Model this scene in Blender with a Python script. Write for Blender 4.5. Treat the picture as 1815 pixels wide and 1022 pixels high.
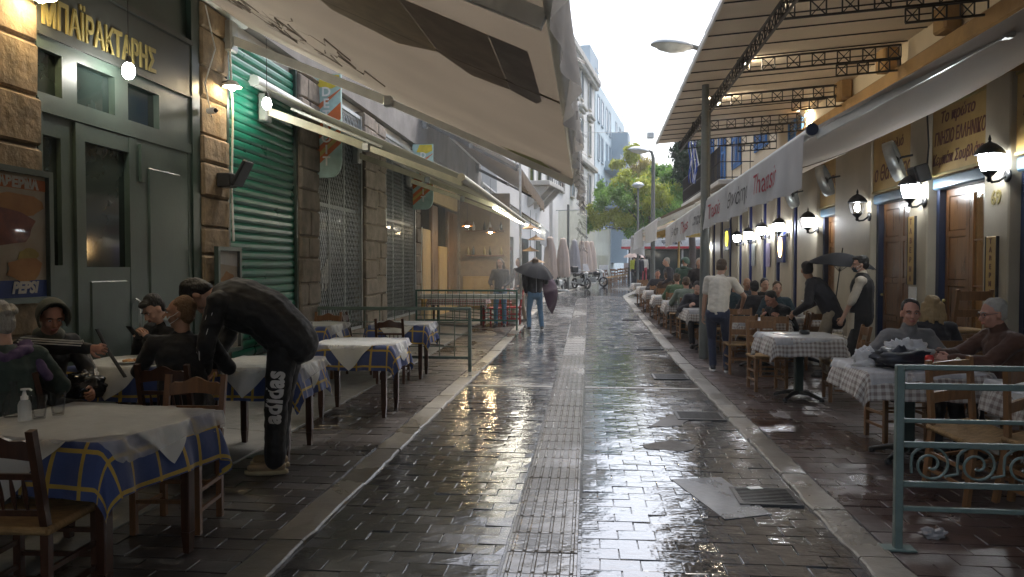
import bpy, math, random
import numpy as np
from mathutils import Vector, Matrix, noise as mnoise
random.seed(7)
rng = np.random.default_rng(11)
scene = bpy.context.scene
for o in list(bpy.data.objects):
    bpy.data.objects.remove(o)

# ------------------------------------------------------------------ camera
FPX, CX, CY, CAMH = 1345.0, 907.5, 511.0, 1.6
YAW = math.atan(135 / FPX)
PITCH = -math.atan(38 / FPX)
cam_data = bpy.data.cameras.new('camera')
cam = bpy.data.objects.new('camera', cam_data)
scene.collection.objects.link(cam)
scene.camera = cam
cam_data.sensor_width = 36
cam_data.lens = 36 * FPX / 1815
cam_data.clip_start = 0.05
cam_data.clip_end = 600
cam.location = (0, 0, CAMH)
cam.rotation_euler = (math.pi / 2 + PITCH, 0, YAW)

# ------------------------------------------------------------------ sky, sun, exposure
SUN_EL, SUN_AZ = math.radians(58), math.radians(20)
world = bpy.data.worlds.new("World")
scene.world = world
world.use_nodes = True
wn = world.node_tree
wn.nodes.clear()
sky = wn.nodes.new('ShaderNodeTexSky')
sky.sky_type = 'NISHITA'
sky.sun_disc = False
sky.sun_elevation = SUN_EL
sky.sun_rotation = SUN_AZ
sky.air_density = 1.0
sky.dust_density = 4.0
hsv = wn.nodes.new('ShaderNodeHueSaturation')
hsv.inputs['Saturation'].default_value = 0.72
bg = wn.nodes.new('ShaderNodeBackground')
bg.inputs['Strength'].default_value = 0.15
wo = wn.nodes.new('ShaderNodeOutputWorld')
wn.links.new(sky.outputs[0], hsv.inputs['Color'])
wn.links.new(hsv.outputs[0], bg.inputs['Color'])
wn.links.new(bg.outputs[0], wo.inputs['Surface'])
sun_d = bpy.data.lights.new('sun', 'SUN')
sun_d.energy = 0.6
sun_d.angle = math.radians(25)
sun_d.color = (1.0, 0.97, 0.93)
sun = bpy.data.objects.new('sun', sun_d)
scene.collection.objects.link(sun)
sun.rotation_euler = (math.pi / 2 - SUN_EL, 0, math.pi - SUN_AZ)
scene.view_settings.view_transform = 'Standard'
scene.view_settings.look = 'None'
scene.view_settings.gamma = 1
scene.view_settings.use_curve_mapping = False
scene.view_settings.exposure = 1.5
scene.render.engine = 'CYCLES'
cyc = scene.cycles
cyc.use_denoising = True
cyc.max_bounces = 7
cyc.diffuse_bounces = 3
cyc.glossy_bounces = 3
cyc.transmission_bounces = 5
cyc.transparent_max_bounces = 12
cyc.caustics_reflective = False
cyc.caustics_refractive = False
cyc.sample_clamp_indirect = 6

# ------------------------------------------------------------------ photograph pixel -> point in the street
def ray(u, v):
    x = (u - CX) / FPX; z = (CY - v) / FPX; y = 1.0
    cp, sp, cy, sy = math.cos(PITCH), math.sin(PITCH), math.cos(YAW), math.sin(YAW)
    y, z = y * cp - z * sp, y * sp + z * cp
    return Vector((x * cy - y * sy, x * sy + y * cy, z))
def gz(y):
    return 0.0 if y < 14 else 0.018 * (y - 14)
def GP(u, v, z=0.0):
    d = ray(u, v); t = (z - CAMH) / d.z
    return Vector((d.x * t, d.y * t, z))
def GS(u, v):
    z = 0.0
    d = ray(u, v)
    for i in range(60):
        t = (z - CAMH) / d.z
        z = .5 * z + .5 * gz(d.y * t)
    return Vector((d.x * t, d.y * t, z))
def PX(u, v, X):
    d = ray(u, v); t = X / d.x
    return Vector((X, d.y * t, CAMH + d.z * t))
def PY(u, v, Y):
    d = ray(u, v); t = Y / d.y
    return Vector((d.x * t, Y, CAMH + d.z * t))
# ------------------------------------------------------------------ mesh builder
class MB:
    def __init__(s):
        s.v = []; s.f = []; s.m = []; s.uv = None; s.sm = []
    def add(s, vs, fs, mi=0, smooth=False, uvs=None):
        b = len(s.v)
        s.v.extend([tuple(p) for p in vs])
        for f in fs:
            s.f.append(tuple(i + b for i in f)); s.m.append(mi); s.sm.append(smooth)
        if uvs is not None:
            if s.uv is None: s.uv = {}
            for i, q in enumerate(uvs): s.uv[b + i] = q
        return s
    def hexa(s, p, mi=0):
        s.add(p, [(0, 3, 2, 1), (4, 5, 6, 7), (0, 1, 5, 4), (1, 2, 6, 5), (2, 3, 7, 6), (3, 0, 4, 7)], mi)
        return s
    def box(s, x0, x1, y0, y1, z0, z1, mi=0):
        return s.hexa([(x0, y0, z0), (x1, y0, z0), (x1, y1, z0), (x0, y1, z0), (x0, y0, z1), (x1, y0, z1), (x1, y1, z1), (x0, y1, z1)], mi)
    def cbox(s, x0, x1, y0, y1, z0, z1, c=.01, mi=0, M=None, jit=0.0):
        # chamfered box (44 triangles)
        if x0 > x1: x0, x1 = x1, x0
        if y0 > y1: y0, y1 = y1, y0
        if z0 > z1: z0, z1 = z1, z0
        c = min(c, (x1 - x0) * .45, (y1 - y0) * .45, (z1 - z0) * .45)
        X = (x0, x1); Y = (y0, y1); Z = (z0, z1)
        vs = []; idx = {}
        for i in (0, 1):
            for j in (0, 1):
                for k in (0, 1):
                    sx = c if i == 0 else -c; sy = c if j == 0 else -c; sz = c if k == 0 else -c
                    for a, p in enumerate(((X[i], Y[j] + sy, Z[k] + sz), (X[i] + sx, Y[j], Z[k] + sz), (X[i] + sx, Y[j] + sy, Z[k]))):
                        idx[(i, j, k, a)] = len(vs); vs.append(p)
        F = []
        g = lambda i, j, k, a: idx[(i, j, k, a)]
        F += [(g(0, 0, 0, 0), g(0, 0, 1, 0), g(0, 1, 1, 0), g(0, 1, 0, 0)), (g(1, 0, 0, 0), g(1, 1, 0, 0), g(1, 1, 1, 0), g(1, 0, 1, 0))]
        F += [(g(0, 0, 0, 1), g(1, 0, 0, 1), g(1, 0, 1, 1), g(0, 0, 1, 1)), (g(0, 1, 0, 1), g(0, 1, 1, 1), g(1, 1, 1, 1), g(1, 1, 0, 1))]
        F += [(g(0, 0, 0, 2), g(0, 1, 0, 2), g(1, 1, 0, 2), g(1, 0, 0, 2)), (g(0, 0, 1, 2), g(1, 0, 1, 2), g(1, 1, 1, 2), g(0, 1, 1, 2))]
        for i in (0, 1):
            for j in (0, 1):
                F.append((g(i, j, 0, 0), g(i, j, 1, 0), g(i, j, 1, 1), g(i, j, 0, 1)))
        for i in (0, 1):
            for k in (0, 1):
                F.append((g(i, 0, k, 0), g(i, 1, k, 0), g(i, 1, k, 2), g(i, 0, k, 2)))
        for j in (0, 1):
            for k in (0, 1):
                F.append((g(0, j, k, 1), g(1, j, k, 1), g(1, j, k, 2), g(0, j, k, 2)))
        for i in (0, 1):
            for j in (0, 1):
                for k in (0, 1):
                    F.append((g(i, j, k, 0), g(i, j, k, 1), g(i, j, k, 2)))
        ctr = Vector(((x0 + x1) / 2, (y0 + y1) / 2, (z0 + z1) / 2))
        FF = []
        for f in F:
            a, b, d = (Vector(vs[f[0]]), Vector(vs[f[1]]), Vector(vs[f[2]]))
            n = (b - a).cross(d - a); m = sum((Vector(vs[q]) for q in f), Vector()) / len(f)
            FF.append(f if n.dot(m - ctr) > 0 else f[::-1])
        if jit:
            vs = [tuple(q + random.uniform(-jit, jit) for q in p) for p in vs]
        if M is not None: vs = [M @ Vector(p) for p in vs]
        return s.add(vs, FF, mi)
    def beam(s, p0, p1, w, h, up=(0, 0, 1), mi=0):
        p0, p1 = Vector(p0), Vector(p1)
        d = (p1 - p0).normalized(); up = Vector(up)
        if abs(d.dot(up)) > .98: up = Vector((1, 0, 0))
        r = d.cross(up).normalized() * (w / 2); u = r.cross(d).normalized() * (h / 2)
        return s.hexa([p0 - r - u, p0 + r - u, p1 + r - u, p1 - r - u, p0 - r + u, p0 + r + u, p1 + r + u, p1 - r + u], mi)
    def tube(s, pts, r, n=8, mi=0, caps=True, smooth=True, flat=(1, 1), up=(0, 0, 1)):
        pts = [Vector(p) for p in pts]; k = len(pts)
        rs = r if isinstance(r, (list, tuple)) else [r] * k
        vs = []; prev = None
        for i, p in enumerate(pts):
            d = (pts[min(i + 1, k - 1)] - pts[max(i - 1, 0)])
            d = d.normalized() if d.length > 1e-9 else Vector((0, 0, 1))
            if prev is None:
                u = Vector(up)
                if abs(d.dot(u)) > .95: u = Vector((1, 0, 0))
                a = d.cross(u).normalized()
            else:
                a = (prev - d * prev.dot(d))
                a = a.normalized() if a.length > 1e-6 else d.orthogonal().normalized()
            prev = a; b = d.cross(a)
            for j in range(n):
                t = 2 * math.pi * j / n
                vs.append(p + a * (math.cos(t) * rs[i] * flat[0]) + b * (math.sin(t) * rs[i] * flat[1]))
        fs = []
        for i in range(k - 1):
            for j in range(n):
                j2 = (j + 1) % n
                fs.append((i * n + j, i * n + j2, (i + 1) * n + j2, (i + 1) * n + j))
        s.add(vs, fs, mi, smooth)
        if caps:
            s.add(vs[:n], [tuple(range(n))[::-1]], mi); s.add(vs[-n:], [tuple(range(n))], mi)
        return s
    def lathe(s, prof, n=14, M=None, mi=0, smooth=True, cap=True):
        vs = []; fs = []
        for r, z in prof:
            for j in range(n):
                t = 2 * math.pi * j / n
                vs.append(Vector((r * math.cos(t), r * math.sin(t), z)))
        if M is not None: vs = [M @ p for p in vs]
        k = len(prof)
        for i in range(k - 1):
            for j in range(n):
                j2 = (j + 1) % n
                fs.append((i * n + j, i * n + j2, (i + 1) * n + j2, (i + 1) * n + j))
        s.add(vs, fs, mi, smooth)
        if cap:
            s.add(vs[:n], [tuple(range(n))[::-1]], mi); s.add(vs[-n:], [tuple(range(n))], mi)
        return s
    def ball(s, c, r, n=12, m=8, M=None, mi=0):
        r = (r, r, r) if not isinstance(r, (tuple, list)) else r
        prof = [(math.sin(math.pi * (i + .001) / (m + .002)), -math.cos(math.pi * (i + .001) / (m + .002))) for i in range(m + 1)]
        A = Matrix.Translation(c) @ (M if M is not None else Matrix()) @ Matrix.Diagonal((r[0], r[1], r[2], 1))
        return s.lathe(prof, n, A, mi, True, False)
    def grid(s, fn, nu, nv, mi=0, smooth=True, uv=True, two=False):
        vs = []; uvs = []; fs = []
        for j in range(nv + 1):
            for i in range(nu + 1):
                vs.append(fn(i / nu, j / nv)); uvs.append((i / nu, j / nv))
        for j in range(nv):
            for i in range(nu):
                a = j * (nu + 1) + i
                fs.append((a, a + 1, a + nu + 2, a + nu + 1))
        return s.add(vs, fs, mi, smooth, uvs if uv else None)
    def prism(s, poly, fn0, fn1, mi=0):
        n = len(poly)
        vs = [fn0(*p) for p in poly] + [fn1(*p) for p in poly]
        fs = [tuple(range(n))[::-1], tuple(range(n, 2 * n))]
        for i in range(n):
            j = (i + 1) % n
            fs.append((i, j, n + j, n + i))
        return s.add(vs, fs, mi)
    def xf(s, M):
        s.v = [tuple(M @ Vector(p)) for p in s.v]; return s
    def mesh(s, name, mats=()):
        me = bpy.data.meshes.new(name)
        me.from_pydata(s.v, [], s.f)
        if s.f:
            me.polygons.foreach_set('material_index', s.m)
            me.polygons.foreach_set('use_smooth', s.sm)
        if s.uv is not None:
            uvl = me.uv_layers.new(name='UVMap')
            li = np.empty(len(me.loops), dtype=np.int32); me.loops.foreach_get('vertex_index', li)
            arr = np.zeros((len(s.v), 2), dtype=np.float32)
            for k, q in s.uv.items(): arr[k] = q
            uvl.data.foreach_set('uv', arr[li].ravel())
        for m in mats: me.materials.append(m)
        me.update()
        return me

COL = scene.collection
def put(name, me, parent=None, loc=None, rz=None, kind=None, label=None):
    o = bpy.data.objects.new(name, me)
    COL.objects.link(o)
    if parent is not None: o.parent = parent
    if loc is not None: o.location = loc
    if rz is not None: o.rotation_euler = (0, 0, rz)
    if kind: o['kind'] = kind
    if label: o['label'] = label
    return o
def obj(name, mb, mats, parent=None, kind=None, label=None, loc=None, rz=None):
    if not isinstance(mats, (list, tuple)): mats = [mats]
    return put(name, mb.mesh(name, mats), parent, loc, rz, kind, label)
def tag(o, label, cat, group=None):
    o['label'] = label; o['category'] = cat
    if group: o['group'] = group
    return o
def thing(name, label, cat, loc=(0, 0, 0), rz=0.0, group=None):
    o = bpy.data.objects.new(name, None)
    o.empty_display_size = .1
    COL.objects.link(o)
    o.location = loc; o.rotation_euler = (0, 0, rz)
    return tag(o, label, cat, group)
def dup(root, loc, rz, label=None, scale=None):
    r = root.copy(); COL.objects.link(r); r.location = loc; r.rotation_euler = (0, 0, rz)
    if scale: r.scale = scale
    if label: r['label'] = label
    for ch in list(root.children):
        c = ch.copy(); COL.objects.link(c); c.parent = r
        for g in list(ch.children):
            d = g.copy(); COL.objects.link(d); d.parent = c
    return r
tmp_scene = bpy.data.scenes.new('workbench')
def evaluated_mesh(o):
    # evaluate one object alone in an empty scene, so the big scene is not re-evaluated
    tmp_scene.collection.objects.link(o)
    with bpy.context.temp_override(scene=tmp_scene, view_layer=tmp_scene.view_layers[0]):
        dg = bpy.context.evaluated_depsgraph_get()
    me = bpy.data.meshes.new_from_object(o.evaluated_get(dg))
    tmp_scene.collection.objects.unlink(o)
    return me
def text_mb(txt, size, depth=.004, align='CENTER', shear=0.0, bold=0.0, spacing=1.0):
    cu = bpy.data.curves.new('lettering', 'FONT')
    cu.body = txt; cu.size = size; cu.extrude = depth / 2; cu.align_x = align; cu.align_y = 'CENTER'
    cu.shear = shear; cu.offset = bold; cu.resolution_u = 3; cu.space_character = spacing
    o = bpy.data.objects.new('lettering', cu)
    me = evaluated_mesh(o)
    mb = MB(); mb.add([v.co.copy() for v in me.vertices], [tuple(p.vertices) for p in me.polygons])
    bpy.data.objects.remove(o); bpy.data.curves.remove(cu); bpy.data.meshes.remove(me)
    return mb
def frame_M(origin, xdir, zdir):
    # local x -> xdir, local y -> zdir (up on the board), local z -> normal
    x = Vector(xdir).normalized(); y = Vector(zdir).normalized(); n = x.cross(y)
    M = Matrix((x, y, n)).transposed().to_4x4()
    return Matrix.Translation(origin) @ M

# ------------------------------------------------------------------ materials
MATS = {}
def newmat(name):
    m = bpy.data.materials.new(name); m.use_nodes = True
    nt = m.node_tree
    b = nt.nodes['Principled BSDF']
    return m, nt, b
def N(nt, t, **kw):
    n = nt.nodes.new(t)
    for k, v in kw.items():
        if k in n.inputs: n.inputs[k].default_value = v
        else: setattr(n, k, v)
    return n
def c4(c): return (c[0], c[1], c[2], 1)
def mat(name, col, rough=.6, metal=0.0, var=.18, scale=6.0, bump=0.0, bscale=40.0, spec=.5, emit=None, estr=0.0, trans=0.0, alpha=1.0, coat=0.0, stretch=None, sheen=0.0, col2=None, wet=0.0):
    m, nt, b = newmat(name)
    L = nt.links.new
    tc = N(nt, 'ShaderNodeTexCoord')
    src = tc.outputs['Object']
    if stretch:
        mp = N(nt, 'ShaderNodeMapping'); mp.inputs['Scale'].default_value = stretch
        L(src, mp.inputs['Vector']); src = mp.outputs[0]
    nz = N(nt, 'ShaderNodeTexNoise', Scale=scale, Detail=6.0, Roughness=.6)
    L(src, nz.inputs['Vector'])
    rp = N(nt, 'ShaderNodeValToRGB')
    a = col2 if col2 else [q * (1 - var) for q in col]
    rp.color_ramp.elements[0].position = .3; rp.color_ramp.elements[1].position = .7
    rp.color_ramp.elements[0].color = c4(a)
    rp.color_ramp.elements[1].color = c4(col if col2 else [min(1, q * (1 + var)) for q in col])
    L(nz.outputs['Fac'], rp.inputs[0])
    L(rp.outputs[0], b.inputs['Base Color'])
    mr = N(nt, 'ShaderNodeMapRange'); mr.inputs['To Min'].default_value = max(0, rough - .1); mr.inputs['To Max'].default_value = min(1, rough + .1)
    L(nz.outputs['Fac'], mr.inputs[0]); L(mr.outputs[0], b.inputs['Roughness'])
    b.inputs['Metallic'].default_value = metal
    b.inputs['Specular IOR Level'].default_value = spec
    b.inputs['Coat Weight'].default_value = coat
    b.inputs['Sheen Weight'].default_value = sheen
    b.inputs['Transmission Weight'].default_value = trans
    b.inputs['Alpha'].default_value = alpha
    if emit:
        b.inputs['Emission Color'].default_value = c4(emit); b.inputs['Emission Strength'].default_value = estr
    if bump:
        n2 = N(nt, 'ShaderNodeTexNoise', Scale=bscale, Detail=5.0, Roughness=.6); L(src, n2.inputs['Vector'])
        bp = N(nt, 'ShaderNodeBump', Strength=bump, Distance=.02)
        L(n2.outputs['Fac'], bp.inputs['Height']); L(bp.outputs[0], b.inputs['Normal'])
    return m
def emitter(name, col, s):
    m, nt, b = newmat(name)
    b.inputs['Base Color'].default_value = c4((.8, .8, .8)); b.inputs['Emission Color'].default_value = c4(col); b.inputs['Emission Strength'].default_value = s
    return m
def fabric(name, col, transl=.35, col2=None, var=.12, rough=.8, scale=2.0, bump=.15, bscale=9.0, stripes=None):
    m, nt, b = newmat(name); L = nt.links.new
    out = nt.nodes['Material Output']
    nt.nodes.remove(b)
    tc = N(nt, 'ShaderNodeTexCoord')
    nz = N(nt, 'ShaderNodeTexNoise', Scale=scale, Detail=6.0); L(tc.outputs['Object'], nz.inputs['Vector'])
    rp = N(nt, 'ShaderNodeValToRGB'); rp.color_ramp.elements[0].position = .3; rp.color_ramp.elements[1].position = .72
    rp.color_ramp.elements[0].color = c4(col2 if col2 else [q * (1 - var) for q in col]); rp.color_ramp.elements[1].color = c4(col)
    L(nz.outputs['Fac'], rp.inputs[0])
    d = N(nt, 'ShaderNodeBsdfPrincipled', Roughness=rough); d.inputs['Specular IOR Level'].default_value = .3
    t = N(nt, 'ShaderNodeBsdfTranslucent')
    mx = N(nt, 'ShaderNodeMixShader'); mx.inputs[0].default_value = transl
    n2 = N(nt, 'ShaderNodeTexNoise', Scale=bscale, Detail=4.0); L(tc.outputs['Object'], n2.inputs['Vector'])
    bp = N(nt, 'ShaderNodeBump', Strength=bump, Distance=.03); L(n2.outputs['Fac'], bp.inputs['Height']); L(bp.outputs[0], d.inputs['Normal'])
    L(rp.outputs[0], d.inputs['Base Color']); L(rp.outputs[0], t.inputs['Color'])
    L(d.outputs[0], mx.inputs[1]); L(t.outputs[0], mx.inputs[2]); L(mx.outputs[0], out.inputs['Surface'])
    return m
def math_n(nt, op, a, b=None, c=None):
    n = nt.nodes.new('ShaderNodeMath'); n.operation = op
    for i, q in enumerate((a, b, c)):
        if q is None: continue
        if isinstance(q, (int, float)): n.inputs[i].default_value = q
        else: nt.links.new(q, n.inputs[i])
    return n.outputs[0]
def mix_n(nt, fac, a, b):
    n = nt.nodes.new('ShaderNodeMix'); n.data_type = 'RGBA'
    for i, q in ((0, fac), (6, a), (7, b)):
        if isinstance(q, (int, float)): n.inputs[i].default_value = q
        elif isinstance(q, (tuple, list)): n.inputs[i].default_value = c4(q)
        else: nt.links.new(q, n.inputs[i])
    return n.outputs[2]
def plaid(name, base, line, kind, size, gloss=.6):
    # UV is in metres on the cloth
    m, nt, b = newmat(name); L = nt.links.new
    uv = N(nt, 'ShaderNodeUVMap'); sp = N(nt, 'ShaderNodeSeparateXYZ'); L(uv.outputs[0], sp.inputs[0])
    def stripe(out, w):
        f = math_n(nt, 'FRACT', math_n(nt, 'DIVIDE', out, size))
        return math_n(nt, 'LESS_THAN', math_n(nt, 'ABSOLUTE', math_n(nt, 'SUBTRACT', f, .5)), w)
    nz = N(nt, 'ShaderNodeTexNoise', Scale=30.0, Detail=4.0); L(uv.outputs[0], nz.inputs['Vector'])
    if kind == 'lines':
        s = math_n(nt, 'MAXIMUM', stripe(sp.outputs[0], .06), stripe(sp.outputs[1], .06))
        col = mix_n(nt, s, base, line)
    else:
        s = math_n(nt, 'ADD', math_n(nt, 'MULTIPLY', stripe(sp.outputs[0], .25), .45), math_n(nt, 'MULTIPLY', stripe(sp.outputs[1], .25), .45))
        col = mix_n(nt, s, base, line)
    col = mix_n(nt, math_n(nt, 'MULTIPLY', nz.outputs['Fac'], .35), col, [q * .6 for q in base])
    L(col, b.inputs['Base Color'])
    b.inputs['Roughness'].default_value = gloss; b.inputs['Sheen Weight'].default_value = .2
    n2 = N(nt, 'ShaderNodeTexNoise', Scale=14.0, Detail=3.0); L(uv.outputs[0], n2.inputs['Vector'])
    bp = N(nt, 'ShaderNodeBump', Strength=.25, Distance=.02); L(n2.outputs['Fac'], bp.inputs['Height']); L(bp.outputs[0], b.inputs['Normal'])
    return m
def wet(name, c1, c2, dry=.34, puddle=.06, pscale=.55, pbias=.5, fine=.25, fscale=55.0, spec=.6, hollow=.0, film=.4):
    # wet stone: colour differs per piece, smoothness follows the puddles lying across the street
    m, nt, b = newmat(name); L = nt.links.new
    geo = N(nt, 'ShaderNodeNewGeometry'); oi = N(nt, 'ShaderNodeObjectInfo')
    r = math_n(nt, 'FRACT', math_n(nt, 'ADD', geo.outputs['Random Per Island'], oi.outputs['Random']))
    pos = geo.outputs['Position']
    nz = N(nt, 'ShaderNodeTexNoise', Scale=9.0, Detail=6.0); L(pos, nz.inputs['Vector'])
    col = mix_n(nt, r, c1, c2)
    col = mix_n(nt, math_n(nt, 'MULTIPLY', nz.outputs['Fac'], .7), col, [q * .45 for q in c1])
    st = N(nt, 'ShaderNodeTexNoise', Scale=1.3, Detail=7.0, Roughness=.7); L(pos, st.inputs['Vector'])
    sr = N(nt, 'ShaderNodeMapRange'); sr.inputs['From Min'].default_value = .48; sr.inputs['From Max'].default_value = .7; L(st.outputs['Fac'], sr.inputs[0])
    col = mix_n(nt, math_n(nt, 'MULTIPLY', sr.outputs[0], .55), col, [q * 1.3 for q in c2])
    L(col, b.inputs['Base Color'])
    pn = N(nt, 'ShaderNodeTexNoise', Scale=pscale, Detail=5.0, Roughness=.62, Distortion=.4)
    mp = N(nt, 'ShaderNodeMapping'); mp.inputs['Scale'].default_value = (1.0, .6, 1); L(pos, mp.inputs['Vector']); L(mp.outputs[0], pn.inputs['Vector'])
    mr = N(nt, 'ShaderNodeMapRange'); mr.inputs['From Min'].default_value = pbias - .11; mr.inputs['From Max'].default_value = pbias + .08
    mr.inputs['To Min'].default_value = 0; mr.inputs['To Max'].default_value = 1
    L(pn.outputs['Fac'], mr.inputs[0])
    # the middle of the street is worn hollow and holds more water
    sx = N(nt, 'ShaderNodeSeparateXYZ'); L(pos, sx.inputs[0])
    hx = math_n(nt, 'DIVIDE', math_n(nt, 'SUBTRACT', sx.outputs[0], .42), .55)
    holl = math_n(nt, 'MULTIPLY', math_n(nt, 'POWER', 2.718, math_n(nt, 'MULTIPLY', math_n(nt, 'MULTIPLY', hx, hx), -1.0)), hollow)
    L(math_n(nt, 'ADD', pn.outputs['Fac'], holl), mr.inputs[0])
    mask = mr.outputs[0]
    rough = math_n(nt, 'ADD', math_n(nt, 'MULTIPLY', math_n(nt, 'SUBTRACT', 1.0, mask), dry - puddle), puddle)
    rough = math_n(nt, 'ADD', rough, math_n(nt, 'MULTIPLY', math_n(nt, 'MULTIPLY', r, math_n(nt, 'SUBTRACT', 1.0, mask)), .12))
    L(rough, b.inputs['Roughness'])
    b.inputs['Coat Weight'].default_value = film; b.inputs['Coat IOR'].default_value = 1.6; L(rough, b.inputs['Coat Roughness'])
    b.inputs['Specular IOR Level'].default_value = spec
    fn = N(nt, 'ShaderNodeTexNoise', Scale=fscale, Detail=4.0, Roughness=.65); L(pos, fn.inputs['Vector'])
    wv = N(nt, 'ShaderNodeTexNoise', Scale=11.0, Detail=2.0); L(pos, wv.inputs['Vector'])
    dst = math_n(nt, 'ADD', math_n(nt, 'MULTIPLY', math_n(nt, 'SUBTRACT', 1.0, mask), 1.0), .12)
    b1 = N(nt, 'ShaderNodeBump', Distance=.006); L(math_n(nt, 'MULTIPLY', dst, fine), b1.inputs['Strength']); L(fn.outputs['Fac'], b1.inputs['Height'])
    b2 = N(nt, 'ShaderNodeBump', Strength=.16, Distance=.02); L(wv.outputs['Fac'], b2.inputs['Height']); L(b1.outputs[0], b2.inputs['Normal'])
    # wind-blown ripples lying across the street
    rm = N(nt, 'ShaderNodeMapping'); rm.inputs['Scale'].default_value = (7, 34, 1); L(pos, rm.inputs['Vector'])
    rn = N(nt, 'ShaderNodeTexNoise', Scale=1.0, Detail=3.0, Distortion=.6); L(rm.outputs[0], rn.inputs['Vector'])
    b3 = N(nt, 'ShaderNodeBump', Strength=.10 if film > .5 else .05, Distance=.012); L(rn.outputs['Fac'], b3.inputs['Height']); L(b2.outputs[0], b3.inputs['Normal'])
    L(b3.outputs[0], b.inputs['Normal']); L(b3.outputs[0], b.inputs['Coat Normal'])
    return m
def clear(name, col, opaq, rough=.08, streaks=0.0, fres=.5, trl=.5):
    # clear or milky sheet: part see-through, part surface with gloss
    m, nt, b = newmat(name); L = nt.links.new
    out = nt.nodes['Material Output']
    b.inputs['Base Color'].default_value = c4(col); b.inputs['Roughness'].default_value = rough
    tr = N(nt, 'ShaderNodeBsdfTransparent'); mx = N(nt, 'ShaderNodeMixShader')
    tl = N(nt, 'ShaderNodeBsdfTranslucent'); tl.inputs['Color'].default_value = c4(col)
    m2 = N(nt, 'ShaderNodeMixShader'); m2.inputs[0].default_value = trl
    L(b.outputs[0], m2.inputs[1]); L(tl.outputs[0], m2.inputs[2])
    fr = N(nt, 'ShaderNodeLayerWeight'); fr.inputs['Blend'].default_value = .5
    f5 = math_n(nt, 'ADD', math_n(nt, 'POWER', fr.outputs['Facing'], 4.0), .04)
    fac = math_n(nt, 'ADD', math_n(nt, 'MULTIPLY', f5, fres), opaq)
    tc = N(nt, 'ShaderNodeTexCoord')
    if streaks:
        mp = N(nt, 'ShaderNodeMapping'); mp.inputs['Scale'].default_value = (1, 1, .15); L(tc.outputs['Object'], mp.inputs['Vector'])
        nz = N(nt, 'ShaderNodeTexNoise', Scale=4.0, Detail=8.0, Roughness=.7); L(mp.outputs[0], nz.inputs['Vector'])
        fac = math_n(nt, 'ADD', fac, math_n(nt, 'MULTIPLY', math_n(nt, 'SUBTRACT', nz.outputs['Fac'], .5), streaks))
        n2 = N(nt, 'ShaderNodeTexNoise', Scale=30.0, Detail=3.0); L(mp.outputs[0], n2.inputs['Vector'])
        bp = N(nt, 'ShaderNodeBump', Strength=.3, Distance=.01); L(n2.outputs['Fac'], bp.inputs['Height']); L(bp.outputs[0], b.inputs['Normal'])
    fac = math_n(nt, 'MINIMUM', math_n(nt, 'MAXIMUM', fac, .02), 1.0)
    L(fac, mx.inputs[0]); L(tr.outputs[0], mx.inputs[1]); L(m2.outputs[0], mx.inputs[2]); L(mx.outputs[0], out.inputs['Surface'])
    return m

m_road = wet('wet_dark_paver', (.024, .026, .029), (.047, .047, .049), dry=.24, puddle=.035, pscale=.38, pbias=.49, hollow=.2, spec=.85, film=.75)
m_joint = wet('wet_joint_grit', (.016, .014, .013), (.03, .026, .023), dry=.3, puddle=.05, pscale=.5, pbias=.50, hollow=.16)
m_paveL = wet('wet_brown_paver', (.028, .023, .021), (.058, .045, .04), dry=.36, puddle=.16, pscale=.7, pbias=.58)
m_paveR = wet('wet_red_paver', (.034, .017, .013), (.058, .029, .022), dry=.36, puddle=.12, pscale=.7, pbias=.6)
m_kerb = wet('wet_kerb_stone', (.12, .11, .09), (.20, .18, .145), dry=.38, puddle=.18, pscale=.8, pbias=.55, fine=.4, fscale=30)
m_tact = wet('wet_tactile_tile', (.13, .122, .112), (.17, .16, .145), dry=.28, puddle=.09, pscale=.6, pbias=.48)
m_conc = wet('damp_concrete', (.12, .12, .11), (.17, .165, .15), dry=.5, puddle=.25, pscale=.9, pbias=.58)
m_plate = wet('wet_steel_plate', (.075, .085, .10), (.09, .10, .115), dry=.34, puddle=.22, pscale=1.2, fine=.2, film=.2)
m_patch = wet('wet_tar_patch', (.03, .027, .025), (.04, .036, .033), dry=.62, puddle=.45, pscale=1.2, fine=.5, spec=.3, film=0.0)
m_iron = mat('dark_cast_iron', (.03, .03, .03), .4, .6, bump=.2)
m_stone = mat('rough_limestone', (.32, .24, .15), .85, var=.3, scale=6, bump=1.0, bscale=11, col2=(.13, .095, .055))
m_stone2 = mat('grey_limestone', (.30, .26, .22), .85, var=.25, scale=5, bump=.6, bscale=12, col2=(.14, .12, .10))
m_mortar = mat('mortar', (.22, .18, .13), .9, bump=.3)
m_plast = mat('pale_plaster', (.5, .48, .43), .85, scale=1.5, bump=.15)
m_door = mat('grey_green_paint', (.06, .088, .074), .38, scale=3, bump=.06, bscale=30)
m_doord = mat('dark_green_paint', (.02, .04, .032), .35)
m_signb = mat('dark_sign_board', (.045, .05, .047), .5)
m_yel = mat('yellow_letter_paint', (.27, .22, .075), .65, var=.1)
m_shut = mat('green_shutter_paint', (.008, .135, .085), .3, scale=2, var=.25, bump=.05, bscale=60)
m_galv = mat('galvanised_steel', (.42, .44, .44), .42, .7, scale=9)
m_glassd = mat('dark_window_glass', (.022, .035, .032), .05, var=.3, scale=.8, spec=.6)
m_dark = mat('dark_interior', (.02, .02, .02), .7)
m_fence = mat('sage_green_iron_paint', (.12, .165, .145), .38, scale=12, bump=.08)
m_fenced = mat('deep_green_iron_paint', (.03, .10, .075), .38, scale=12)
m_white = mat('white_paint', (.72, .72, .7), .45, scale=4)
m_alu = mat('white_aluminium', (.66, .68, .66), .35, .1, scale=3)
m_black = mat('black_plastic', (.015, .015, .016), .4)
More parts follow.
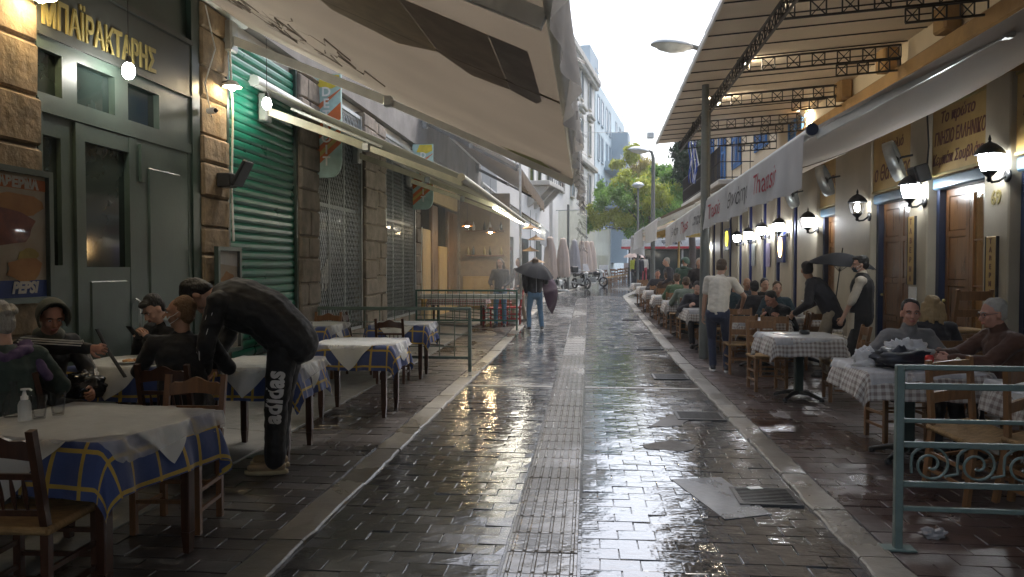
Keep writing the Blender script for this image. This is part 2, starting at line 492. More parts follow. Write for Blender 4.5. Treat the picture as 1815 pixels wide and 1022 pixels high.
m_awn = fabric('beige_awning_canvas', (.58, .53, .46), .46, scale=1.2)
m_awn2 = fabric('grey_green_awning_canvas', (.46, .45, .38), .4, scale=1.2)
m_awnR = fabric('grey_awning_canvas', (.72, .67, .61), .5, scale=1.0)
m_awnb = fabric('brown_awning_canvas', (.26, .21, .16), .25)
m_val = fabric('white_valance_canvas', (.62, .62, .62), .4, scale=3, bump=.4, bscale=5)
m_prnt = mat('awning_print_ink', (.24, .20, .16), .8)
m_prntb = mat('awning_print_brown', (.40, .33, .27), .8)
m_prnto = mat('awning_print_orange', (.52, .43, .31), .8)
m_prntd = mat('awning_print_dark', (.34, .30, .28), .8)
m_woodd = mat('dark_stained_wood', (.055, .022, .012), .32, scale=4, stretch=(8, 8, 1), var=.35, coat=.15)
m_woodm = mat('brown_wood', (.16, .07, .025), .38, scale=4, stretch=(8, 8, 1), var=.3)
m_woodl = mat('honey_wood', (.21, .105, .042), .42, scale=4, stretch=(8, 8, 1), var=.25)
m_doorw = mat('varnished_door_wood', (.13, .058, .018), .3, scale=2.5, stretch=(7, 7, .6), var=.35, coat=.3)
m_rush = mat('woven_rush', (.36, .22, .09), .8, scale=14, var=.35, bump=.8, bscale=60, stretch=(1, 5, 1))
m_blue = plaid('blue_yellow_plaid', (.04, .068, .20), (.5, .33, .03), 'lines', .165, .75)
m_brown = plaid('brown_gingham', (.52, .49, .43), (.13, .075, .06), 'ging', .052, .7)
m_redp = plaid('red_gingham', (.62, .6, .58), (.25, .02, .02), 'ging', .06, .7)
m_cover = mat('white_paper_cover', (.58, .59, .57), .32, var=.06, scale=8, bump=.5, bscale=7)
m_film = clear('clear_table_plastic', (.8, .83, .86), .32, .12, streaks=.5)
m_glass = clear('drinking_glass', (.06, .065, .065), .05, .03, fres=1.3, trl=0.0)
m_curt = clear('rain_curtain_plastic', (.68, .70, .71), .22, .10, streaks=.3, fres=1.0, trl=.45)
m_curtf = clear('far_glass_screen', (.6, .62, .55), .5, .10, streaks=.5, trl=.45)
m_bulb = emitter('white_bulb', (1, .97, .88), 48)
m_warm = emitter('warm_bulb', (1, .76, .42), 120)
m_lant = emitter('lantern_globe', (.93, .97, 1), 34)
m_lantd = emitter('dim_lantern_bulb', (.95, .97, 1), 40)
m_led = emitter('led_tube', (1, .95, .8), 9)
m_spot = emitter('spot_lamp', (1, .86, .64), 190)
m_ochre = mat('ochre_plaster', (.30, .18, .07), .85, scale=2, bump=.2, var=.25)
m_cream = mat('cream_wall_paint', (.66, .55, .38), .85, scale=1.0, bump=.1, var=.06)
m_pil = mat('grey_pilaster_paint', (.40, .355, .27), .6, scale=1.5, var=.12, bump=.08)
m_bluep = mat('blue_frame_paint', (.015, .025, .12), .4, scale=4)
m_blues = mat('blue_shutter_paint', (.035, .16, .42), .5, scale=4)
m_lint = mat('steel_blue_lintel', (.06, .11, .16), .35, .2)
m_signy = mat('painted_ochre_sign', (.48, .33, .11), .6, scale=2.5, var=.25, bump=.05, col2=(.33, .21, .06))
m_brwn = mat('brown_letter_paint', (.11, .035, .02), .6)
m_red = mat('red_letter_ink', (.45, .04, .06), .6)
m_ink = mat('black_letter_ink', (.05, .05, .05), .6)
m_roof = mat('grey_canopy_sheet', (.64, .55, .43), .5, scale=.8, var=.12, bump=.04, bscale=4)
m_steel = mat('dark_truss_steel', (.035, .032, .03), .45, .5)
m_pole = mat('grey_pole_paint', (.14, .15, .14), .45, .3)
m_rubr = mat('black_rubber', (.012, .012, .012), .7)
# ------------------------------------------------------------------ the ground
XL, XR = -4.25, 4.7            # left and right house fronts
KL0, KL1 = -1.86, -1.63        # left kerb
KR0, KR1 = 1.47, 1.69          # right kerb
TX0, TX1 = -0.455, -0.05       # tactile strip
BEND_Y, BEND_A = 33.0, math.radians(8.9)
def bend(x, y):
    # the street turns a little to the right beyond BEND_Y
    if y <= BEND_Y: return x, y
    t = y - BEND_Y
    return x + 0.0 + t * math.sin(BEND_A), BEND_Y + t * math.cos(BEND_A) - x * 0.0
def sheet(name, x0, x1, ys, z, m, kind='structure', label=None):
    mb = MB(); vs = []; fs = []
    for y in ys:
        for x in (x0, x1):
            X, Y = bend(x, y)
            vs.append((X, Y, gz(Y) + z))
    for i in range(len(ys) - 1):
        fs.append((2 * i, 2 * i + 1, 2 * i + 3, 2 * i + 2))
    mb.add(vs, fs)
    return obj(name, mb, m, kind=kind)
YS = [1.5, 14, 20, 26, 33] + [33 + 4 * k for k in range(1, 22)]
gmb = MB()
gmb.grid(lambda a, b: (-150 + 300 * a, -20 + 320 * b, gz(-20 + 320 * b) - .06 if -20 + 320 * b < 130 else gz(130) - .06), 8, 64, uv=False)
obj('ground', gmb, m_joint, kind='structure')
road = sheet('road', KL1, KR0, YS, -.008, m_joint)
paveL = sheet('left_pavement', -2.86, KL0, YS, -.014, m_joint)
def left_rise(x):
    return max(0.0, min(.09, (-2.86 - x) * .06))     # the smooth floor climbs a little towards the houses
mb = MB(); vs = []
for y in YS[:5]:
    for x in (-7.4, -4.30, -2.86): vs.append((x, y, gz(y) - .012 + left_rise(x)))
mb.add(vs, [(3 * i + j, 3 * i + j + 1, 3 * i + j + 4, 3 * i + j + 3) for i in range(4) for j in range(2)])
concL = obj('left_concrete_floor', mb, m_conc, kind='structure')
paveR = sheet('right_pavement', KR1, 6.2, YS, -.014, m_joint)

def paver_meshes(L, W, m, n=6, c=.0018):
    out = []
    for i in range(n):
        mb = MB()
        l = L - .004 - random.uniform(0, .003); w = W - .004 - random.uniform(0, .003)
        x, y = l / 2, w / 2
        vs = [(-x, -y, -.03), (x, -y, -.03), (x, y, -.03), (-x, y, -.03), (-x, -y, -c), (x, -y, -c), (x, y, -c), (-x, y, -c)]
        e = c * 1.2
        tl = [random.uniform(-.0018, .0018) for _ in range(4)]
        vs += [(-x + e, -y + e, tl[0]), (x - e, -y + e, tl[1]), (x - e, y - e, tl[2]), (-x + e, y - e, tl[3])]
        fs = [(4, 5, 9, 8), (5, 6, 10, 9), (6, 7, 11, 10), (7, 4, 8, 11), (8, 9, 10, 11), (0, 1, 5, 4), (1, 2, 6, 5), (2, 3, 7, 6), (3, 0, 4, 7)]
        mb.add(vs, fs)
        out.append((mb, mb.mesh('paver', [m])))
    return out
def in_frame(x, y):
    a = math.atan2(x, y) + YAW
    return abs(math.tan(a)) < (CX + 40) / FPX
def lay(parent, x0, x1, y0, y1, L, W, m, skip=None, limit=300, name='paver'):
    meshes = paver_meshes(L, W, m)
    cells = []
    r = 0; y = y0
    while y < y1:
        x = x0 - (L * .5 if r % 2 else 0) - random.uniform(0, .01)
        while x < x1:
            a, b = max(x, x0), min(x + L, x1)
            if b - a > .04:
                cx, cy2 = (a + b) / 2, y + W / 2
                if not (skip and skip(cx, cy2)):
                    cells.append((cx, cy2, (b - a) / L))
            x += L
        y += W; r += 1
    cells.sort(key=lambda c: (0 if in_frame(c[0], c[1]) and c[1] > 3.75 else 1, math.hypot(c[0], c[1])))
    rest = MB(); n = 0
    for cx, cy2, s in cells:
        k = random.randrange(len(meshes))
        z = gz(cy2) + random.uniform(-.0035, .0025)
        if n < limit and in_frame(cx, cy2) and cy2 > 3.75:
            o = put(name, meshes[k][1], parent, (cx, cy2, z)); o.scale = (s, 1, 1)
            o.rotation_euler = (random.gauss(0, .010), random.gauss(0, .009), random.gauss(0, .012)); n += 1
        else:
            T = Matrix.Translation((cx, cy2, z)) @ Matrix.Rotation(random.gauss(0, .008), 4, 'X') @ Matrix.Rotation(random.gauss(0, .006), 4, 'Y') @ Matrix.Diagonal((s, 1, 1, 1))
            rest.add([T @ Vector(p) for p in meshes[k][0].v], meshes[k][0].f)
    obj(name, rest, m, parent, kind='stuff')
BANDY = 10.1
def road_skip(x, y):
    return (TX0 - .02 < x < TX1 + .02) or abs(y - BANDY) < .07
lay(road, KL1 + .012, TX0 - .012, 2.6, 33, .22, .155, m_road, lambda x, y: abs(y - BANDY) < .085, 160)
lay(road, TX1 + .012, KR0 - .012, 2.6, 33, .22, .155, m_road, lambda x, y: abs(y - BANDY) < .085, 140)
# beyond the bend the stones are too far away to tell apart
sheet('far_road', KL1, KR0, [33 + 4 * k for k in range(0, 22)], -.002, m_road)
lay(paveL, -2.85, KL0 - .012, 2.6, 26, .30, .165, m_paveL)
lay(paveR, KR1 + .012, 5.6, 2.6, 24, .30, .165, m_paveR)
# smooth stone floor strip boundary slabs on the left
for y in range(3, 30, 2):
    mb = MB(); mb.cbox(-4.24, -2.875, y + .006, y + 1.994, -.05, .003, .004)
    mb.v = [(p[0], p[1], p[2] + left_rise(p[0])) for p in mb.v]
    o = obj('concrete_slab', mb, m_conc, concL); o.location.z = gz(y + 1)
# kerb stones: one long stone after another
def kerb(name, x0, x1, seed):
    random.seed(seed)
    base = sheet(name, x0 - .01, x1 + .01, YS, -.012, m_joint)
    y = 2.4; cnt = 0
    while y < 70:
        l = random.uniform(.7, 1.25)
        mb = MB(); nn = 7
        top = []; W = x1 - x0
        for i in range(nn + 1):
            t = i / nn
            top.append((x0 + random.uniform(-.008, .012), y + .008 + (l - .016) * t, x1 + random.uniform(-.012, .008)))
        vs = []; fs = []
        h = random.uniform(.004, .016)
        for a, yy, b in top:
            X0, Y0 = bend(a, yy); X1, Y1 = bend(b, yy)
            zz = gz(Y0)
            vs += [(X0, Y0, zz - .04), (X0 + .003, Y0, zz + h - .01), (X0 + .014, Y0, zz + h), (X1 - .014, Y1, zz + h + .002), (X1 - .003, Y1, zz + h - .008), (X1, Y1, zz - .04)]
        for i in range(nn):
            for j in range(5):
                fs.append((i * 6 + j, i * 6 + j + 1, i * 6 + j + 7, i * 6 + j + 6))
        fs += [(0, 1, 2, 3, 4, 5), tuple(nn * 6 + q for q in (5, 4, 3, 2, 1, 0))]
        # faces point up
        fs = [f[::-1] for f in fs]
        mb.add(vs, fs)
        obj('kerb_stone', mb, m_kerb, base)
        y += l
kerb('left_kerb', KL0, KL1, 3)
kerb('right_kerb', KR0, KR1, 5)
random.seed(21)
# tactile paving: tiles with five raised bars
tact = sheet('tactile_path', TX0 - .01, TX1 + .01, [1.5, 14, 20, 26, 31.5], -.012, m_joint)
def tact_mesh(l):
    mb = MB(); w = (TX1 - TX0) / 2 - .004
    mb.cbox(-w, w, -l / 2 + .004, l / 2 - .004, -.03, .002, .003)
    for k in range(6):
        x = -w + .03 + k * (2 * w - .06) / 5
        mb.hexa([(x - .012, -l / 2 + .012, .002), (x + .012, -l / 2 + .012, .002), (x + .012, l / 2 - .012, .002), (x - .012, l / 2 - .012, .002),
                 (x - .006, -l / 2 + .018, .0075), (x + .006, -l / 2 + .018, .0075), (x + .006, l / 2 - .018, .0075), (x - .006, l / 2 - .018, .0075)])
    return mb.mesh('tactile_tile', [m_tact])
tms = [tact_mesh(.30)]
y = 2.4
while y < 31.5:
    if True:
        o = put('tactile_tile', tms[0], tact, ((TX0 + TX1) / 2, y + .15, gz(y + .15) + random.uniform(0, .003)))
        q = 1 if y < 8 else .25
        o.rotation_euler = (random.gauss(0, .004) * q, random.gauss(0, .006) * q, 0)
    y += .30
mb = MB(); mb.cbox(KL1 + .01, TX0 - .012, BANDY - .05, BANDY + .05, -.03, .006, .004); mb.cbox(TX1 + .012, KR0 - .01, BANDY - .05, BANDY + .05, -.03, .006, .004)
obj('stone_band', mb, m_kerb, road)
# iron gratings by the right gutter
gr_pts = [(1392, 882, .42, .40), (1256, 738, .5, .45), (1197, 668, .5, .5), (1160, 617, .5, .5), (1143, 588, .5, .5), (1133, 566, .5, .5)]
ords = ['nearest iron drain grating, beside the grey steel plate', 'second iron drain grating from the camera, touching the right kerb', 'iron drain grating just beyond the pale stone band', 'fourth iron drain grating along the right gutter', 'fifth iron drain grating along the right gutter, far and small', 'farthest iron drain grating in the right gutter']
for (u, v, w, d), lb in zip(gr_pts, ords):
    p = GS(u, v); p.x = min(p.x, KR0 - w / 2 - .03)
    t = thing('drain_grating', lb, 'drain grating', (p.x, p.y, gz(p.y) + .004), 0, 'iron drain gratings along the right gutter')
    f = MB(); f.box(-w / 2, w / 2, -d / 2, -d / 2 + .03, -.02, .008); f.box(-w / 2, w / 2, d / 2 - .03, d / 2, -.02, .008)
    f.box(-w / 2, -w / 2 + .03, -d / 2 + .03, d / 2 - .03, -.02, .008); f.box(w / 2 - .03, w / 2, -d / 2 + .03, d / 2 - .03, -.02, .008)
    obj('frame', f, m_iron, t)
    b = MB(); b.box(-w / 2 + .03, w / 2 - .03, -d / 2 + .03, d / 2 - .03, -.02, -.004); obj('pit', b, m_rubr, t)
    bm_ = MB(); bm_.box(-w / 2 + .03, w / 2 - .03, -.009, .009, -.003, .007); bar = bm_.mesh('bar', [m_iron])
    k = 10
    for i in range(k):
        put('bar', bar, t, (0, -d / 2 + .03 + (i + .5) * (d - .06) / k, 0))
pl = [GP(1190, 850), GP(1278, 846), GP(1368, 912), GP(1285, 921)]
mb = MB(); mb.prism([(p.x, p.y) for p in pl], lambda x, y: (x, y, -.004), lambda x, y: (x, y, .0045))
tag(obj('steel_plate', mb, m_plate), 'smooth grey steel plate lying on the wet road beside the nearest grating', 'steel plate')
def patch(pts, lb):
    q = []
    for i in range(len(pts)):
        a, b = pts[i], pts[(i + 1) % len(pts)]
        for k in range(4):
            t = k / 4; q.append((a.x + (b.x - a.x) * t + random.uniform(-.02, .02), a.y + (b.y - a.y) * t + random.uniform(-.03, .03)))
    mb = MB(); mb.prism(q, lambda x, y: (x, y, -.01), lambda x, y: (x, y, .005))
    obj('tar_patch', mb, m_patch, road)
patch([GP(1135, 788), GP(1190, 780), GP(1235, 790), GP(1215, 800), GP(1150, 797)], '')
patch([GP(1150, 757), GP(1190, 735), GP(1225, 735), GP(1210, 755)], '')
# ------------------------------------------------------------------ LEFT: the stone-pillared house
def ly(u): return PX(u, CY, XL).y
def lz(u, v): return PX(u, v, XL).z
yA1, yD0, yD1, yB0, yB1 = ly(66), ly(68), ly(338), ly(352), ly(400)
yS1, yC1, yG1, yP1, yH1 = ly(525), ly(560), ly(640), ly(682), ly(735)
house = thing('taverna_building', 'stone-pillared taverna house with green door, shutter and mesh grilles on the left', 'building', (XL, 12, 0))
house_inv = Matrix.Translation((-XL, -12, 0))
def hp(name, mb, m, parent=None, kind=None, label=None, smooth=False):
    if parent is None:
        mb.xf(house_inv); parent = house
    else:
        mb.xf(house_inv)
    return obj(name, mb, m, parent, kind, label)
# back wall and upper storey
mb = MB(); mb.box(XL - 3.2, XL - 3.0, -8.0, 30, -.1, 4.6)
for y in (-8.0, 1.0, 4.9, yB0 - .05, yS1 - .05, yP1, yH1 + .1, 26.0, 30):
    mb.box(XL - 3.0, XL - .12, y, y + .12, -.1, 4.6)
hp('inner_wall', mb, m_dark)
mb = MB(); mb.box(XL - 3.4, XL + .02, -8.0, 30, 4.62, 11.5)
hp('upper_wall', mb, mat('weathered_grey_plaster', (.24, .23, .22), .9, scale=1.5, bump=.3, var=.25))
mb = MB(); mb.box(XL - 3.4, XL - .1, -8.0, 30, 4.35, 4.6); hp('ceiling_slab', mb, m_plast)
def pillar(y0, y1, m, seed, split=True, out=.06, ztop=4.5):
    random.seed(seed)
    core = MB(); core.box(XL - .4, XL + out - .035, y0 + .01, y1 - .01, -.05, ztop)
    P = hp('pillar', core, m_mortar)
    z = 0.0
    while z < ztop:
        h = random.uniform(.30, .42)
        h = min(h, ztop - z)
        w = y1 - y0
        cuts = [y0, y1]
        if split and w > .7 and random.random() < .55: cuts = [y0, y0 + w * random.uniform(.35, .65), y1]
        for a, b in zip(cuts[:-1], cuts[1:]):
            mb = MB(); e = random.uniform(-.012, .018)
            mb.cbox(XL - .2, XL + out + e, a + .009, b - .009, z + .009, z + h - .009, .02, jit=.007)
            hp('stone_block', mb, m, P)
        z += h
    return P
pillar(4.2, yA1, m_stone, 1)
pillar(yB0, yB1, m_stone, 2)
pillar(yS1 + .02, yC1, m_stone2, 3, out=.08)
pillar(yG1, yG1 + .8, m_stone2, 4, out=.10)
pillar(yG1 + .8, yP1, m_stone2, 5, out=.05)
pillar(yH1, yH1 + .5, m_stone2, 6)
pillar(24.5, 26.2, m_stone2, 7)
pillar(1.4, 4.1, m_stone, 8)
mb = MB(); mb.box(XL - .4, XL, -8, 1.39, -.05, 4.6); hp('side_wall', mb, m_mortar)
# green shopfront with door
zt = 2.86
sf = MB()
sf.box(XL - .10, XL + .03, yD0, yD1, zt - .05, zt + .05)                       # transom beam
sf.box(XL - .10, XL + .02, yD0, yD0 + .05, 0, zt - .05); sf.box(XL - .10, XL + .02, yD1 - .06, yD1, 0, zt - .05)
sf.box(XL - .10, XL + .02, yD0, yD1, zt + .05, zt + .10); sf.box(XL - .10, XL + .02, yD0, yD1, 3.30, 3.42)
ysl1 = ly(112)
y0g, y1g = ly(80), ly(112)
yl0, yl1 = ly(133), ly(240)
for a, b in ((yD0 + .05, ly(70)), (ly(112), ly(138)), (ly(205), ly(228)), (ly(283), yD1)):
    if b - a > .01: sf.box(XL - .09, XL + .02, a, b, zt + .10, 3.30)
SF = hp('shopfront', sf, m_door)
for a, b in ((ly(70), ly(112)), (ly(138), ly(205)), (ly(228), ly(283))):
    mb = MB(); mb.box(XL - .05, XL - .04, a, b, zt + .10, 3.30); hp('transom_pane', mb, m_glassd, SF)
# side light with low panel
mb = MB(); mb.box(XL - .08, XL + .0, yD0 + .05, ly(80), 0, zt - .05); mb.box(XL - .08, XL + .0, ly(112), yl0, 0, zt - .05)
zl = lz(96, 470)
mb.box(XL - .08, XL + .0, ly(80), ly(112), 0, zl); mb.box(XL - .08, XL, ly(80), ly(112), zt - .22, zt - .05)
hp('side_light', mb, m_door, SF)
mb = MB(); mb.box(XL - .05, XL - .04, ly(80), ly(112), zl, zt - .22); hp('side_pane', mb, m_glassd, SF)
# door leaf
mb = MB(); mb.box(XL - .07, XL + .025, yl0 + .004, ly(150), 0.02, zt - .06); mb.box(XL - .07, XL + .025, ly(228), yl1 - .004, 0.02, zt - .06)
zdl = lz(190, 473)
mb.box(XL - .07, XL + .02, ly(150), ly(228), .02, zdl); mb.box(XL - .07, XL + .02, ly(150), ly(228), zt - .2, zt - .06)
mb.cbox(XL, XL + .032, ly(156), ly(222), .25, zdl - .12, .012)
DR = hp('door', mb, m_door)
mb = MB(); mb.box(XL - .04, XL - .03, ly(150), ly(228), zdl, zt - .2); hp('door_pane', mb, m_glassd, DR)
mb = MB(); mb.tube([(XL + .03, ly(235), 1.0), (XL + .07, ly(235), 1.02), (XL + .07, ly(235), 1.28), (XL + .03, ly(235), 1.3)], .011, 6); hp('door_handle', mb, m_galv, DR)
# solid right panel
mb = MB(); mb.box(XL - .08, XL + .015, yl1, yD1 - .06, .0, zt - .05); mb.cbox(XL, XL + .03, ly(262), ly(318), .2, zt - .3, .012)
mb.box(XL + .015, XL + .045, ly(246), ly(252), zt - .45, zt - .1)
hp('fixed_panel', mb, m_door)
mb = MB(); mb.box(XL - .1, XL + .04, yD1 + .003, yB0 - .003, 0, 4.5); hp('door_jamb', mb, m_doord)
# sign board with lettering
mb = MB(); mb.box(XL - .06, XL + .03, yD0, yD1, 3.425, 3.95); mb.box(XL - .03, XL + .06, yD0, yD1, 3.952, 4.0); mb.box(XL - .03, XL + .045, yD0, yD1, 3.40, 3.424)
SB = hp('sign_board', mb, m_signb)
L0, L1 = ly(74), ly(274)
t = text_mb('ΜΠΑΪΡΑΚΤΑΡΗΣ', .30, .014, 'CENTER', bold=.006)
wd = max(p[0] for p in t.v) - min(p[0] for p in t.v)
sc = (L1 - L0) / wd
t.xf(Matrix.Diagonal((sc, 1.02, 1, 1))); t.xf(frame_M((XL + .04, (L0 + L1) / 2, 3.585), (0, 1, 0), (0, 0, 1)))
hp('lettering', t, m_yel, SB)
mb = MB(); mb.box(XL - .12, XL - .02, yD0, yD1, 4.0, 4.5); hp('fascia_panel', mb, m_doord)
# roller shutter
RS = MB(); RS.box(XL - .05, XL + .04, yB1 + .003, yB1 + .06, 0, 4.45); RS.box(XL - .05, XL + .04, yS1 - .06, yS1 - .003, 0, 4.45)
RS = hp('roller_shutter', RS, m_doord)
zc = .02; prof = [(0, 0), (.012, .012), (.022, .035), (.022, .075), (.012, .098), (0, .108)]
while zc < 4.36:
    mb = MB(); vs = []
    for yy in (yB1 + .065, yS1 - .065):
        for dx, dz in prof: vs.append((XL - .02 + dx, yy, zc + dz))
    n = len(prof); fs = [(i, i + 1, n + i + 1, n + i)[::-1] for i in range(n - 1)] + [tuple(range(n)), tuple(range(n, 2 * n))[::-1]]
    mb.add(vs, fs); hp('slat', mb, m_shut, RS)
    zc += .112
# mesh grilles with dark shop behind
def grille(y0, y1, zs, seed):
    mb = MB(); mb.cbox(XL - .15, XL + .06, y0 + .003, y1 - .003, 0, zs, .015); hp('stone_sill', mb, m_stone2)
    G_ = MB(); w = .07
    G_.box(XL - .02, XL + .03, y0 + .004, y0 + .05, zs + .003, 4.4); G_.box(XL - .02, XL + .04, y1 - w, y1 - .004, zs + .003, 4.4); G_.box(XL - .02, XL + .03, y0 + .05, y1 - w, 4.34, 4.4); G_.box(XL - .02, XL + .03, y0 + .05, y1 - w, zs + .003, zs + .05)
    GG = hp('security_grille', G_, m_galv)
    mb = MB(); a0, a1, z0, z1 = y0 + .05, y1 - w, zs + .05, 4.34
    dy, dz = .085, .17
    H = z1 - z0; Wd = a1 - a0; sl = dz / dy
    def line(c, sgn):
        # z = z0 + sgn*sl*(y-a0) + c, clipped
        pts = []
        ya, yb = a0, a1
        f = lambda yy: z0 + c + sgn * sl * (yy - a0)
        if sgn > 0:
            if f(ya) < z0: ya = a0 - c / sl
            if f(yb) > z1: yb = a0 + (z1 - z0 - c) / sl
        else:
            if f(ya) > z1: ya = a0 + (c - H) / sl
            if f(yb) < z0: yb = a0 + c / sl
        if yb - ya > .01:
            mb.beam((XL + .005 + sgn * .003, ya, f(ya)), (XL + .005 + sgn * .003, yb, f(yb)), .009, .005, (1, 0, 0))
    c = -Wd * sl
    while c < H: line(c, 1); c += dz
    c = 0
    while c < H + Wd * sl: line(c, -1); c += dz
    hp('lattice', mb, m_galv, GG)
    mb = MB(); mb.box(XL - .14, XL - .13, y0, y1, zs, 4.34); hp('shop_pane', mb, m_glassd)
    mb = MB()
    for k in range(3):
        yy = y0 + (y1 - y0) * (k + .2) / 3
        mb.box(XL - .125, XL - .10, yy - .02, yy + .02, zs, 4.34)
    mb.box(XL - .125, XL - .1, y0, y1, 2.6, 2.66); hp('shop_mullion', mb, m_galv)
grille(yC1, yG1, .46, 1)
grille(yP1, yH1, .46, 2)
mb = MB()
for k in range(5):
    mb.box(XL - .128, XL - .12, yC1 + .6 + .08 * k, yC1 + .66 + .08 * k, 1.2 + .13 * (k % 2), 1.55 + .06 * k)
hp('price_card', mb, m_white)
# the restaurant front behind the rain curtain
rf = MB(); rf.box(XL - .1, XL, yH1 + .5, 24.5, 0, .5); rf.box(XL - .1, XL, yH1 + .5, 24.5, 3.4, 4.4)
RF = hp('cafe_front', rf, mat('warm_cafe_wall', (.5, .38, .18), .7, bump=.1))
for k, (a, b, z0, z1, mm) in enumerate([(19.2, 20.2, .5, 2.6, m_signy), (20.4, 21.2, .5, 3.3, m_doorw), (21.4, 22.6, .5, 2.2, m_signy), (22.8, 24.4, .5, 3.3, m_doorw)]):
    mb = MB(); mb.cbox(XL - .08, XL + .02, a, b, z0, z1, .02); hp('cafe_panel', mb, mm)
mb = MB(); mb.box(XL - .1, -2.55, 24.65, 24.75, 0, 4.0)
CP = obj('cafe_partition', mb, mat('smoky_brown_wall', (.24, .18, .11), .7, bump=.1)); tag(CP, 'brown wooden partition with shelves closing the cafe terrace behind the curtain', 'partition')
for k, z in enumerate((1.5, 2.3)):
    mb = MB(); mb.cbox(-4.0, -2.7, 24.4, 24.645, z + .45, z + .49, .006); obj('shelf', mb, m_woodm, CP)
    for j in (0, 1, 3, 4, 6):
        mb = MB(); mb.lathe([(.001, 0), (.045, 0), (.045, .16), (.016, .22), (.016, .28)], 8, Matrix.Translation((-3.9 + .18 * j, 24.52, z + .492))); obj('bottle', mb, (m_yel, m_glassd, m_white)[(j + k) % 3], CP)
mb = MB(); mb.cbox(-4.1, -3.2, 24.6, 24.648, .3, 1.3, .02); obj('panel', mb, m_signy, CP)
for x, y, z, lb in ((-3.3, 20.6, 2.75, 'nearer warm lamp glowing behind the rain curtain'), (-3.0, 23.2, 2.7, 'farther warm lamp glowing behind the rain curtain')):
    t = thing('cafe_lamp', lb, 'lamp', (x, y, z), 0, 'warm lamps behind the rain curtain')
    mb = MB(); mb.tube([(0, 0, .1), (0, 0, 1.6)], .006, 5); obj('cord', mb, m_black, t)
    mb = MB(); mb.lathe([(.03, .12), (.12, .03), (.16, -.03)], 14, cap=False); obj('shade', mb, m_woodm, t)
    mb = MB(); mb.ball((0, 0, -.01), .055, 10, 7); obj('bulb', mb, m_warm, t)
# ------------------------------------------------------------------ lamps on the stone pillars
def wall_lamp(loc, lb, scale=1.0):
    t = thing('wall_lamp', lb, 'wall lamp', loc)
    mb = MB(); mb.tube([(0, 0, 0), (.09, 0, .02), (.12, 0, -.02)], .012, 6); obj('arm', mb, m_black, t)
    mb = MB(); mb.lathe([(.02, .04), (.05, .03), (.10, -.03), (.105, -.035)], 14, Matrix.Translation((.12, 0, -.02)), cap=False); obj('shade', mb, m_white, t)
    mb = MB(); mb.ball((.12, 0, -.055), .042, 10, 7); obj('bulb', mb, m_warm, t)
    return t
p = PX(388, 150, XL + .1); wall_lamp((XL + .09, (yB0 + yB1) / 2 + .1, p.z + .05), 'lit shaded lamp on the stone pillar beside the green shutter')
wall_lamp((XL + .09, yA1 - .18, PX(20, 5, XL).z + .1), 'lit shaded lamp at the top left corner on rough stone')
def cable_bulb(u, v, Y, ztop, lb):
    p = PY(u, v, Y)
    t = thing('hanging_bulb', lb, 'light bulb', (p.x, p.y, p.z), 0, 'bare bulbs hanging under the left awning')
    mb = MB(); mb.tube([(0, 0, .08), (0, 0, ztop - p.z)], .004, 5); obj('cord', mb, m_black, t)
    mb = MB(); mb.lathe([(.012, .13), (.022, .12), (.026, .06)], 10); obj('socket', mb, m_black, t)
    mb = MB(); mb.lathe([(.001, -.075), (.03, -.066), (.05, -.035), (.054, 0), (.045, .04), (.026, .065)], 14); obj('glass', mb, m_bulb, t)
zaw = lambda X: 2.60 + (4.56 - 2.60) * (X + .1) / (XL + .1)
p = PY(228, 125, 6.3); cable_bulb(228, 125, 6.3, zaw(p.x) - .02, 'bare lit bulb hanging in front of the yellow sign letters')
p = PY(473, 183, 8.95); cable_bulb(473, 183, 8.95, zaw(p.x) - .02, 'bare lit bulb hanging in front of the green shutter')
# ------------------------------------------------------------------ posters in frames
def poster(name, lb, y0, y1, z0, z1, strips, texts, xo=.08):
    t = thing(name, lb, 'poster', (XL + xo, (y0 + y1) / 2, (z0 + z1) / 2))
    hw, hh = (y1 - y0) / 2, (z1 - z0) / 2
    f = MB(); e = .045
    for a, b, c, d in ((-hw, hw, -hh, -hh + e), (-hw, hw, hh - e, hh), (-hw, -hw + e, -hh + e, hh - e), (hw - e, hw, -hh + e, hh - e)):
        f.box(0, .05, a, b, c, d)
    obj('frame', f, m_door, t)
    b = MB(); b.box(.0, .012, -hw + e, hw - e, -hh + e, hh - e); obj('backing', b, mat(name + '_paper', (.6, .56, .48), .6, col2=(.5, .4, .28), scale=3), t)
    for k, (pts, m) in enumerate(strips):
        mb = MB(); q = [(-hw + e + (2 * hw - 2 * e) * a, -hh + e + (2 * hh - 2 * e) * c) for a, c in pts]
        x = .013 + .0015 * k
        mb.prism(q, lambda a, c: (x, a, c), lambda a, c: (x + .001, a, c)); obj('print', mb, m, t)
    for txt, a, c, size, m, sh in texts:
        tm = text_mb(txt, size, .002, shear=sh, bold=.006)
        tm.xf(frame_M((.013 + .0015 * len(strips) + .002, -hw + 2 * hw * a, -hh + 2 * hh * c), (0, 1, 0), (0, 0, 1)))
        obj('lettering', tm, m, t)
    g = MB(); g.box(.040, .044, -hw + e, hw - e, -hh + e, hh - e); obj('cover_glass', g, m_glass, t)
def blob(cx, cy, rx, ry, n=14, j=.18):
    return [(cx + rx * math.cos(2 * math.pi * k / n) * (1 + random.uniform(-j, j)), cy + ry * math.sin(2 * math.pi * k / n) * (1 + random.uniform(-j, j))) for k in range(n)]
m_meat = mat('print_grilled_meat', (.40, .15, .10), .6, col2=(.2, .08, .08), scale=14)
m_bread = mat('print_bread', (.62, .33, .12), .6, col2=(.45, .2, .07), scale=8)
m_pred = mat('print_red_band', (.55, .16, .06), .6)
m_pblue = mat('print_deep_blue', (.03, .08, .34), .5)
m_pyel = mat('print_lemon', (.5, .4, .12), .6, scale=9)
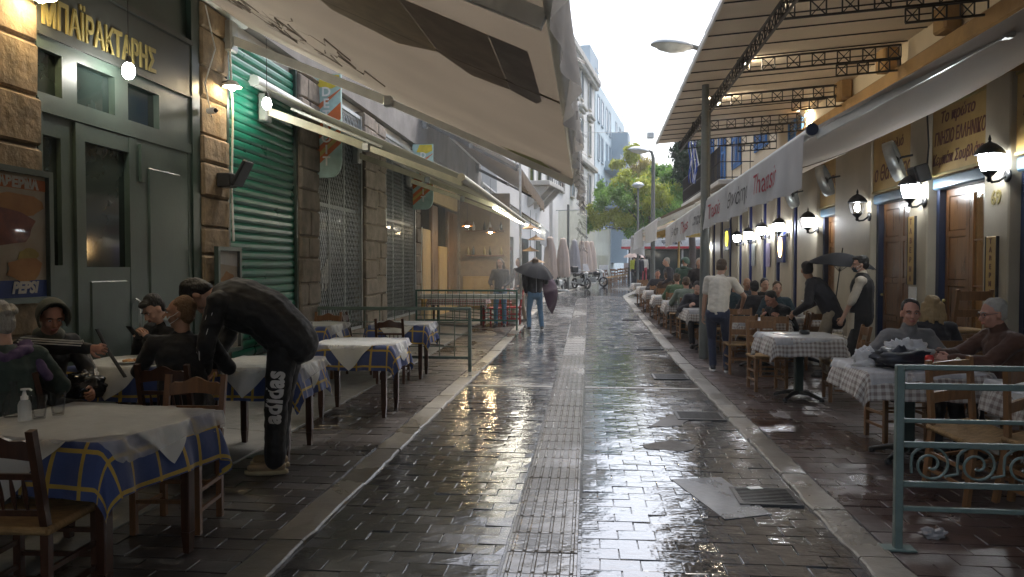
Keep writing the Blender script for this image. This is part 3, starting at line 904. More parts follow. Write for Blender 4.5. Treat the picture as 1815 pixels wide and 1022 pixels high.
m_porange = mat('print_orange', (.48, .12, .03), .6)
m_plight = mat('print_pale_blue', (.36, .52, .5), .6)
random.seed(5)
poster('food_poster', 'framed grilled food poster with red and blue bands on the left stone pillar', 4.72, ly(70), 1.33, 2.33,
       [([(0, 0), (1, 0), (1, .14), (0, .14)], m_pblue), ([(0, .88), (1, .88), (1, .97), (0, .97)], m_pred), (blob(.55, .74, .4, .1), m_bread), (blob(.4, .56, .42, .14), m_meat), (blob(.72, .34, .15, .06), m_pyel), (blob(.68, .23, .26, .1), m_bread)],
       [('ΤΑΒΕΡΝΑ', .545, .885, .098, m_white, 0), ('PEPSI', .64, .115, .115, m_white, .25)])
poster('menu_board', 'narrow framed kebab poster on the stone pillar by the shutter', ly(362), ly(405), .62, 1.83,
       [([(0, .87), (1, .84), (1, 1), (0, 1)], m_white), (blob(.5, .62, .4, .16), m_bread), (blob(.45, .38, .3, .2), m_meat)], [], xo=.12)
# camera, floodlight, cable
t = thing('security_camera', 'small white dome camera on the stone pillar under the lit lamp', 'camera', (XL + .08, yB0 + .1, PX(365, 200, XL).z))
mb = MB(); mb.tube([(0, 0, 0), (.09, -.02, 0)], .035, 10); obj('body', mb, m_white, t)
mb = MB(); mb.ball((.10, -.022, 0), .025); obj('lens', mb, m_black, t)
p = PX(390, 315, XL + .2)
t = thing('floodlight', 'black tilted floodlight on a bracket on the stone pillar beside the shutter', 'floodlight', (XL + .08, (yB0 + yB1) / 2 + .05, p.z))
mb = MB(); mb.cbox(.0, .16, -.09, .09, -.08, .08, .01); obj('bracket', mb, m_black, t)
mb = MB(); mb.cbox(-.02, .02, -.12, .12, -.16, .16, .012, M=Matrix.Translation((.24, .05, .08)) @ Matrix.Rotation(.5, 4, 'Y')); obj('housing', mb, m_black, t)
mb = MB(); mb.tube([(XL + .1, yB1 - .05, 4.3), (XL + .14, yB1 - .06, 3.4), (XL + .11, yB1 - .05, 2.5), (XL + .13, yB1 - .05, 1.9)], .012, 6); mb.tube([(XL + .1, yB0 + .03, 4.45), (XL + .16, yB0 + .12, 4.0), (XL + .1, yB0 + .0, 3.6), (XL + .12, yB0 + .1, 3.25)], .008, 5)
tag(obj('wall_cable', mb, m_white), 'white cables running down the stone pillar beside the shutter', 'cable')
# blade signs
def blade(u0, u1, vt, vb, Y, lb):
    x0 = PY(u0, vb, Y).x; x1 = PY(u1, vb, Y).x; z0 = PY(u0, vb, Y).z; z1 = PY(u0, vt, Y).z
    W, Hh = x1 - x0, z1 - z0
    t = thing('blade_sign', lb, 'shop sign', (x0, Y, z0), 0, 'striped shop signs standing out from the left wall')
    def R(a): return [(a * W, 0)]
    out = [(0, 0), (.62, 0)] + [(.62 + .38 * math.sin(q), .16 - .16 * math.cos(q)) for q in [math.radians(x) for x in (15, 30, 45, 60, 75, 90)]] + [(1, 1), (0, 1)]
    mb = MB(); mb.prism([(a * W, c * Hh) for a, c in out], lambda a, c: (a, .03, c), lambda a, c: (a, -.03, c)); obj('panel', mb, m_plight, t)
    def stripe(c0, c1, m, k):
        # rising to the right
        poly = [(0, c0), (0, c1), (1, c1 + .27), (1, c0 + .27)]
        poly = [(a, max(.02, min(.86, c))) for a, c in poly]
        mb = MB(); y = -.031 - .001 * k
        mb.prism([(a * W, c * Hh) for a, c in poly], lambda a, c: (a, y + .001, c), lambda a, c: (a, y, c)); obj('stripe', mb, m, t)
    stripe(.06, .12, m_pred, 0); stripe(.12, .17, m_pyel, 1); stripe(.17, .23, m_pred, 2); stripe(.30, .46, m_porange, 3); stripe(.58, .66, m_pred, 4)
    mb = MB(); mb.prism([(a * W, c * Hh) for a, c in ((.2, .88), (.35, .99), (.95, .99), (.98, .9), (.7, .86))], lambda a, c: (a, -.036, c), lambda a, c: (a, -.04, c)); obj('emblem', mb, mat('sign_yellow', (.6, .48, .05), .5), t)
    for i, ch in enumerate('TIORTED'):
        tm = text_mb(ch, .2 * Hh * .62, .004, bold=.004); tm.xf(frame_M((.52 * W, -.042, (.155 + .112 * i) * Hh), (1, 0, 0), (0, 0, 1))); obj('letter', tm, m_white, t)
    mb = MB(); mb.beam((-.14, 0, Hh * .3), (.02, 0, Hh * .3), .03, .03); mb.beam((-.14, 0, Hh * .85), (.02, 0, Hh * .85), .03, .03); obj('bracket', mb, m_black, t)
blade(553, 606, 133, 315, 11.55, 'larger and nearer striped shop sign beside the first mesh grille')
blade(732, 768, 256, 371, 18.2, 'smaller striped shop sign beyond the second mesh grille')
# ------------------------------------------------------------------ awnings on the left
def awning(name, lb, y0, y1, xb, zb, xf, zf, m, val=.0, valm=None, seed=1, sag=.05, arms=(), armm=None, seams=True, zf2=None, y0b=None, zb2=None):
    zf2 = zf if zf2 is None else zf2
    zb2 = zb if zb2 is None else zb2
    y0b = y0 if y0b is None else y0b
    t = thing(name, lb, 'awning', (xb, (y0 + y1) / 2, zb))
    T = Matrix.Translation((-xb, -(y0 + y1) / 2, -zb))
    sg = 1 if xf > xb else -1
    def f(a, b):
        s = math.sin(math.pi * a) * sag * min(1, .25 + b * 5)
        zB = zb + (zb2 - zb) * min(1, b * 5)
        return (xb + (xf - xb) * a, y0 + (y0b - y0) * (1 - a) * (1 - b) + (y1 - y0) * b, zB + (zf + (zf2 - zf) * b - zB) * a - s + .012 * math.sin(b * 40 + seed) * a)
    mb = MB(); mb.grid(f, 16, 40, uv=False)
    mb.grid(lambda a, b: tuple(Vector(f(a, b)) + Vector((0, 0, .006))), 16, 40, uv=False)
    # close the rim
    rim = []
    mb.xf(T); obj('canvas', mb, m, t)
    mb = MB(); mb.tube([(xb, y0b, zb + .02), (xb, y1, zb2 + .02)], .075, 12); mb.xf(T); obj('roller', mb, m_alu, t)
    mb = MB(); mb.tube([(xf, y0 - .03, zf - .02), (xf, y1 + .03, zf2 - .02)], .05, 10); mb.xf(T); obj('front_rail', mb, armm or m_alu, t)
    if seams:
        for b in ((.713,) if y0 < 0 else (.3, .62)):
            mb = MB(); mb.tube([Vector(f(a / 12, b)) - Vector((0, 0, .006)) for a in range(13)], .006, 4); mb.xf(T); obj('seam', mb, m_prnt, t)
    if val:
        def g(a, b):
            return (xf + sg * (.05 + .03 * b * math.sin(a * (y1 - y0) * 5 + seed) + .02 * b * math.sin(a * (y1 - y0) * 13)), y0 + (y1 - y0) * a, zf + (zf2 - zf) * a - .04 - val * b * (1 + .03 * math.sin(a * (y1 - y0) * 3)))
        mb = MB(); mb.grid(g, int((y1 - y0) * 14), 6, uv=False); mb.xf(T); V = obj('valance', mb, valm or m_val, t)
    for ya, dy in arms:
        e = Vector((xb + (xf - xb) * .48, ya + dy, zb + (zf - zb) * .48 - .16))
        s0 = Vector((xb + sg * .08, ya, zb - .32)); s1 = Vector((xf - sg * .05, ya + .1, zf - .05))
        mb = MB(); mb.beam(s0, e, .05, .10); mb.xf(T); obj('arm', mb, armm or m_alu, t)
        mb = MB(); mb.beam(e + Vector((0, .01, 0)), s1, .04, .075); mb.xf(T); obj('arm', mb, armm or m_alu, t)
        mb = MB(); mb.cbox(e.x - .05, e.x + .05, e.y - .05, e.y + .05, e.z - .06, e.z + .06, .015); mb.xf(T); obj('joint', mb, m_galv, t)
        mb = MB(); mb.cbox(xb - sg * .02, xb + sg * .1, ya - .09, ya + .09, zb - .46, zb - .1, .02); mb.xf(T); obj('arm_bracket', mb, m_galv, t)
    return t, T, f
A1, T1, f1 = awning('awning', 'large beige awning overhead on the left with printed pictures, over the taverna tables', -6.0, 9.0, XL + .05, 4.56, -.12, 2.60, m_awn, .30, m_val, 1, arms=((8.55, -.15), (2.85, .2)))
f1_all = f1
f1 = lambda a, b: f1_all(a, (1.6 + 7.4 * b + 6.0) / 15.0)
# pictures and writing printed on the canvas
def on_canvas(f, pts, m, name, T, par):
    mb = MB()
    # small quads pressed under the canvas
    n = 10
    def P(a, b): return Vector(f(a, b)) - Vector((0, 0, .010))
    a0, a1, b0, b1 = pts
    mb.grid(lambda s, q: P(a0 + (a1 - a0) * s, b0 + (b1 - b0) * q), n, n, uv=False); mb.xf(T); obj(name, mb, m, par)
def curve_canvas(f, poly, m, name, T, par):
    mb = MB(); c = (sum(p[0] for p in poly) / len(poly), sum(p[1] for p in poly) / len(poly))
    vs = [Vector(f(*p)) - Vector((0, 0, .012)) for p in [c] + poly]
    mb.add(vs, [(0, i, i % len(poly) + 1) for i in range(1, len(poly) + 1)]); mb.xf(T); obj(name, mb, m, par)
curve_canvas(f1, [(.60, .36), (.79, .30), (.80, .42), (.72, .46), (.62, .44)], m_prnto, 'print', T1, A1)
curve_canvas(f1, [(.791, .30), (.905, .30), (.905, .45), (.84, .46), (.801, .42)], m_prntb, 'print', T1, A1)
curve_canvas(f1, [(.906, .30), (.955, .30), (.957, .44), (.945, .465), (.906, .45)], m_prntd, 'print', T1, A1)
curve_canvas(f1, [(.78, .955), (.9, .93), (.93, .97), (.86, .985)], mat('awning_print_olive', (.25, .26, .08), .8), 'print', T1, A1)
curve_canvas(f1, [(.91, .935), (.955, .95), (.95, .98), (.932, .972)], m_prntd, 'print', T1, A1)
random.seed(9)
# big mirrored script seen through the cloth, as thin ink strokes
for k in range(26):
    a = random.uniform(.10, .42); b = .62 + (a - .1) * .55 + random.uniform(-.12, .12)
    l = random.uniform(.03, .10)
    pts = [(a + l * q / 5 + .006 * math.sin(q * 2 + k), min(.985, b + (.05 * (q / 5) ** 2) * random.choice((-1, 1)))) for q in range(6)]
    mb = MB(); mb.tube([Vector(f1(*p)) - Vector((0, 0, .012)) for p in pts], .007, 4, flat=(1, .15)); mb.xf(T1); obj('ink_stroke', mb, m_prnt, A1)
# clear rain strip hanging from the awning's front rail
def strip(a, b):
    y = 4.5 + 4.5 * a
    return (-.07 + .03 * math.sin(a * 21) * b + .012 * math.sin(a * 47 + 1) * b, y + .02 * math.sin(b * 6), 2.58 - .34 * b * (1 + .15 * math.sin(a * 9)))
mb = MB(); mb.grid(strip, 80, 10, uv=False)
tag(obj('rain_flap', mb, m_film), 'crumpled clear plastic flap hanging from the edge of the large beige awning', 'plastic flap')
# drops falling off the awning edge
mb = MB(); random.seed(4)
for k in range(90):
    y = random.uniform(3.0, 9.2); z = random.uniform(1.7, 2.55)
    mb.tube([(-.05 + random.uniform(-.02, .05), y, z), (-.05, y, z + random.uniform(.02, .05))], .004, 4)
o = obj('falling_drops', mb, m_glass, kind='stuff'); tag(o, 'water drops falling from the edge of the large awning', 'water drops')
A2, T2, f2 = awning('awning', 'long grey-green awning in front of the mesh grilles, lower than the large one', 9.25, 18.4, XL + .05, 3.93, -1.55, 2.72, m_awn2, .0, None, 2, sag=.03, arms=((9.5, .35), (13.4, .3), (17.4, .2)), armm=mat('cream_awning_arm', (.62, .6, .46), .4))
mb = MB(); mb.tube([(-1.62, 13.0, 2.62), (-1.62, 18.2, 2.66)], .022, 8)
tag(obj('light_tube', mb, m_led), 'long lit tube along the front edge of the grey-green awning', 'tube light')
mb = MB(); mb.tube([(XL + .4, 9.6, 3.66), (XL + 1.6, 9.62, 3.15)], .02, 8)
tag(obj('awning_bar', mb, m_alu), 'pale metal bar under the near end of the grey-green awning', 'bar')
# rain curtain across the pavement
YC = 18.75
def curt(a, b):
    return (XL + .02 + (2.57) * a, YC + .03 * math.sin(a * 17) * (1 - b) + .015 * math.sin(a * 43 + b * 5), .92 + (5.55 - 1.42 * a - .92) * b)
t = thing('rain_curtain', 'large clear plastic rain curtain hanging across the left pavement', 'rain curtain', (0, 0, 0))
awning('awning', 'high grey awning over the cafe behind the rain curtain', 18.85, 29.4, XL + .05, 5.6, -1.75, 4.12, m_awnb, .35, m_awnb, 8, seams=False, arms=((19.2, .3), (28.5, .2)), armm=m_black)
mb = MB(); mb.grid(curt, 60, 24, uv=False); obj('sheet', mb, m_curt, t)
mb = MB(); mb.tube([(-1.66, YC, .80), (-1.68, YC, 4.2)], .032, 6); mb.tube([(XL + .02, YC - .02, .9), (-1.62, YC - .02, .9)], .018, 6); mb.box(XL + .05, -1.66, YC - .012, YC + .012, .80, .93); obj('hem', mb, m_white, t)
mb = MB(); mb.tube([(XL + .12, YC - .1, .8), (XL + .10, YC - .1, 1.6), (XL + .12, YC - .1, 2.6)], .012, 5); obj('cord', mb, m_white, t)
# ------------------------------------------------------------------ green railings on the left
def railing(name, lb, y, x0, x1, h, m, rows, cols, base, z0, top=.05, frame=.05, extra=None):
    t = thing(name, lb, 'railing', (x1, y, base), 0)
    w = x0 - x1
    mb = MB(); mb.cbox(w, .02, -.025, .025, h - top, h, .006); obj('top_rail', mb, m, t)
    mb = MB(); mb.cbox(-frame / 2, frame / 2, -frame / 2, frame / 2, 0, h - top - .001, .005); obj('post', mb, m, t)
    mb = MB(); mb.cbox(w, w + frame, -frame / 2, frame / 2, 0, h - top - .001, .005); obj('post', mb, m, t)
    mb = MB(); mb.cbox(w + frame + .001, -frame / 2 - .001, -.018, .018, z0, z0 + .04, .004); obj('bottom_rail', mb, m, t)
    for k in range(rows):
        z = z0 + (h - z0 - top) * (k + 1) / (rows + 1)
        mb = MB(); mb.tube([(w + frame, .004, z), (-frame / 2, .004, z)], .008, 6); obj('bar', mb, m, t)
    for k in range(cols):
        x = w + frame + (abs(w) - frame) * (k + 1) / (cols + 1)
        mb = MB(); mb.tube([(x, -.008, z0 + .04), (x, -.008, h - top)], .008, 6); obj('bar', mb, m, t)
    return t
railing('iron_railing', 'sage green iron railing with square mesh beside the blue tables', 11.4, XL + .08, -1.79, .99, m_fence, 3, 9, 0, .2)
railing('iron_railing', 'dark green iron railing in front of the rain curtain', 18.1, XL + .08, -1.70, .98, m_fenced, 4, 13, gz(18.1), .22, top=.04, frame=.04)
# ------------------------------------------------------------------ RIGHT: the restaurant house
def ry(u): return PX(u, CY, XR).y
rest = thing('restaurant_building', 'ochre and cream house with lit restaurant fronts and blue shutters on the right', 'building', (XR, 15, 0))
rinv = Matrix.Translation((-XR, -15, 0))
def rp_(name, mb, m, parent=None, label=None):
    mb.xf(rinv)
    return obj(name, mb, m, parent if parent is not None else rest, None, label)
Y_END = 31.4
mb = MB(); mb.box(XR + .02, XR + 4, -8.0, Y_END, 4.3, 9.5); rp_('upper_wall', mb, m_cream)
mb = MB(); mb.box(XR + 2.6, XR + 4, -8.0, Y_END, -.1, 4.3); mb.box(XR + .3, XR + 2.599, -8.0, Y_END, 3.3, 3.5); mb.box(XR + .3, XR + 2.599, -8.0, Y_END, -.1, -.0); rp_('inner_wall', mb, mat('warm_dim_interior', (.34, .19, .08), .8))
mb = MB(); mb.box(XR - .0, XR + .5, -8.0, Y_END, 3.75, 4.299); rp_('lintel_wall', mb, m_ochre)
mb = MB(); mb.cbox(XR - .12, XR + .02, 2.0, 17.5, 4.35, 4.6, .03); rp_('cornice', mb, m_ochre)
for y in (6.2, 8.2, 10.2, 12.2, 14.2):
    mb = MB(); mb.cbox(XR - .22, XR - .0, y, y + .35, 4.62, 5.0, .03); rp_('corbel', mb, m_ochre)
# fronts from near to far: (u_near, u_far) of pilasters
def pilaster(y0, y1, out=.10, m=None, ztop=3.75):
    mb = MB(); mb.cbox(XR - out, XR + .5, y0, y1, -.05, ztop, .015)
    mb.cbox(XR - out - .03, XR - out + .05, y0 - .02, y1 + .02, -.02, .35, .012)
    return rp_('pilaster', mb, m or m_pil)
def blue_frame(y0, y1, zt, m):
    for a, b in ((y0 + .002, y0 + .09), (y1 - .09, y1 - .002)):
        mb = MB(); mb.box(XR + .02, XR + .16, a, b, 0, zt - .001); rp_('door_jamb', mb, m)
def door_bay(y0, y1, zl, leaves, glass, sign, m_frame):
    blue_frame(y0, y1, zl, m_frame)
    mb = MB(); mb.cbox(XR - .04, XR + .14, y0 + .003, y1 - .003, zl, zl + .16, .02); rp_('lintel', mb, m_lint)
    a0, a1 = y0 + .092, y1 - .092
    w = (a1 - a0) / leaves
    for k in range(leaves):
        p, q = a0 + w * k + .004, a0 + w * (k + 1) - .004
        mb = MB(); f = .09
        X0, X1 = XR + .10, XR + .15
        mb.box(X0, X1, p, p + f, .02, zl - .004); mb.box(X0, X1, q - f, q, .02, zl - .004)
        zs = [.02, .75, 1.35, 2.0, zl - .004] if not glass[k] else [.02, .7, zl - .004]
        for z in zs[:-1]: mb.box(X0, X1, p + f, q - f, z, z + .08)
        mb.box(X0, X1, p + f, q - f, zl - .1, zl - .004)
        D = rp_('door', mb, m_doorw)
        for i in range(len(zs) - 1):
            z0, z1 = zs[i] + .08, (zs[i + 1] if i < len(zs) - 2 else zl - .1)
            mb = MB()
            if glass[k] and i > 0:
                mb.box(X0 + .02, X0 + .026, p + f, q - f, z0, z1); rp_('pane', mb, m_glassw, D)
                mb = MB()
                for zz in (z0 + (z1 - z0) * .33, z0 + (z1 - z0) * .66): mb.box(X0 + .01, X0 + .035, p + f, q - f, zz - .01, zz + .01)
                mb.box(X0 + .01, X0 + .035, (p + q) / 2 - .01, (p + q) / 2 + .01, z0, z1); rp_('glazing_bar', mb, m_doorw, D)
            else:
                mb.cbox(X0 + .008, X1 - .01, p + f, q - f, z0, z1, .02); rp_('door_panel', mb, m_doorw, D)
        mb = MB(); mb.ball((X0 - .03, q - .04 if k % 2 else p + .04, 1.15), .025, 8, 6); rp_('door_handle', mb, m_yel, D)
    if sign:
        mb = MB(); mb.cbox(XR - .05, XR - .005, y0 + .01, y1 - .01, zl + .18, 3.72, .012)
        S = rp_('sign_board', mb, m_signy)
        mb = MB(); z0 = zl + .18
        for (a, b, c, d) in ((y0 + .01, y1 - .01, z0 - .002, z0 + .03), (y0 + .01, y1 - .01, 3.69, 3.722)): mb.box(XR - .062, XR - .04, a, b, c, d)
        rp_('sign_moulding', mb, m_yel, S)
        for txt, zr, sz, off in sign:
            tm = text_mb(txt, sz, .004, shear=.25, bold=.003)
            W = max(p[0] for p in tm.v) - min(p[0] for p in tm.v)
            if W > (y1 - y0) * .9: tm.xf(Matrix.Diagonal(((y1 - y0) * .9 / W, 1, 1, 1)))
            tm.xf(frame_M((XR - .053, (y0 + y1) / 2 + off, z0 + zr), (0, -1, 0), (0, 0, 1)))
            rp_('lettering', tm, m_brwn, S)
m_glassw = clear('warm_door_glass', (.25, .18, .1), .12, .05, fres=1.2)
m_bf = mat('dark_blue_frame_paint', (.012, .02, .05), .4)
# near (offscreen) to far
pilaster(2.0, 4.4); pilaster(6.6, 7.3)
door_bay(7.32, 8.86, 2.64, 2, (0, 0), [('ΤΑΒΕΡΝΑ', .5, .3, 0)], m_bf)
pilaster(8.88, ry(1757))
D1a, D1b = ry(1757) + .01, ry(1655)
door_bay(D1a, D1b, 2.64, 2, (1, 0), [('Το πρώτο', .74, .20, .05), ('ΓΝΗΣΙΟ ΕΛΛΗΝΙΚΟ', .47, .24, 0), ('Κεμπάπ Σουβλάκι', .2, .2, .05)], m_bf)
pilaster(D1b + .01, ry(1622))
door_bay(ry(1622) + .01, ry(1550), 2.62, 2, (0, 0), [('Το παλιό', .68, .2, 0), ('ο Θανάσης', .28, .34, 0)], m_bf)
pilaster(ry(1550) + .01, ry(1486), .08)
door_bay(ry(1486) + .01, ry(1456), 2.6, 2, (0, 0), [('ο Θανάσης', .5, .3, 0)], m_bf)
pilaster(ry(1456) + .01, ry(1420), .1)
ycur = ry(1420) + .01
random.seed(31)
widths = [(.55, 1.1), (.5, .95), (.5, 1.2), (.6, .9), (.55, 1.1), (.6, 1.0), (.5, 1.1), (.6, 1.2)]
for k, (wo, wp) in enumerate(widths):
    y1 = ycur + wo
    if y1 > Y_END - .5: break
    mb = MB(); mb.box(XR - .02, XR + .04, ycur + .002, ycur + .16, 0, 3.745); mb.box(XR - .02, XR + .04, y1 - .1, y1 - .002, 0, 3.745); rp_('blue_post', mb, m_bluep)
    mb = MB(); mb.box(XR + .05, XR + .08, ycur + .16, y1 - .1, 0, 3.745); rp_('shop_pane', mb, m_glassd)
    y2 = min(y1 + wp, Y_END)
    pilaster(y1 + .002, y2, .06)
    ycur = y2 + .002
# house number and vertical signs
tm = text_mb('69', .22, .01, bold=.004); tm.xf(frame_M((XR - .108, (8.88 + ry(1757)) / 2 - .02, PX(1783, 348, XR - .1).z), (0, -1, 0), (0, 0, 1))); rp_('house_number', tm, m_yel)
def vsign(y, z0, z1, lb):
    t = thing('vertical_sign', lb, 'sign', (XR - .10, y, z0), 0, 'narrow upright tavern signs on the right pilasters')
    mb = MB(); mb.cbox(-.03, -.003, -.11, .11, 0, z1 - z0, .008); obj('board', mb, m_signy, t)
    mb = MB(); mb.box(-.034, -.001, -.125, -.112, 0, z1 - z0); mb.box(-.034, -.001, .112, .125, 0, z1 - z0); obj('edge', mb, m_black, t)
    for i, ch in enumerate('ΑΝΡΕΒΑΤ'):
        tm = text_mb(ch, (z1 - z0) / 9, .004, bold=.003); tm.xf(frame_M((-.034, 0, (z1 - z0) * (i + .6) / 7.2), (0, -1, 0), (0, 0, 1))); obj('letter', tm, m_brwn, t)
vsign(ry(1776), 1.25, 1.95, 'upright yellow tavern sign below the gold house number')
vsign(ry(1630), 1.35, 2.32, 'upright yellow tavern sign between the two wooden doors')
mb = MB(); mb.cbox(-.012, 0, -.13, .13, -.17, .17, .004)
tag(obj('paper_notice', mb, m_white, loc=(XR - .105, ry(1632), 1.15)), 'grey paper notice under the upright sign between the wooden doors', 'notice')
for x, y, z, lb in ((XR + 1.2, 10.3, 2.75, 'warm lamp glowing inside behind the glazed wooden door'), (XR + 1.4, 12.6, 2.8, 'warm lamp glowing inside behind the farther wooden doors')):
    t = thing('room_lamp', lb, 'lamp', (x, y, z), 0, 'lamps inside the restaurant')
    mb = MB(); mb.tube([(0, 0, .1), (0, 0, .5)], .006, 5); obj('cord', mb, m_black, t)
    mb = MB(); mb.lathe([(.03, .11), (.10, .02), (.12, -.02)], 14, cap=False); obj('shade', mb, m_white, t)
    mb = MB(); mb.ball((0, 0, 0), .06, 10, 7); obj('bulb', mb, m_warm, t)
# wall lanterns
def lantern_parts(t, lit):
    mb = MB(); mb.lathe([(.075, 0), (.075, .02), (.05, .03)], 12, Matrix.Rotation(-math.pi / 2, 4, 'Y')); obj('wall_plate', mb, m_black, t)
    mb = MB(); mb.tube([(-.02, 0, -.0), (-.10, 0, -.06), (-.17, 0, -.07), (-.2, 0, -.02)], .016, 8); obj('arm', mb, m_black, t)
    mb = MB(); mb.lathe([(.012, -.07), (.03, -.05), (.02, -.02), (.06, .02), (.085, .05)], 12, Matrix.Translation((-.2, 0, 0))); obj('cup', mb, m_black, t)
    if lit == 1:
        mb = MB(); mb.lathe([(.075, .052), (.098, .11), (.115, .19), (.115, .235)], 14, Matrix.Translation((-.2, 0, 0))); obj('globe', mb, m_lant, t)
    else:
        mb = MB(); mb.ball((-.2, 0, .15), (.045, .045, .07), 10, 7); obj('bulb', mb, m_lantd, t)
    mb = MB()
    for k in range(6):
        a = math.pi * k / 3
        mb.tube([(-.2 + r * math.cos(a), r * math.sin(a), z) for r, z in ((.085, .05), (.108, .11), (.124, .19), (.124, .24))], .006, 4)
    obj('rib', mb, m_black, t)
    mb = MB(); mb.lathe([(.15, .232), (.155, .245), (.12, .30), (.07, .345), (.03, .365), (.012, .38), (.018, .40), (.004, .45)], 14, Matrix.Translation((-.2, 0, 0))); obj('cap', mb, m_black, t)
lant = [(1750, 287, 'lit black wall lantern on the pilaster with the gold number', 1), (1610, 337, 'lit black wall lantern under the loudspeaker', 1), (1517, 365, 'black wall lantern with a weak bare bulb', 0), (1430, 390, 'lit black wall lantern just past the end of the valance', 1), (1379, 398, 'lit black wall lantern above the round flame sign', 1),
        (1348, 404, 'lit black wall lantern second beyond the flame sign', 1), (1325, 412, 'lit black wall lantern left of the two menu frames', 1), (1305, 417, 'lit black wall lantern beside the yellow sign', 1), (1246, 431, 'farthest lit wall lantern, beyond the dark post', 1)]
lproto = {}
for u, v, lb, lit in lant:
    p = PX(u, v + 8, XR - .32)
    y = p.y
    loc = (XR - .10, y, p.z - .1)
    if lit not in lproto:
        t = thing('wall_lantern', lb, 'lantern', loc, 0, 'wall lanterns along the right house front'); lantern_parts(t, lit); lproto[lit] = t
    else: dup(lproto[lit], loc, 0, lb)
# fans, loudspeaker, lit round signs
def fan(u, v, lb):
    p = PX(u, v, XR - .35)
    t = thing('wall_fan', lb, 'fan', (p.x, p.y, p.z), 0, 'large steel wall fans under the right awning')
    M = Matrix.Rotation(math.radians(70), 4, 'Y') @ Matrix.Rotation(.5, 4, 'X')
    mb = MB()
    mb.lathe([(.27, -.07), (.29, -.07), (.29, .07), (.27, .07), (.27, -.07)], 22, M, cap=False); obj('drum', mb, m_galv, t)
    mb = MB()
    for k in range(10):
        a = 2 * math.pi * k / 10
        mb.tube([M @ Vector((.05 * math.cos(a), .05 * math.sin(a), .08)), M @ Vector((.28 * math.cos(a), .28 * math.sin(a), .06))], .004, 4)
    obj('guard', mb, m_galv, t)
    mb = MB(); mb.lathe([(.06, -.1), (.06, .05), (.03, .07)], 10, M); obj('motor', mb, m_black, t)
    for k in range(4):
        a = math.pi * k / 2
        c, s_ = math.cos(a), math.sin(a)
        mb = MB(); q = [M @ Vector((c * r - s_ * w, s_ * r + c * w, z)) for r, w, z in ((.05, -.03, -.02), (.24, -.09, -.03), (.25, .06, .03), (.05, .03, .02))]
        q2 = [p_ + (M.to_3x3() @ Vector((0, 0, .006))) for p_ in q]
        mb.hexa(q + q2); obj('blade', mb, m_alu, t)
    mb = MB(); mb.tube([(.35, 0, .1), (.1, 0, .05), (0, 0, 0)], .018, 6); obj('bracket', mb, m_black, t)
fan(1585, 285, 'steel wall fan beside the loudspeaker, nearest to the wooden doors')
fan(1462, 320, 'steel wall fan above the third wooden door')
fan(1402, 345, 'steel wall fan partly hidden by the white valance')
p = PX(1632, 304, XR - .2)
t = thing('loudspeaker', 'black loudspeaker hung on the pilaster above a lit lantern', 'loudspeaker', (XR - .12, p.y, p.z))
mb = MB(); mb.cbox(-.2, -.01, -.14, .14, -.12, .12, .02, M=Matrix.Rotation(-.3, 4, 'Y')); obj('cabinet', mb, m_black, t)
mb = MB(); mb.lathe([(.09, 0), (.06, .01), (.02, .03)], 12, Matrix.Rotation(-.3, 4, 'Y') @ Matrix.Translation((-.201, 0, 0)) @ Matrix.Rotation(math.pi / 2, 4, 'Y')); obj('cone', mb, m_iron, t)
mb = MB(); mb.tube([(0, 0, .05), (.02, .0, .35), (0, .02, .8)], .012, 5); obj('cable', mb, m_black, t)
def round_sign(u, v, hw, hh, Xo, col, lb, estr):
    p = PX(u, v, XR - Xo)
    t = thing('lit_sign', lb, 'lit sign', (p.x, p.y, p.z))
    mb = MB(); mb.cbox(-.02, .04, -hw, hw, -hh, hh, .01); mb.beam((.04, 0, 0), (Xo, 0, 0), .03, .03); obj('board', mb, m_bluep, t)
    mb = MB(); mb.ball((-.022, 0, .02), (.02, hw * .55, hh * .72), 14, 9); obj('light', mb, emitter(lb.split()[0] + '_sign_light', col, estr), t)
round_sign(1384, 438, .30, .36, .16, (1, .62, .25), 'orange glowing flame sign on a blue board on the right wall', 9)
round_sign(1289, 424, .42, .36, .14, (1, .8, .02), 'yellow glowing sign on a blue board far along the right wall', 2.2)
for u, lb in ((1335, 'framed menu hanging on the wall left of the flame sign'), (1361, 'small violet paper beside the flame sign')):
    p = PX(u, 450, XR - .1)
    mb = MB(); mb.cbox(-.01, .01, -.2, .2, -.33, .28, .006); tag(obj('framed_menu', mb, m_galv if u < 1350 else mat('violet_paper', (.3, .25, .4), .7), loc=(p.x, p.y, p.z)), lb, 'menu')
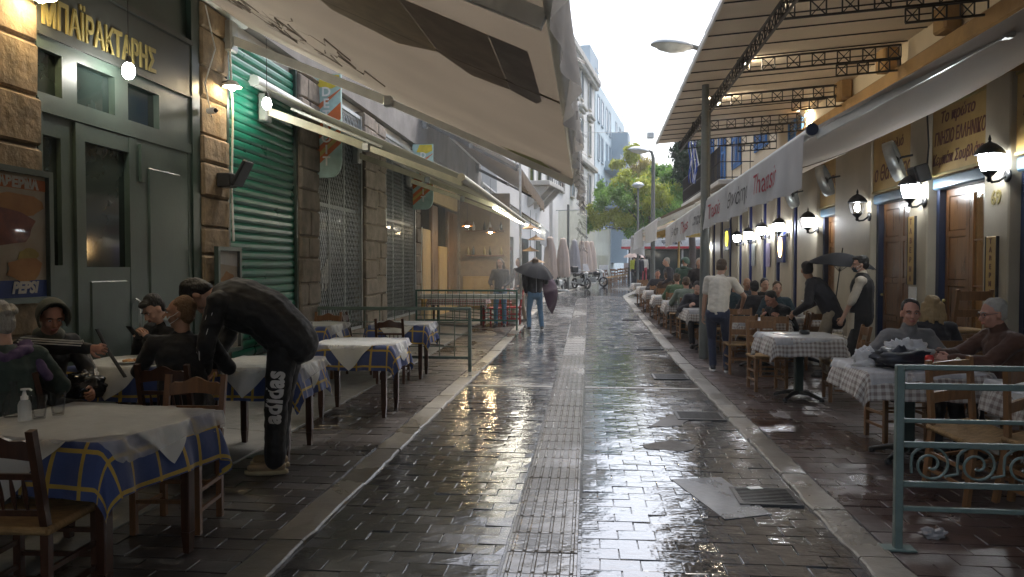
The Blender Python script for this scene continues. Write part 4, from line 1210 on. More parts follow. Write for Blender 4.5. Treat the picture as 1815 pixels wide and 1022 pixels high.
# blue shutters and balcony on the upper storey
def shutter(u0, u1, v0, v1, door=False):
    a, b = sorted((PX(u0, v0, XR).y, PX(u1, v0, XR).y)); y0, y1 = a, b
    z0 = PX((u0 + u1) / 2, v1, XR).z; z1 = PX((u0 + u1) / 2, v0, XR).z
    z1 = max(z1, z0 + 1.5)
    z1 = z0 + (2.4 if door else 1.7)
    n = 2
    w = y1 - y0
    mb = MB(); mb.box(XR - .03, XR + .03, y0 - .06, y1 + .06, z0 - .08, z0 - .003)
    W = rp_('window', mb, m_blues)
    for k in range(n):
        p, q = y0 + w * k / n + .006, y0 + w * (k + 1) / n - .006
        f = MB(); e = .07
        f.box(XR - .05, XR - .005, p, p + e, z0, z1); f.box(XR - .05, XR - .005, q - e, q, z0, z1)
        for z in (z0, (z0 + z1) / 2 - e / 2, z1 - e): f.box(XR - .05, XR - .005, p + e, q - e, z, z + e)
        zz = z0 + e + .03
        while zz < z1 - e:
            f.hexa([(XR - .045, p + e, zz), (XR - .012, p + e, zz + .035), (XR - .012, q - e, zz + .035), (XR - .045, q - e, zz), (XR - .045, p + e, zz + .012), (XR - .012, p + e, zz + .047), (XR - .012, q - e, zz + .047), (XR - .045, q - e, zz + .012)])
            zz += .065
        rp_('shutter', f, m_blues, W)
shutter(1257, 1266, 254, 318, True); shutter(1274, 1287, 251, 333, True); shutter(1299, 1314, 248, 291); shutter(1339, 1360, 244, 258); shutter(1400, 1425, 230, 245)
zb = 4.12; yb0, yb1 = 22.3, 31.0
mb = MB(); mb.cbox(XR - 1.0, XR + .02, yb0, yb1, zb - .16, zb, .03); mb.cbox(XR - .8, XR + .0, yb0 + .1, yb1 - .1, zb - .3, zb - .162, .03)
for y in (22.6, 25.4, 28.2, 30.5): mb.cbox(XR - .8, XR, y, y + .2, zb - .65, zb - .302, .03)
B = rp_('balcony', mb, m_plast)
mb = MB()
for z in (zb + .06, zb + .5, zb + .95):
    mb.tube([(XR, yb0 + .06, z), (XR - .94, yb0 + .06, z), (XR - .94, yb1 - .06, z), (XR, yb1 - .06, z)], .016, 5)
k = 0
y = yb0 + .06
while y < yb1:
    mb.tube([(XR - .94, y, zb), (XR - .94, y, zb + .95)], .010, 4); y += .13
for x in (.1, .35, .6): mb.tube([(XR - x, yb0 + .06, zb), (XR - x, yb0 + .06, zb + .95)], .012, 4)
rp_('balcony_railing', mb, m_steel, B)
# flag
p = PY(1228, 270, 27)
t = thing('flag', 'blue and white striped flag hanging by the balcony', 'flag', (p.x, p.y, p.z))
mb = MB(); mb.tube([(.4, .2, -1.2), (0, 0, .6)], .02, 6); obj('staff', mb, m_white, t)
fb = MB()
for k in range(7):
    fb.grid(lambda a, b, k=k: (.0 - .03 * math.sin(b * 9 + k) + (-.26 + .075 * (k + a)) * .5, .06 * math.sin(b * 6 + (k + a)) , .5 - 1.5 * b - .1 * a), 1, 10, k % 2, uv=False)
obj('cloth', fb, [mat('flag_blue', (.03, .08, .40), .7), m_white], t)
# ------------------------------------------------------------------ the right awning with its lettered valance
AR, TR, fR = awning('awning', 'long grey awning with white lettered valance on the right', 7.5, 20.4, XR - .03, 4.45, 2.1, 2.90, m_awnR, 0, None, 3, sag=.24, zf2=2.66, y0b=4.7, zb2=3.88, arms=((7.4, -.7), (11.0, -.6), (15.5, .35), (19.5, .2)))
def vR(a, b):   # a along (near->far), b down
    L = 12.9 * a
    return (2.03 - .03 * b + .035 * b * math.sin(L * 5.1) + .02 * b * math.sin(L * 12.7 + 1), 7.5 + L, 2.86 + (2.62 - 2.86) * a - .50 * b * (1 + .04 * math.sin(L * 2.2)))
mb = MB(); mb.grid(vR, 180, 7, uv=False); mb.grid(lambda a, b: tuple(Vector(vR(1 - a, b)) + Vector((.008, 0, 0))), 180, 7, uv=False); mb.xf(TR); V = obj('valance', mb, m_val, AR)
for txt, y, sz, m in (('Thanasis', 8.95, .36, m_red), ('Θανάσης', 10.6, .30, m_ink), ('Thanasis', 12.5, .36, m_red), ('Θανάσης', 14.3, .30, m_ink), ('Thanasis', 16.2, .36, m_red), ('Θανάσης', 18.0, .30, m_ink)):
    tm = text_mb(txt, sz, .001, shear=.15 if m is m_ink else 0)
    q = []
    for px, py, pz in tm.v:
        a = (y - px - 7.5) / 12.9; b = .5 - py / .5
        b = max(.02, min(.98, b)); P = Vector(vR(a, b)); q.append((P.x - .012, P.y, P.z))
    tm.v = q; tm.xf(TR); obj('lettering', tm, m, V)
mb = MB(); mb.tube([(2.1, 7.44, 2.9), (2.1, 7.47, 2.9)], .058, 12); mb.xf(TR); obj('end_cap', mb, m_bf, AR)
# ------------------------------------------------------------------ the steel canopy
can = thing('street_canopy', 'large steel roof canopy of grey sheets on dark lattice trusses on the right', 'canopy', (2.2, 12, 0))
cinv = Matrix.Translation((-2.2, -12, 0))
def cp_(name, mb, m, parent=None):
    mb.xf(cinv); return obj(name, mb, m, parent or can)
TH = .17
def zc_(x): return 4.74 + (x - 1.6) * .075
def xe(y): return 1.50 + .016 * (y - 6)
y = 3.4 - .655 * 14
while y < 19.6:
    d = .655
    mb = MB(); x0 = xe(y)
    n = 6
    vs = []
    for i in range(n + 1):
        x = x0 + (4.95 - x0) * i / n
        for yy, dz in ((y + .004, 0), (y + .03, -.006), (y + d - .03, -.006), (y + d - .004, 0)):
            vs.append((x, yy, zc_(x) + dz))
        for yy in (y + d - .004, y + .004): vs.append((x, yy, zc_(x) + .05))
    fs = []
    for i in range(n):
        for j in range(6):
            fs.append((i * 6 + j, i * 6 + (j + 1) % 6, (i + 1) * 6 + (j + 1) % 6, (i + 1) * 6 + j))
    fs += [tuple(range(6))[::-1], tuple(n * 6 + q for q in range(6))]
    mb.add(vs, fs); cp_('roof_panel', mb, m_roof)
    mb = MB(); mb.beam((x0 + .02, y - .001, zc_(x0 + .02) - .012), (4.9, y - .001, zc_(4.9) - .012), .014, .016); cp_('purlin', mb, m_steel)
    y += d
mb = MB(); mb.beam((xe(-5.7), -5.7, zc_(xe(-5.7)) - .02), (xe(19.6), 19.6, zc_(xe(19.6)) - .02), .03, .07)
cp_('edge_trim', mb, m_alu)
def truss(p0, p1, h, n, every=2):
    mb = MB(); p0, p1 = Vector(p0), Vector(p1); H = Vector((0, 0, h))
    mb.beam(p0, p1, .026, .026); mb.beam(p0 + H, p1 + H, .026, .026)
    d = (p1 - p0) / n
    for i in range(n + 1): mb.beam(p0 + d * i, p0 + d * i + H, .016, .016, (1, 0, 0))
    for i in range(n):
        if i % every == 0 or every == 1:
            mb.beam(p0 + d * i, p0 + d * (i + 1) + H, .012, .012); mb.beam(p0 + d * i + H, p0 + d * (i + 1), .012, .012)
    return cp_('truss', mb, m_steel)
for ty in (-.4, 2.1, 4.6, 7.0, 9.4, 11.9, 14.4, 16.9, 19.4):
    truss((2.25, ty, zc_(2.25) - .24), (4.62, ty, zc_(4.62) - .25), .19, 13)
    truss((3.7, ty + .02, zc_(3.7) - .43), (4.62, ty + .02, zc_(4.62) - .43), .17, 6, 2)
truss((2.12, -5.7, zc_(2.12) - .36), (2.3, 19.6, zc_(2.3) - .29), .22, 90, 1)
for py, x in ((14.1, 2.12), (26.2, 2.3)):
    if py > 20: continue
    mb = MB(); mb.cbox(x - .07, x + .07, py - .07, py + .07, gz(py), zc_(x) - .37, .01); cp_('post', mb, m_pole)
# spot lamps on the canopy
for k, (u, v, yy) in enumerate(((1395, 3, 9.6), (1320, 113, 12.1), (1272, 184, 14.7), (1427, 203, 16.9))):
    p = PY(u, v, yy)
    t = thing('spot_lamp', ('nearest lit spot lamp at the top of the picture under the canopy', 'second lit spot lamp on the long truss of the canopy', 'third lit spot lamp beside the canopy post', 'white spot lamp pointing down above the grey awning')[k], 'spot lamp', (p.x, p.y, p.z), 0, 'spot lamps under the steel canopy')
    M = Matrix.Rotation(-.9, 4, 'Y')
    mb = MB(); mb.lathe([(.035, .14), (.05, .1), (.075, .0)], 12, M, cap=False); mb.tube([M @ Vector((0, 0, .13)), Vector((-.16, 0, .18)), Vector((-.16, 0, .3))], .012, 5); obj('housing', mb, m_alu if k == 3 else m_black, t)
    mb = MB(); mb.lathe([(.07, .012), (.03, .02), (.001, .022)], 12, M, cap=False); mb.ball((0, 0, .02), (.05, .05, .03), 10, 6, M); obj('lamp', mb, m_spot, t)
# scroll railing in front on the right
t = thing('scroll_railing', 'sage green iron railing with a row of scrolls at the right front', 'railing', (1.75, 4.46, 0), -.02)
h = 1.05; Wd = 2.6
mb = MB(); mb.cbox(-.022, .022, -.022, .022, .0, h, .005); mb.cbox(-.09, .09, -.05, .05, .0, .012, .003); obj('post', mb, m_fence, t)
mb = MB(); mb.cbox(Wd, Wd + .045, -.022, .022, 0, h, .005); obj('post', mb, m_fence, t)
for z, hh, nm in ((h - .028, .028, 'top_rail'), (.93, .035, 'rail'), (.735, .022, 'rail'), (.60, .032, 'rail'), (.375, .032, 'rail'), (.235, .026, 'bottom_rail')):
    mb = MB(); mb.cbox(.0225, Wd - .0005, -.014, .014, z - hh / 2 if nm != 'top_rail' else z, z + hh / 2 if nm != 'top_rail' else h, .004); obj(nm, mb, m_fence, t)
zc0, R = .4875, .105
sp_ = .245
for k in range(10):
    cx0 = .045 + R + k * sp_ + .02
    pts = []
    for i in range(44):
        a = i / 43
        ang = math.radians(200 + 560 * a) if False else math.radians(150 - 620 * a)
        r = (.092 * (1 - a) ** .9 + .019)
        pts.append((cx0 + r * math.cos(ang) * 1.02, 0, zc0 - .0 + r * math.sin(ang)))
    pts = [(cx0 - .10, 0, zc0 - .05), (cx0 - .103, 0, zc0 - .0)] + pts
    if k: pts = [(cx0 - sp_ + .075, 0, zc0 - .065)] + pts
    mb = MB(); mb.tube(pts, .0075, 6); obj('scroll', mb, m_fence, t)
# ------------------------------------------------------------------ FAR END: the street beyond the bend
DB = Vector((math.sin(BEND_A), math.cos(BEND_A), 0))
RB = Vector((math.cos(BEND_A), -math.sin(BEND_A), 0))
def far_base(t, off=0.0):
    # point on the left house line after the bend
    return Vector((XL, BEND_Y, 0)) + DB * t + RB * off
def far_house(name, lb, t0, t1, top, wallm, depth=9, off=0.0):
    o = far_base(t0, off); z0 = gz(o.y) - .3
    h = thing(name, lb, 'building', (o.x, o.y, z0), -BEND_A)
    L = t1 - t0
    mb = MB(); mb.box(-depth, 0, 0, L, -1, top - z0); obj('wall', mb, wallm, h)
    return h, L, z0
def win(h, y0, y1, z0, z1, framem, panem, out=.05, pediment=False, name='window'):
    mb = MB(); e = .12
    mb.box(.0, out, y0 - e, y0, z0 - e, z1 + e); mb.box(.0, out, y1, y1 + e, z0 - e, z1 + e); mb.box(.0, out, y0, y1, z1, z1 + e); mb.box(0, out + .04, y0, y1, z0 - e, z0)
    if pediment: mb.cbox(0, .4, y0 - .4, y1 + .4, z1 + .5, z1 + .75, .06); mb.cbox(0, .25, y0 - .3, y1 + .3, z1 + .3, z1 + .5, .04)
    f = obj(name, mb, framem, h)
    mb = MB(); mb.box(.004, .02, y0, y1, z0, z1); obj('pane', mb, panem, f)
def balcony(h, y0, y1, z, out, m, solid, railm):
    mb = MB(); mb.cbox(0.0, out, y0, y1, z - .25, z, .03)
    if solid: mb.box(.06, out - .003, y0 + .003, y0 + .12, z, z + .55); mb.box(out - .12, out - .003, y0 + .12, y1, z, z + .35)
    b = obj('balcony', mb, m, h)
    mb = MB(); zz = z + (.35 if solid else 0)
    for q in (.25, .5, .75): mb.tube([(out - .06, y0 + .06, zz + q), (out - .06, y1 - .06, zz + q)], .025, 5)
    n = int((y1 - y0) / .5)
    for k in range(n + 1): yy = y0 + .06 + (y1 - y0 - .12) * k / n; mb.tube([(out - .06, yy, zz), (out - .06, yy, zz + .75)], .02, 4)
    obj('balcony_railing', mb, railm, b)
    return b
m_wht = mat('white_stucco', (.72, .70, .66), .85, scale=.6, var=.08, bump=.1)
m_lblue = mat('pale_blue_stucco', (.58, .68, .71), .85, scale=.5, var=.08)
m_lbl2 = mat('grey_blue_stucco', (.40, .48, .53), .85, scale=.5, var=.08)
m_pinkw = mat('pinkish_stucco', (.62, .48, .42), .85, scale=.5)
m_farw = mat('far_grey_stucco', (.62, .6, .57), .85, scale=.5)
m_farpane = mat('far_window_pane', (.20, .25, .29), .15, var=.3)
# connecting low building with ornate balcony
h, L, z0 = far_house('classical_house', 'cream classical house with an ornate balcony on stone brackets', 1.0, 12.5, 10.5, m_wht)
B = balcony(h, 5.6, 9.5, 6.1 - z0, 1.25, m_plast, False, m_steel)
for y in (5.9, 7.4, 8.9):
    mb = MB(); mb.hexa([(0, y, 4.75 - z0), (.25, y, 4.9 - z0), (.25, y + .3, 4.9 - z0), (0, y + .3, 4.75 - z0), (0, y, 5.85 - z0), (1.15, y, 5.84 - z0), (1.15, y + .3, 5.84 - z0), (0, y + .3, 5.85 - z0)]); obj('bracket', mb, m_plast, B)
for y in (2.5, 6.3, 8.2, 10.6): win(h, y, y + .9, 6.2 - z0, 8.6 - z0, m_plast, m_glassd)
mb = MB(); mb.cbox(0, .5, 0, L, 9.6 - z0, 10.1 - z0, .1); obj('cornice', mb, m_plast, h)
for y in (1.2, 4.4, 7.6, 10.2): win(h, y, y + 1.6, .5, 3.0, m_wht, m_glassd, name='shop_window')
h, L, z0 = far_house('white_corner_house', 'tall white classical house with cornices beside the pale blue block', 13.5, 30.5, 17.5, m_wht)
for zz in (6.5, 10.4, 14.0):
    for y in (2.2, 6.0, 9.8, 13.6): win(h, y, y + 1.1, zz - z0, zz + 2.3 - z0, m_plast, mat('brown_window_shade', (.16, .09, .07), .6) if zz == 6.5 and y == 2.2 else m_farpane, .12, zz == 10.4)
mb = MB(); mb.cbox(0, .55, -.2, L + .1, 16.3 - z0, 16.9 - z0, .1)
for k in range(34): mb.cbox(.1, .42, k * .5, k * .5 + .22, 15.95 - z0, 16.29 - z0, .03)
obj('cornice', mb, m_plast, h)
mb = MB(); mb.cbox(0, .35, -.1, L, 9.3 - z0, 9.7 - z0, .08); obj('string_course', mb, m_plast, h)
h, L, z0 = far_house('pale_blue_block', 'pale blue apartment block with jutting balconies far down the street', 31, 53, 17.2, m_lblue)
for zz in (4.0, 7.4, 10.8, 14.0):
    for y in (1.4, 3.6, 6.6, 8.8, 13.8, 17.2, 19.6): win(h, y, y + 1.0, zz - z0, zz + 2.1 - z0, m_lbl2, m_farpane, .06)
for zz in (7.2, 10.6): balcony(h, 5.6, 10.6, zz - z0, 1.5, m_lbl2, True, m_white)
mb = MB(); mb.box(.002, 1.55, 10.7, 12.9, 2 - z0, 14.6 - z0); obj('stair_tower', mb, m_lbl2, h)
mb = MB(); mb.box(-5, -.6, 1.0, 6.0, 17.2 - z0, 20.3 - z0); obj('roof_room', mb, m_lbl2, h)
mb = MB(); mb.tube([(-.1, 1, 17.2 - z0), (-.1, 1, 18.3 - z0), (-.1, 21, 18.3 - z0), (-.1, 21, 17.2 - z0)], .05, 5); obj('roof_railing', mb, m_galv, h)
h, L, z0 = far_house('pinkish_house', 'low pinkish house far behind the yellow tree', 54, 66, 15.0, m_pinkw, off=.8)
for zz in (6, 9.5, 12.2):
    for y in (1.5, 5, 8.5): win(h, y, y + 1.2, zz - z0, zz + 1.9 - z0, m_wht, m_farpane)
mb = MB(); mb.cbox(-8, .5, -.3, L, 14.6 - z0, 15.2 - z0, .1); obj('cornice', mb, m_farw, h)
# closing end of the street
t = thing('end_building', 'pale grey building closing the far end of the street behind the trees', 'building', (14, 108, 1))
mb = MB(); mb.box(-16, 16, 0, 8, -3, 9); obj('wall', mb, m_farw, t)
for k in range(7):
    for z in (1.5, 5): 
        mb = MB(); mb.box(-14 + 4 * k, -12.4 + 4 * k, -.06, -.003, z, z + 2); obj('window', mb, m_farpane, t)
# milky glass screens along the left pavement
def screen(lb, t0, t1, off, h, end=True):
    o = far_base(t0, off)
    t = thing('glass_screen', lb, 'glass screen', (o.x, o.y, gz(o.y)), -BEND_A)
    L = t1 - t0
    mb = MB(); mb.cbox(-1.8, -.05, 0, .02, .15, h, .005); obj('pane', mb, m_curtf, t)
    mb = MB(); mb.cbox(-.05, .0, -.03, .03, 0, h, .005); mb.cbox(-2.3, -.055, -.02, .02, h, h + .05, .005); obj('frame', mb, m_galv, t)
screen('tall milky glass screen behind the pink parasols', 14.5, 16, 1.95, 4.5)
screen('farther milky glass screen with a green hedge behind', 24, 26, 2.2, 3.6)
o = far_base(25.5, 1.2)
hb = MB(); random.seed(3)
for k in range(900):
    c = Vector((random.uniform(-.9, .6), random.uniform(-.2, .6), random.uniform(.4, 1.7))); s_ = random.uniform(.05, .11)
    d1 = Vector((random.gauss(0, 1), random.gauss(0, 1), random.gauss(0, 1))).normalized() * s_; d2 = d1.orthogonal().normalized() * s_ * .6
    hb.add([c - d1, c + d2, c + d1, c - d2], [(0, 1, 2, 3)])
m_leafd = mat('dark_hedge_leaf', (.04, .08, .025), .6)
t = thing('hedge', 'clipped green hedge behind the farther glass screen', 'hedge', (o.x, o.y, gz(o.y)))
obj('foliage', hb, m_leafd, t)
mb = MB(); mb.cbox(-1, .7, -.25, .65, 0, .4, .03); obj('planter', mb, m_dark, t)
# folded parasols
def parasol(lb, u, v, m, h=2.6, Y=None):
    p = GS(u, v)
    t = thing('folded_parasol', lb, 'parasol', (p.x, p.y, gz(p.y)), random.uniform(0, 3), 'folded parasols on the left pavement')
    mb = MB(); mb.tube([(0, 0, 0), (0, 0, h + .05)], .03, 6); mb.cbox(-.25, .25, -.25, .25, 0, .08, .02); obj('pole', mb, m_galv, t)
    mb = MB(); n = 24; vs = []; fs = []
    prof = [(.07, h), (.16, h - .08), (.15, h - .22), (.22, h - .6), (.27, h - 1.2), (.30, h - 1.75), (.27, h - 1.9)]
    for r, z in prof:
        for j in range(n):
            a = 2 * math.pi * j / n
            rr = r * (1 + (.22 if j % 3 == 0 else -.10) * min(1, (h - z) / .5)); vs.append((rr * math.cos(a), rr * math.sin(a), z + (.05 * math.sin(j * 1.7) if z < h - 1.5 else 0)))
    for i in range(len(prof) - 1):
        for j in range(n): fs.append((i * n + j, (i + 1) * n + j, (i + 1) * n + (j + 1) % n, i * n + (j + 1) % n))
    fs.append(tuple(range(n))); mb.add(vs, fs, 0, True); obj('cloth', mb, m, t)
    mb = MB(); mb.lathe([(.235, h - .95), (.245, h - .9), (.235, h - .85)], 12, cap=False); obj('strap', mb, m, t)
m_pinkc = fabric('dusty_pink_parasol', (.70, .58, .49), .2); m_greyc = fabric('grey_parasol', (.5, .48, .48), .2)
for u, v, m, lb in ((975, 522, m_pinkc, 'folded pink parasol beside the black umbrella'), (998, 516, m_pinkc, 'folded brownish parasol left of the thin dark post'), (1018, 509, m_greyc, 'folded grey parasol, the tallest, right of the dark post'), (1031, 504, m_pinkc, 'leftmost of the three folded pink parasols'), (1040, 503, m_pinkc, 'middle one of the three folded pink parasols'), (1048, 502, m_pinkc, 'rightmost of the three folded pink parasols')):
    parasol(lb, u, v, m)
p = GS(1007, 514)
mb = MB(); mb.tube([(0, 0, 0), (0, 0, 4.3)], .06, 8); tag(obj('iron_post', mb, m_pole, loc=(p.x, p.y, gz(p.y))), 'slim grey post between the folded parasols', 'post')
# awnings far on the left
awning('awning', 'brown awning with a grey valance beyond the rain curtain', 29.8, 36, XL + .05, 4.9, -1.9, 3.3, m_awnb, .75, fabric('grey_valance', (.40, .41, .42), .3), 5, seams=False, arms=((30.2, .3), (35.5, .2)))
mb = MB(); mb.tube([(-1.95, 20.4, 2.9), (-1.95, 33, 3.05)], .03, 6)
tag(obj('light_tube', mb, m_led), 'long lit tube leading from the rain curtain to the brown awning', 'tube light')
for k in range(4):
    p = PY(940 + 10 * (k % 2), 405 + 20 * k, 23)
    mb = MB(); mb.lathe([(.28, 0), (.03, .12), (.02, .16)], 12, cap=False); 
    t = thing('wicker_lamp', ('topmost', 'second', 'third', 'lowest')[k] + ' of the flat wicker lamps hanging beyond the curtain', 'pendant lamp', (p.x, p.y, p.z), 0, 'wicker lamps beyond the curtain')
    obj('shade', mb, mat('wicker', (.3, .2, .11), .8), t)
    mb = MB(); mb.tube([(0, 0, .16), (0, 0, .16 + .4 + .25 * k)], .006, 4); obj('cord', mb, m_black, t)
# far awnings on the right
def farawn(lb, y0, y1, x0, x1, z0, zf, m, val, rz):
    t, T, f = awning('awning', lb, y0, y1, x1, z0, x0, zf, m, val, m_val, random.randint(1, 99), seams=False, arms=((y0 + .5, .2), (y1 - .5, -.2)))
    if rz:
        t.rotation_euler = (0, 0, rz)
    return t
farawn('brownish awning just beyond the lettered valance on the right', 21.3, 26.0, 1.95, XR, 4.35, 2.95, m_awnb, .55, 0)
farawn('second brownish awning beyond the lettered valance on the right', 26.4, 31.2, 1.9, XR, 4.3, 2.95, m_awnR, .6, 0)
farawn('pale awning farthest down on the right side', 33, 40, 2.4, 6.0, 4.2, 2.95, m_awnR, .7, -BEND_A)
# yellow parasol open, over the far right tables
p = GS(1184, 495); p = Vector((4.2, 36, gz(36)))
t = thing('open_parasol', 'open yellow parasol with pale ribs over the far right tables', 'parasol', (p.x, p.y, p.z))
m_yc = fabric('yellow_parasol_cloth', (.62, .46, .16), .5)
mb = MB(); vs = [(0, 0, 3.5)]; n = 8
for k in range(n): a = 2 * math.pi * k / n + .4; vs.append((1.9 * math.cos(a), 1.9 * math.sin(a), 2.65))
mb.add(vs, [(0, 1 + k, 1 + (k + 1) % n) for k in range(n)]); obj('canopy', mb, m_yc, t)
mb = MB(); mb.tube([(0, 0, 0), (0, 0, 3.5)], .05, 8); obj('pole', mb, mat('yellow_wood', (.6, .42, .15), .5), t)
for k in range(n):
    a = 2 * math.pi * k / n + .4
    mb = MB(); mb.beam((0, 0, 2.5), (1.0 * math.cos(a), 1.0 * math.sin(a), 3.0), .04, .04); mb.beam((.05, 0, 3.44), (1.85 * math.cos(a), 1.85 * math.sin(a), 2.64), .03, .03); obj('rib', mb, mat('yellow_rib', (.65, .5, .22), .5), t)
# kiosk with red edge
t = thing('kiosk', 'white kiosk with a red edged fascia at the far end of the right pavement', 'kiosk', (4.8, 50, gz(50)), -BEND_A)
mb = MB(); mb.box(-2.2, 3, 0, 3, 0, 2.1); obj('body', mb, m_glassd, t)
mb = MB(); mb.cbox(-2.6, 3.2, -.5, 3.2, 2.15, 2.75, .03); F_ = obj('fascia', mb, m_white, t)
mb = MB(); mb.box(-2.62, 3.22, -.52, -.502, 2.13, 2.28); obj('red_edge', mb, mat('red_trim', (.5, .03, .04), .5), F_)
tm = text_mb('ΨΙΛΙΚΑ', .38, .01, bold=.01); tm.xf(frame_M((.6, -.51, 2.52), (1, 0, 0), (0, 0, 1))); obj('lettering', tm, m_ink, F_)
for x in (-2.1, -.6, 1.2, 2.8):
    mb = MB(); mb.box(x, x + .12, -.06, -.003, 0, 2.1); obj('upright', mb, m_white, t)
# street lamps
def lamp(lb, x, y, h, armx, arma, sc=1.0):
    t = thing('street_lamp', lb, 'street lamp', (x, y, gz(y)), 0, 'street lamps down the street')
    mb = MB(); mb.tube([(0, 0, 0), (0, 0, h * .6), (0, 0, h - .3), (armx * .3, 0, h - .02), (armx, 0, h + .05)] if armx else [(0, 0, 0), (0, 0, h)], [.085 * sc, .07 * sc, .06 * sc, .05 * sc, .04 * sc] if armx else [.06, .05], 10); obj('pole', mb, m_pole, t)
    hx = armx + (-.3 * sc if armx < 0 else 0)
    M = Matrix.Translation((hx, 0, h + .04)) @ Matrix.Rotation(.12 if armx else 0, 4, 'Y') @ Matrix.Diagonal((1.45 if armx else 1, 1, 1, 1))
    mb = MB(); mb.lathe([(.26 * sc, 0), (.25 * sc, .03), (.18 * sc, .10 * sc), (.06 * sc, .14 * sc), (.001, .145 * sc)], 18, M); obj('head', mb, mat('lamp_head_grey', (.34, .38, .40), .4, .3), t)
    mb = MB(); mb.lathe([(.22 * sc, 0), (.17 * sc, -.06 * sc), (.06 * sc, -.10 * sc), (.001, -.105 * sc)], 18, M, cap=False); obj('glass', mb, mat('lamp_glass', (.5, .55, .55), .2), t)
pl_ = PY(1250, 85, 13.3)
lamp('nearest street lamp, its head jutting out past the canopy edge', 2.02, 13.55, PY(1215, 82, 13.5).z - .02, -.28, 0, 1.0)
q = PY(1158, 268, 34); lamp('tall street lamp with a curved arm in front of the green tree', q.x, 34, q.z - gz(34), -.25, 0, 1.3)
q = PY(1131, 330, 40); lamp('small street lamp with a dome head in front of the green tree', q.x, 40, q.z - gz(40), 0, 0, 1.3)
q = PY(1153, 238, 40)
t = thing('hanging_lamp_box', 'small grey lamp box hanging on a wire against the white sky', 'lamp', (q.x, q.y, q.z))
mb = MB(); mb.cbox(-.17, .17, -.17, .17, -.2, .1, .02); obj('box', mb, m_galv, t)
mb = MB(); mb.tube([(-14, 6, 2.2), (-6, 3, .7), (0, 0, .12), (3, -5, .7), (6, -11, 1.6)], .012, 4); obj('wire', mb, m_galv, t)
# trees
def leaf_mat(name, a, b):
    m, nt, bs = newmat(name)
    geo = N(nt, 'ShaderNodeNewGeometry')
    out = nt.nodes['Material Output']
    rp = N(nt, 'ShaderNodeValToRGB'); rp.color_ramp.elements[0].color = c4(a); rp.color_ramp.elements[1].color = c4(b)
    nt.links.new(geo.outputs['Random Per Island'], rp.inputs[0]); nt.links.new(rp.outputs[0], bs.inputs['Base Color'])
    bs.inputs['Roughness'].default_value = .5
    tl = N(nt, 'ShaderNodeBsdfTranslucent'); mx = N(nt, 'ShaderNodeMixShader'); mx.inputs[0].default_value = .4
    nt.links.new(rp.outputs[0], tl.inputs['Color']); nt.links.new(bs.outputs[0], mx.inputs[1]); nt.links.new(tl.outputs[0], mx.inputs[2]); nt.links.new(mx.outputs[0], out.inputs['Surface'])
    return m
m_bark = mat('tree_bark', (.09, .07, .055), .9, bump=.8, bscale=12)
def tree(name, lb, x, y, clumps, leafm, n_leaf, size, seed, trunk_h):
    R = np.random.default_rng(seed); z0 = gz(y)
    t = thing(name, lb, 'tree', (x, y, z0))
    mb = MB(); mb.tube([(0, 0, -.1), (.05, .05, trunk_h * .5), (-.05, .1, trunk_h), (.1, 0, trunk_h * 1.6)], [.24, .19, .16, .07], 9)
    for cx_, cy_, cz_, r in clumps:
        mb.tube([(0, .05, trunk_h * .9), (cx_ * .4, cy_ * .4, trunk_h + (cz_ - trunk_h) * .5), (cx_ * .8, cy_ * .8, cz_ - r * .1)], [.10, .06, .02], 6)
    obj('trunk', mb, m_bark, t)
    V = []; Fm = []
    tot = sum(c[3] ** 2 for c in clumps)
    V_all = []; mi_all = []
    for ci, (cx_, cy_, cz_, r) in enumerate(clumps):
        k = int(n_leaf * r * r / tot)
        # sub-clusters of leaves, hollow here and there
        sub = R.normal(size=(max(6, int(10 * r)), 3)); sub /= np.linalg.norm(sub, axis=1)[:, None]
        sub *= r * R.uniform(.35, 1.0, (len(sub), 1)) ; sub[:, 2] *= .75
        idx = R.integers(0, len(sub), k)
        c = sub[idx] + R.normal(size=(k, 3)) * r * .17
        c += np.array([cx_, cy_, cz_])
        d = R.normal(size=(k, 3)); d[:, 2] -= .9; d /= np.linalg.norm(d, axis=1)[:, None]
        e = np.cross(d, R.normal(size=(k, 3))); e /= np.linalg.norm(e, axis=1)[:, None]
        s_ = size * R.uniform(.6, 1.5, (k, 1))
        q = np.stack([c - d * s_, c + e * s_ * .38, c + d * s_, c - e * s_ * .38], 1)
        V_all.append(q); mi_all.append(np.full(k, ci % 2 if not isinstance(leafm, list) else (c[:, 2] > np.quantile(c[:, 2], .6)).astype(int) if False else ci % len(leafm)))
    q = np.concatenate(V_all); k = len(q); mi = np.concatenate(mi_all)
    me = bpy.data.meshes.new('crown')
    me.vertices.add(k * 4); me.vertices.foreach_set('co', q.reshape(-1)); me.loops.add(k * 4); me.loops.foreach_set('vertex_index', np.arange(k * 4, dtype=np.int32))
    me.polygons.add(k); me.polygons.foreach_set('loop_start', np.arange(0, k * 4, 4, dtype=np.int32)); me.polygons.foreach_set('loop_total', np.full(k, 4, dtype=np.int32))
    me.polygons.foreach_set('material_index', mi.astype(np.int32))
    for m in leafm: me.materials.append(m)
    me.update(calc_edges=True)
    put('crown', me, t)
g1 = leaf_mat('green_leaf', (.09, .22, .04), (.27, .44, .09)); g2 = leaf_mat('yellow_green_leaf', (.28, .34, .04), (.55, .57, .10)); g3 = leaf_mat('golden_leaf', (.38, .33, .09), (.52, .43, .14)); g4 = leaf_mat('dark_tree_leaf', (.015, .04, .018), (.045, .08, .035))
def tp(u, v, Y): return PY(u, v, Y)
TY = 52; tb = tp(1150, 480, TY)
def cl(u, v, r, dy=0):
    p = tp(u, v, TY); return (p.x - tb.x, dy, p.z - gz(TY), r)
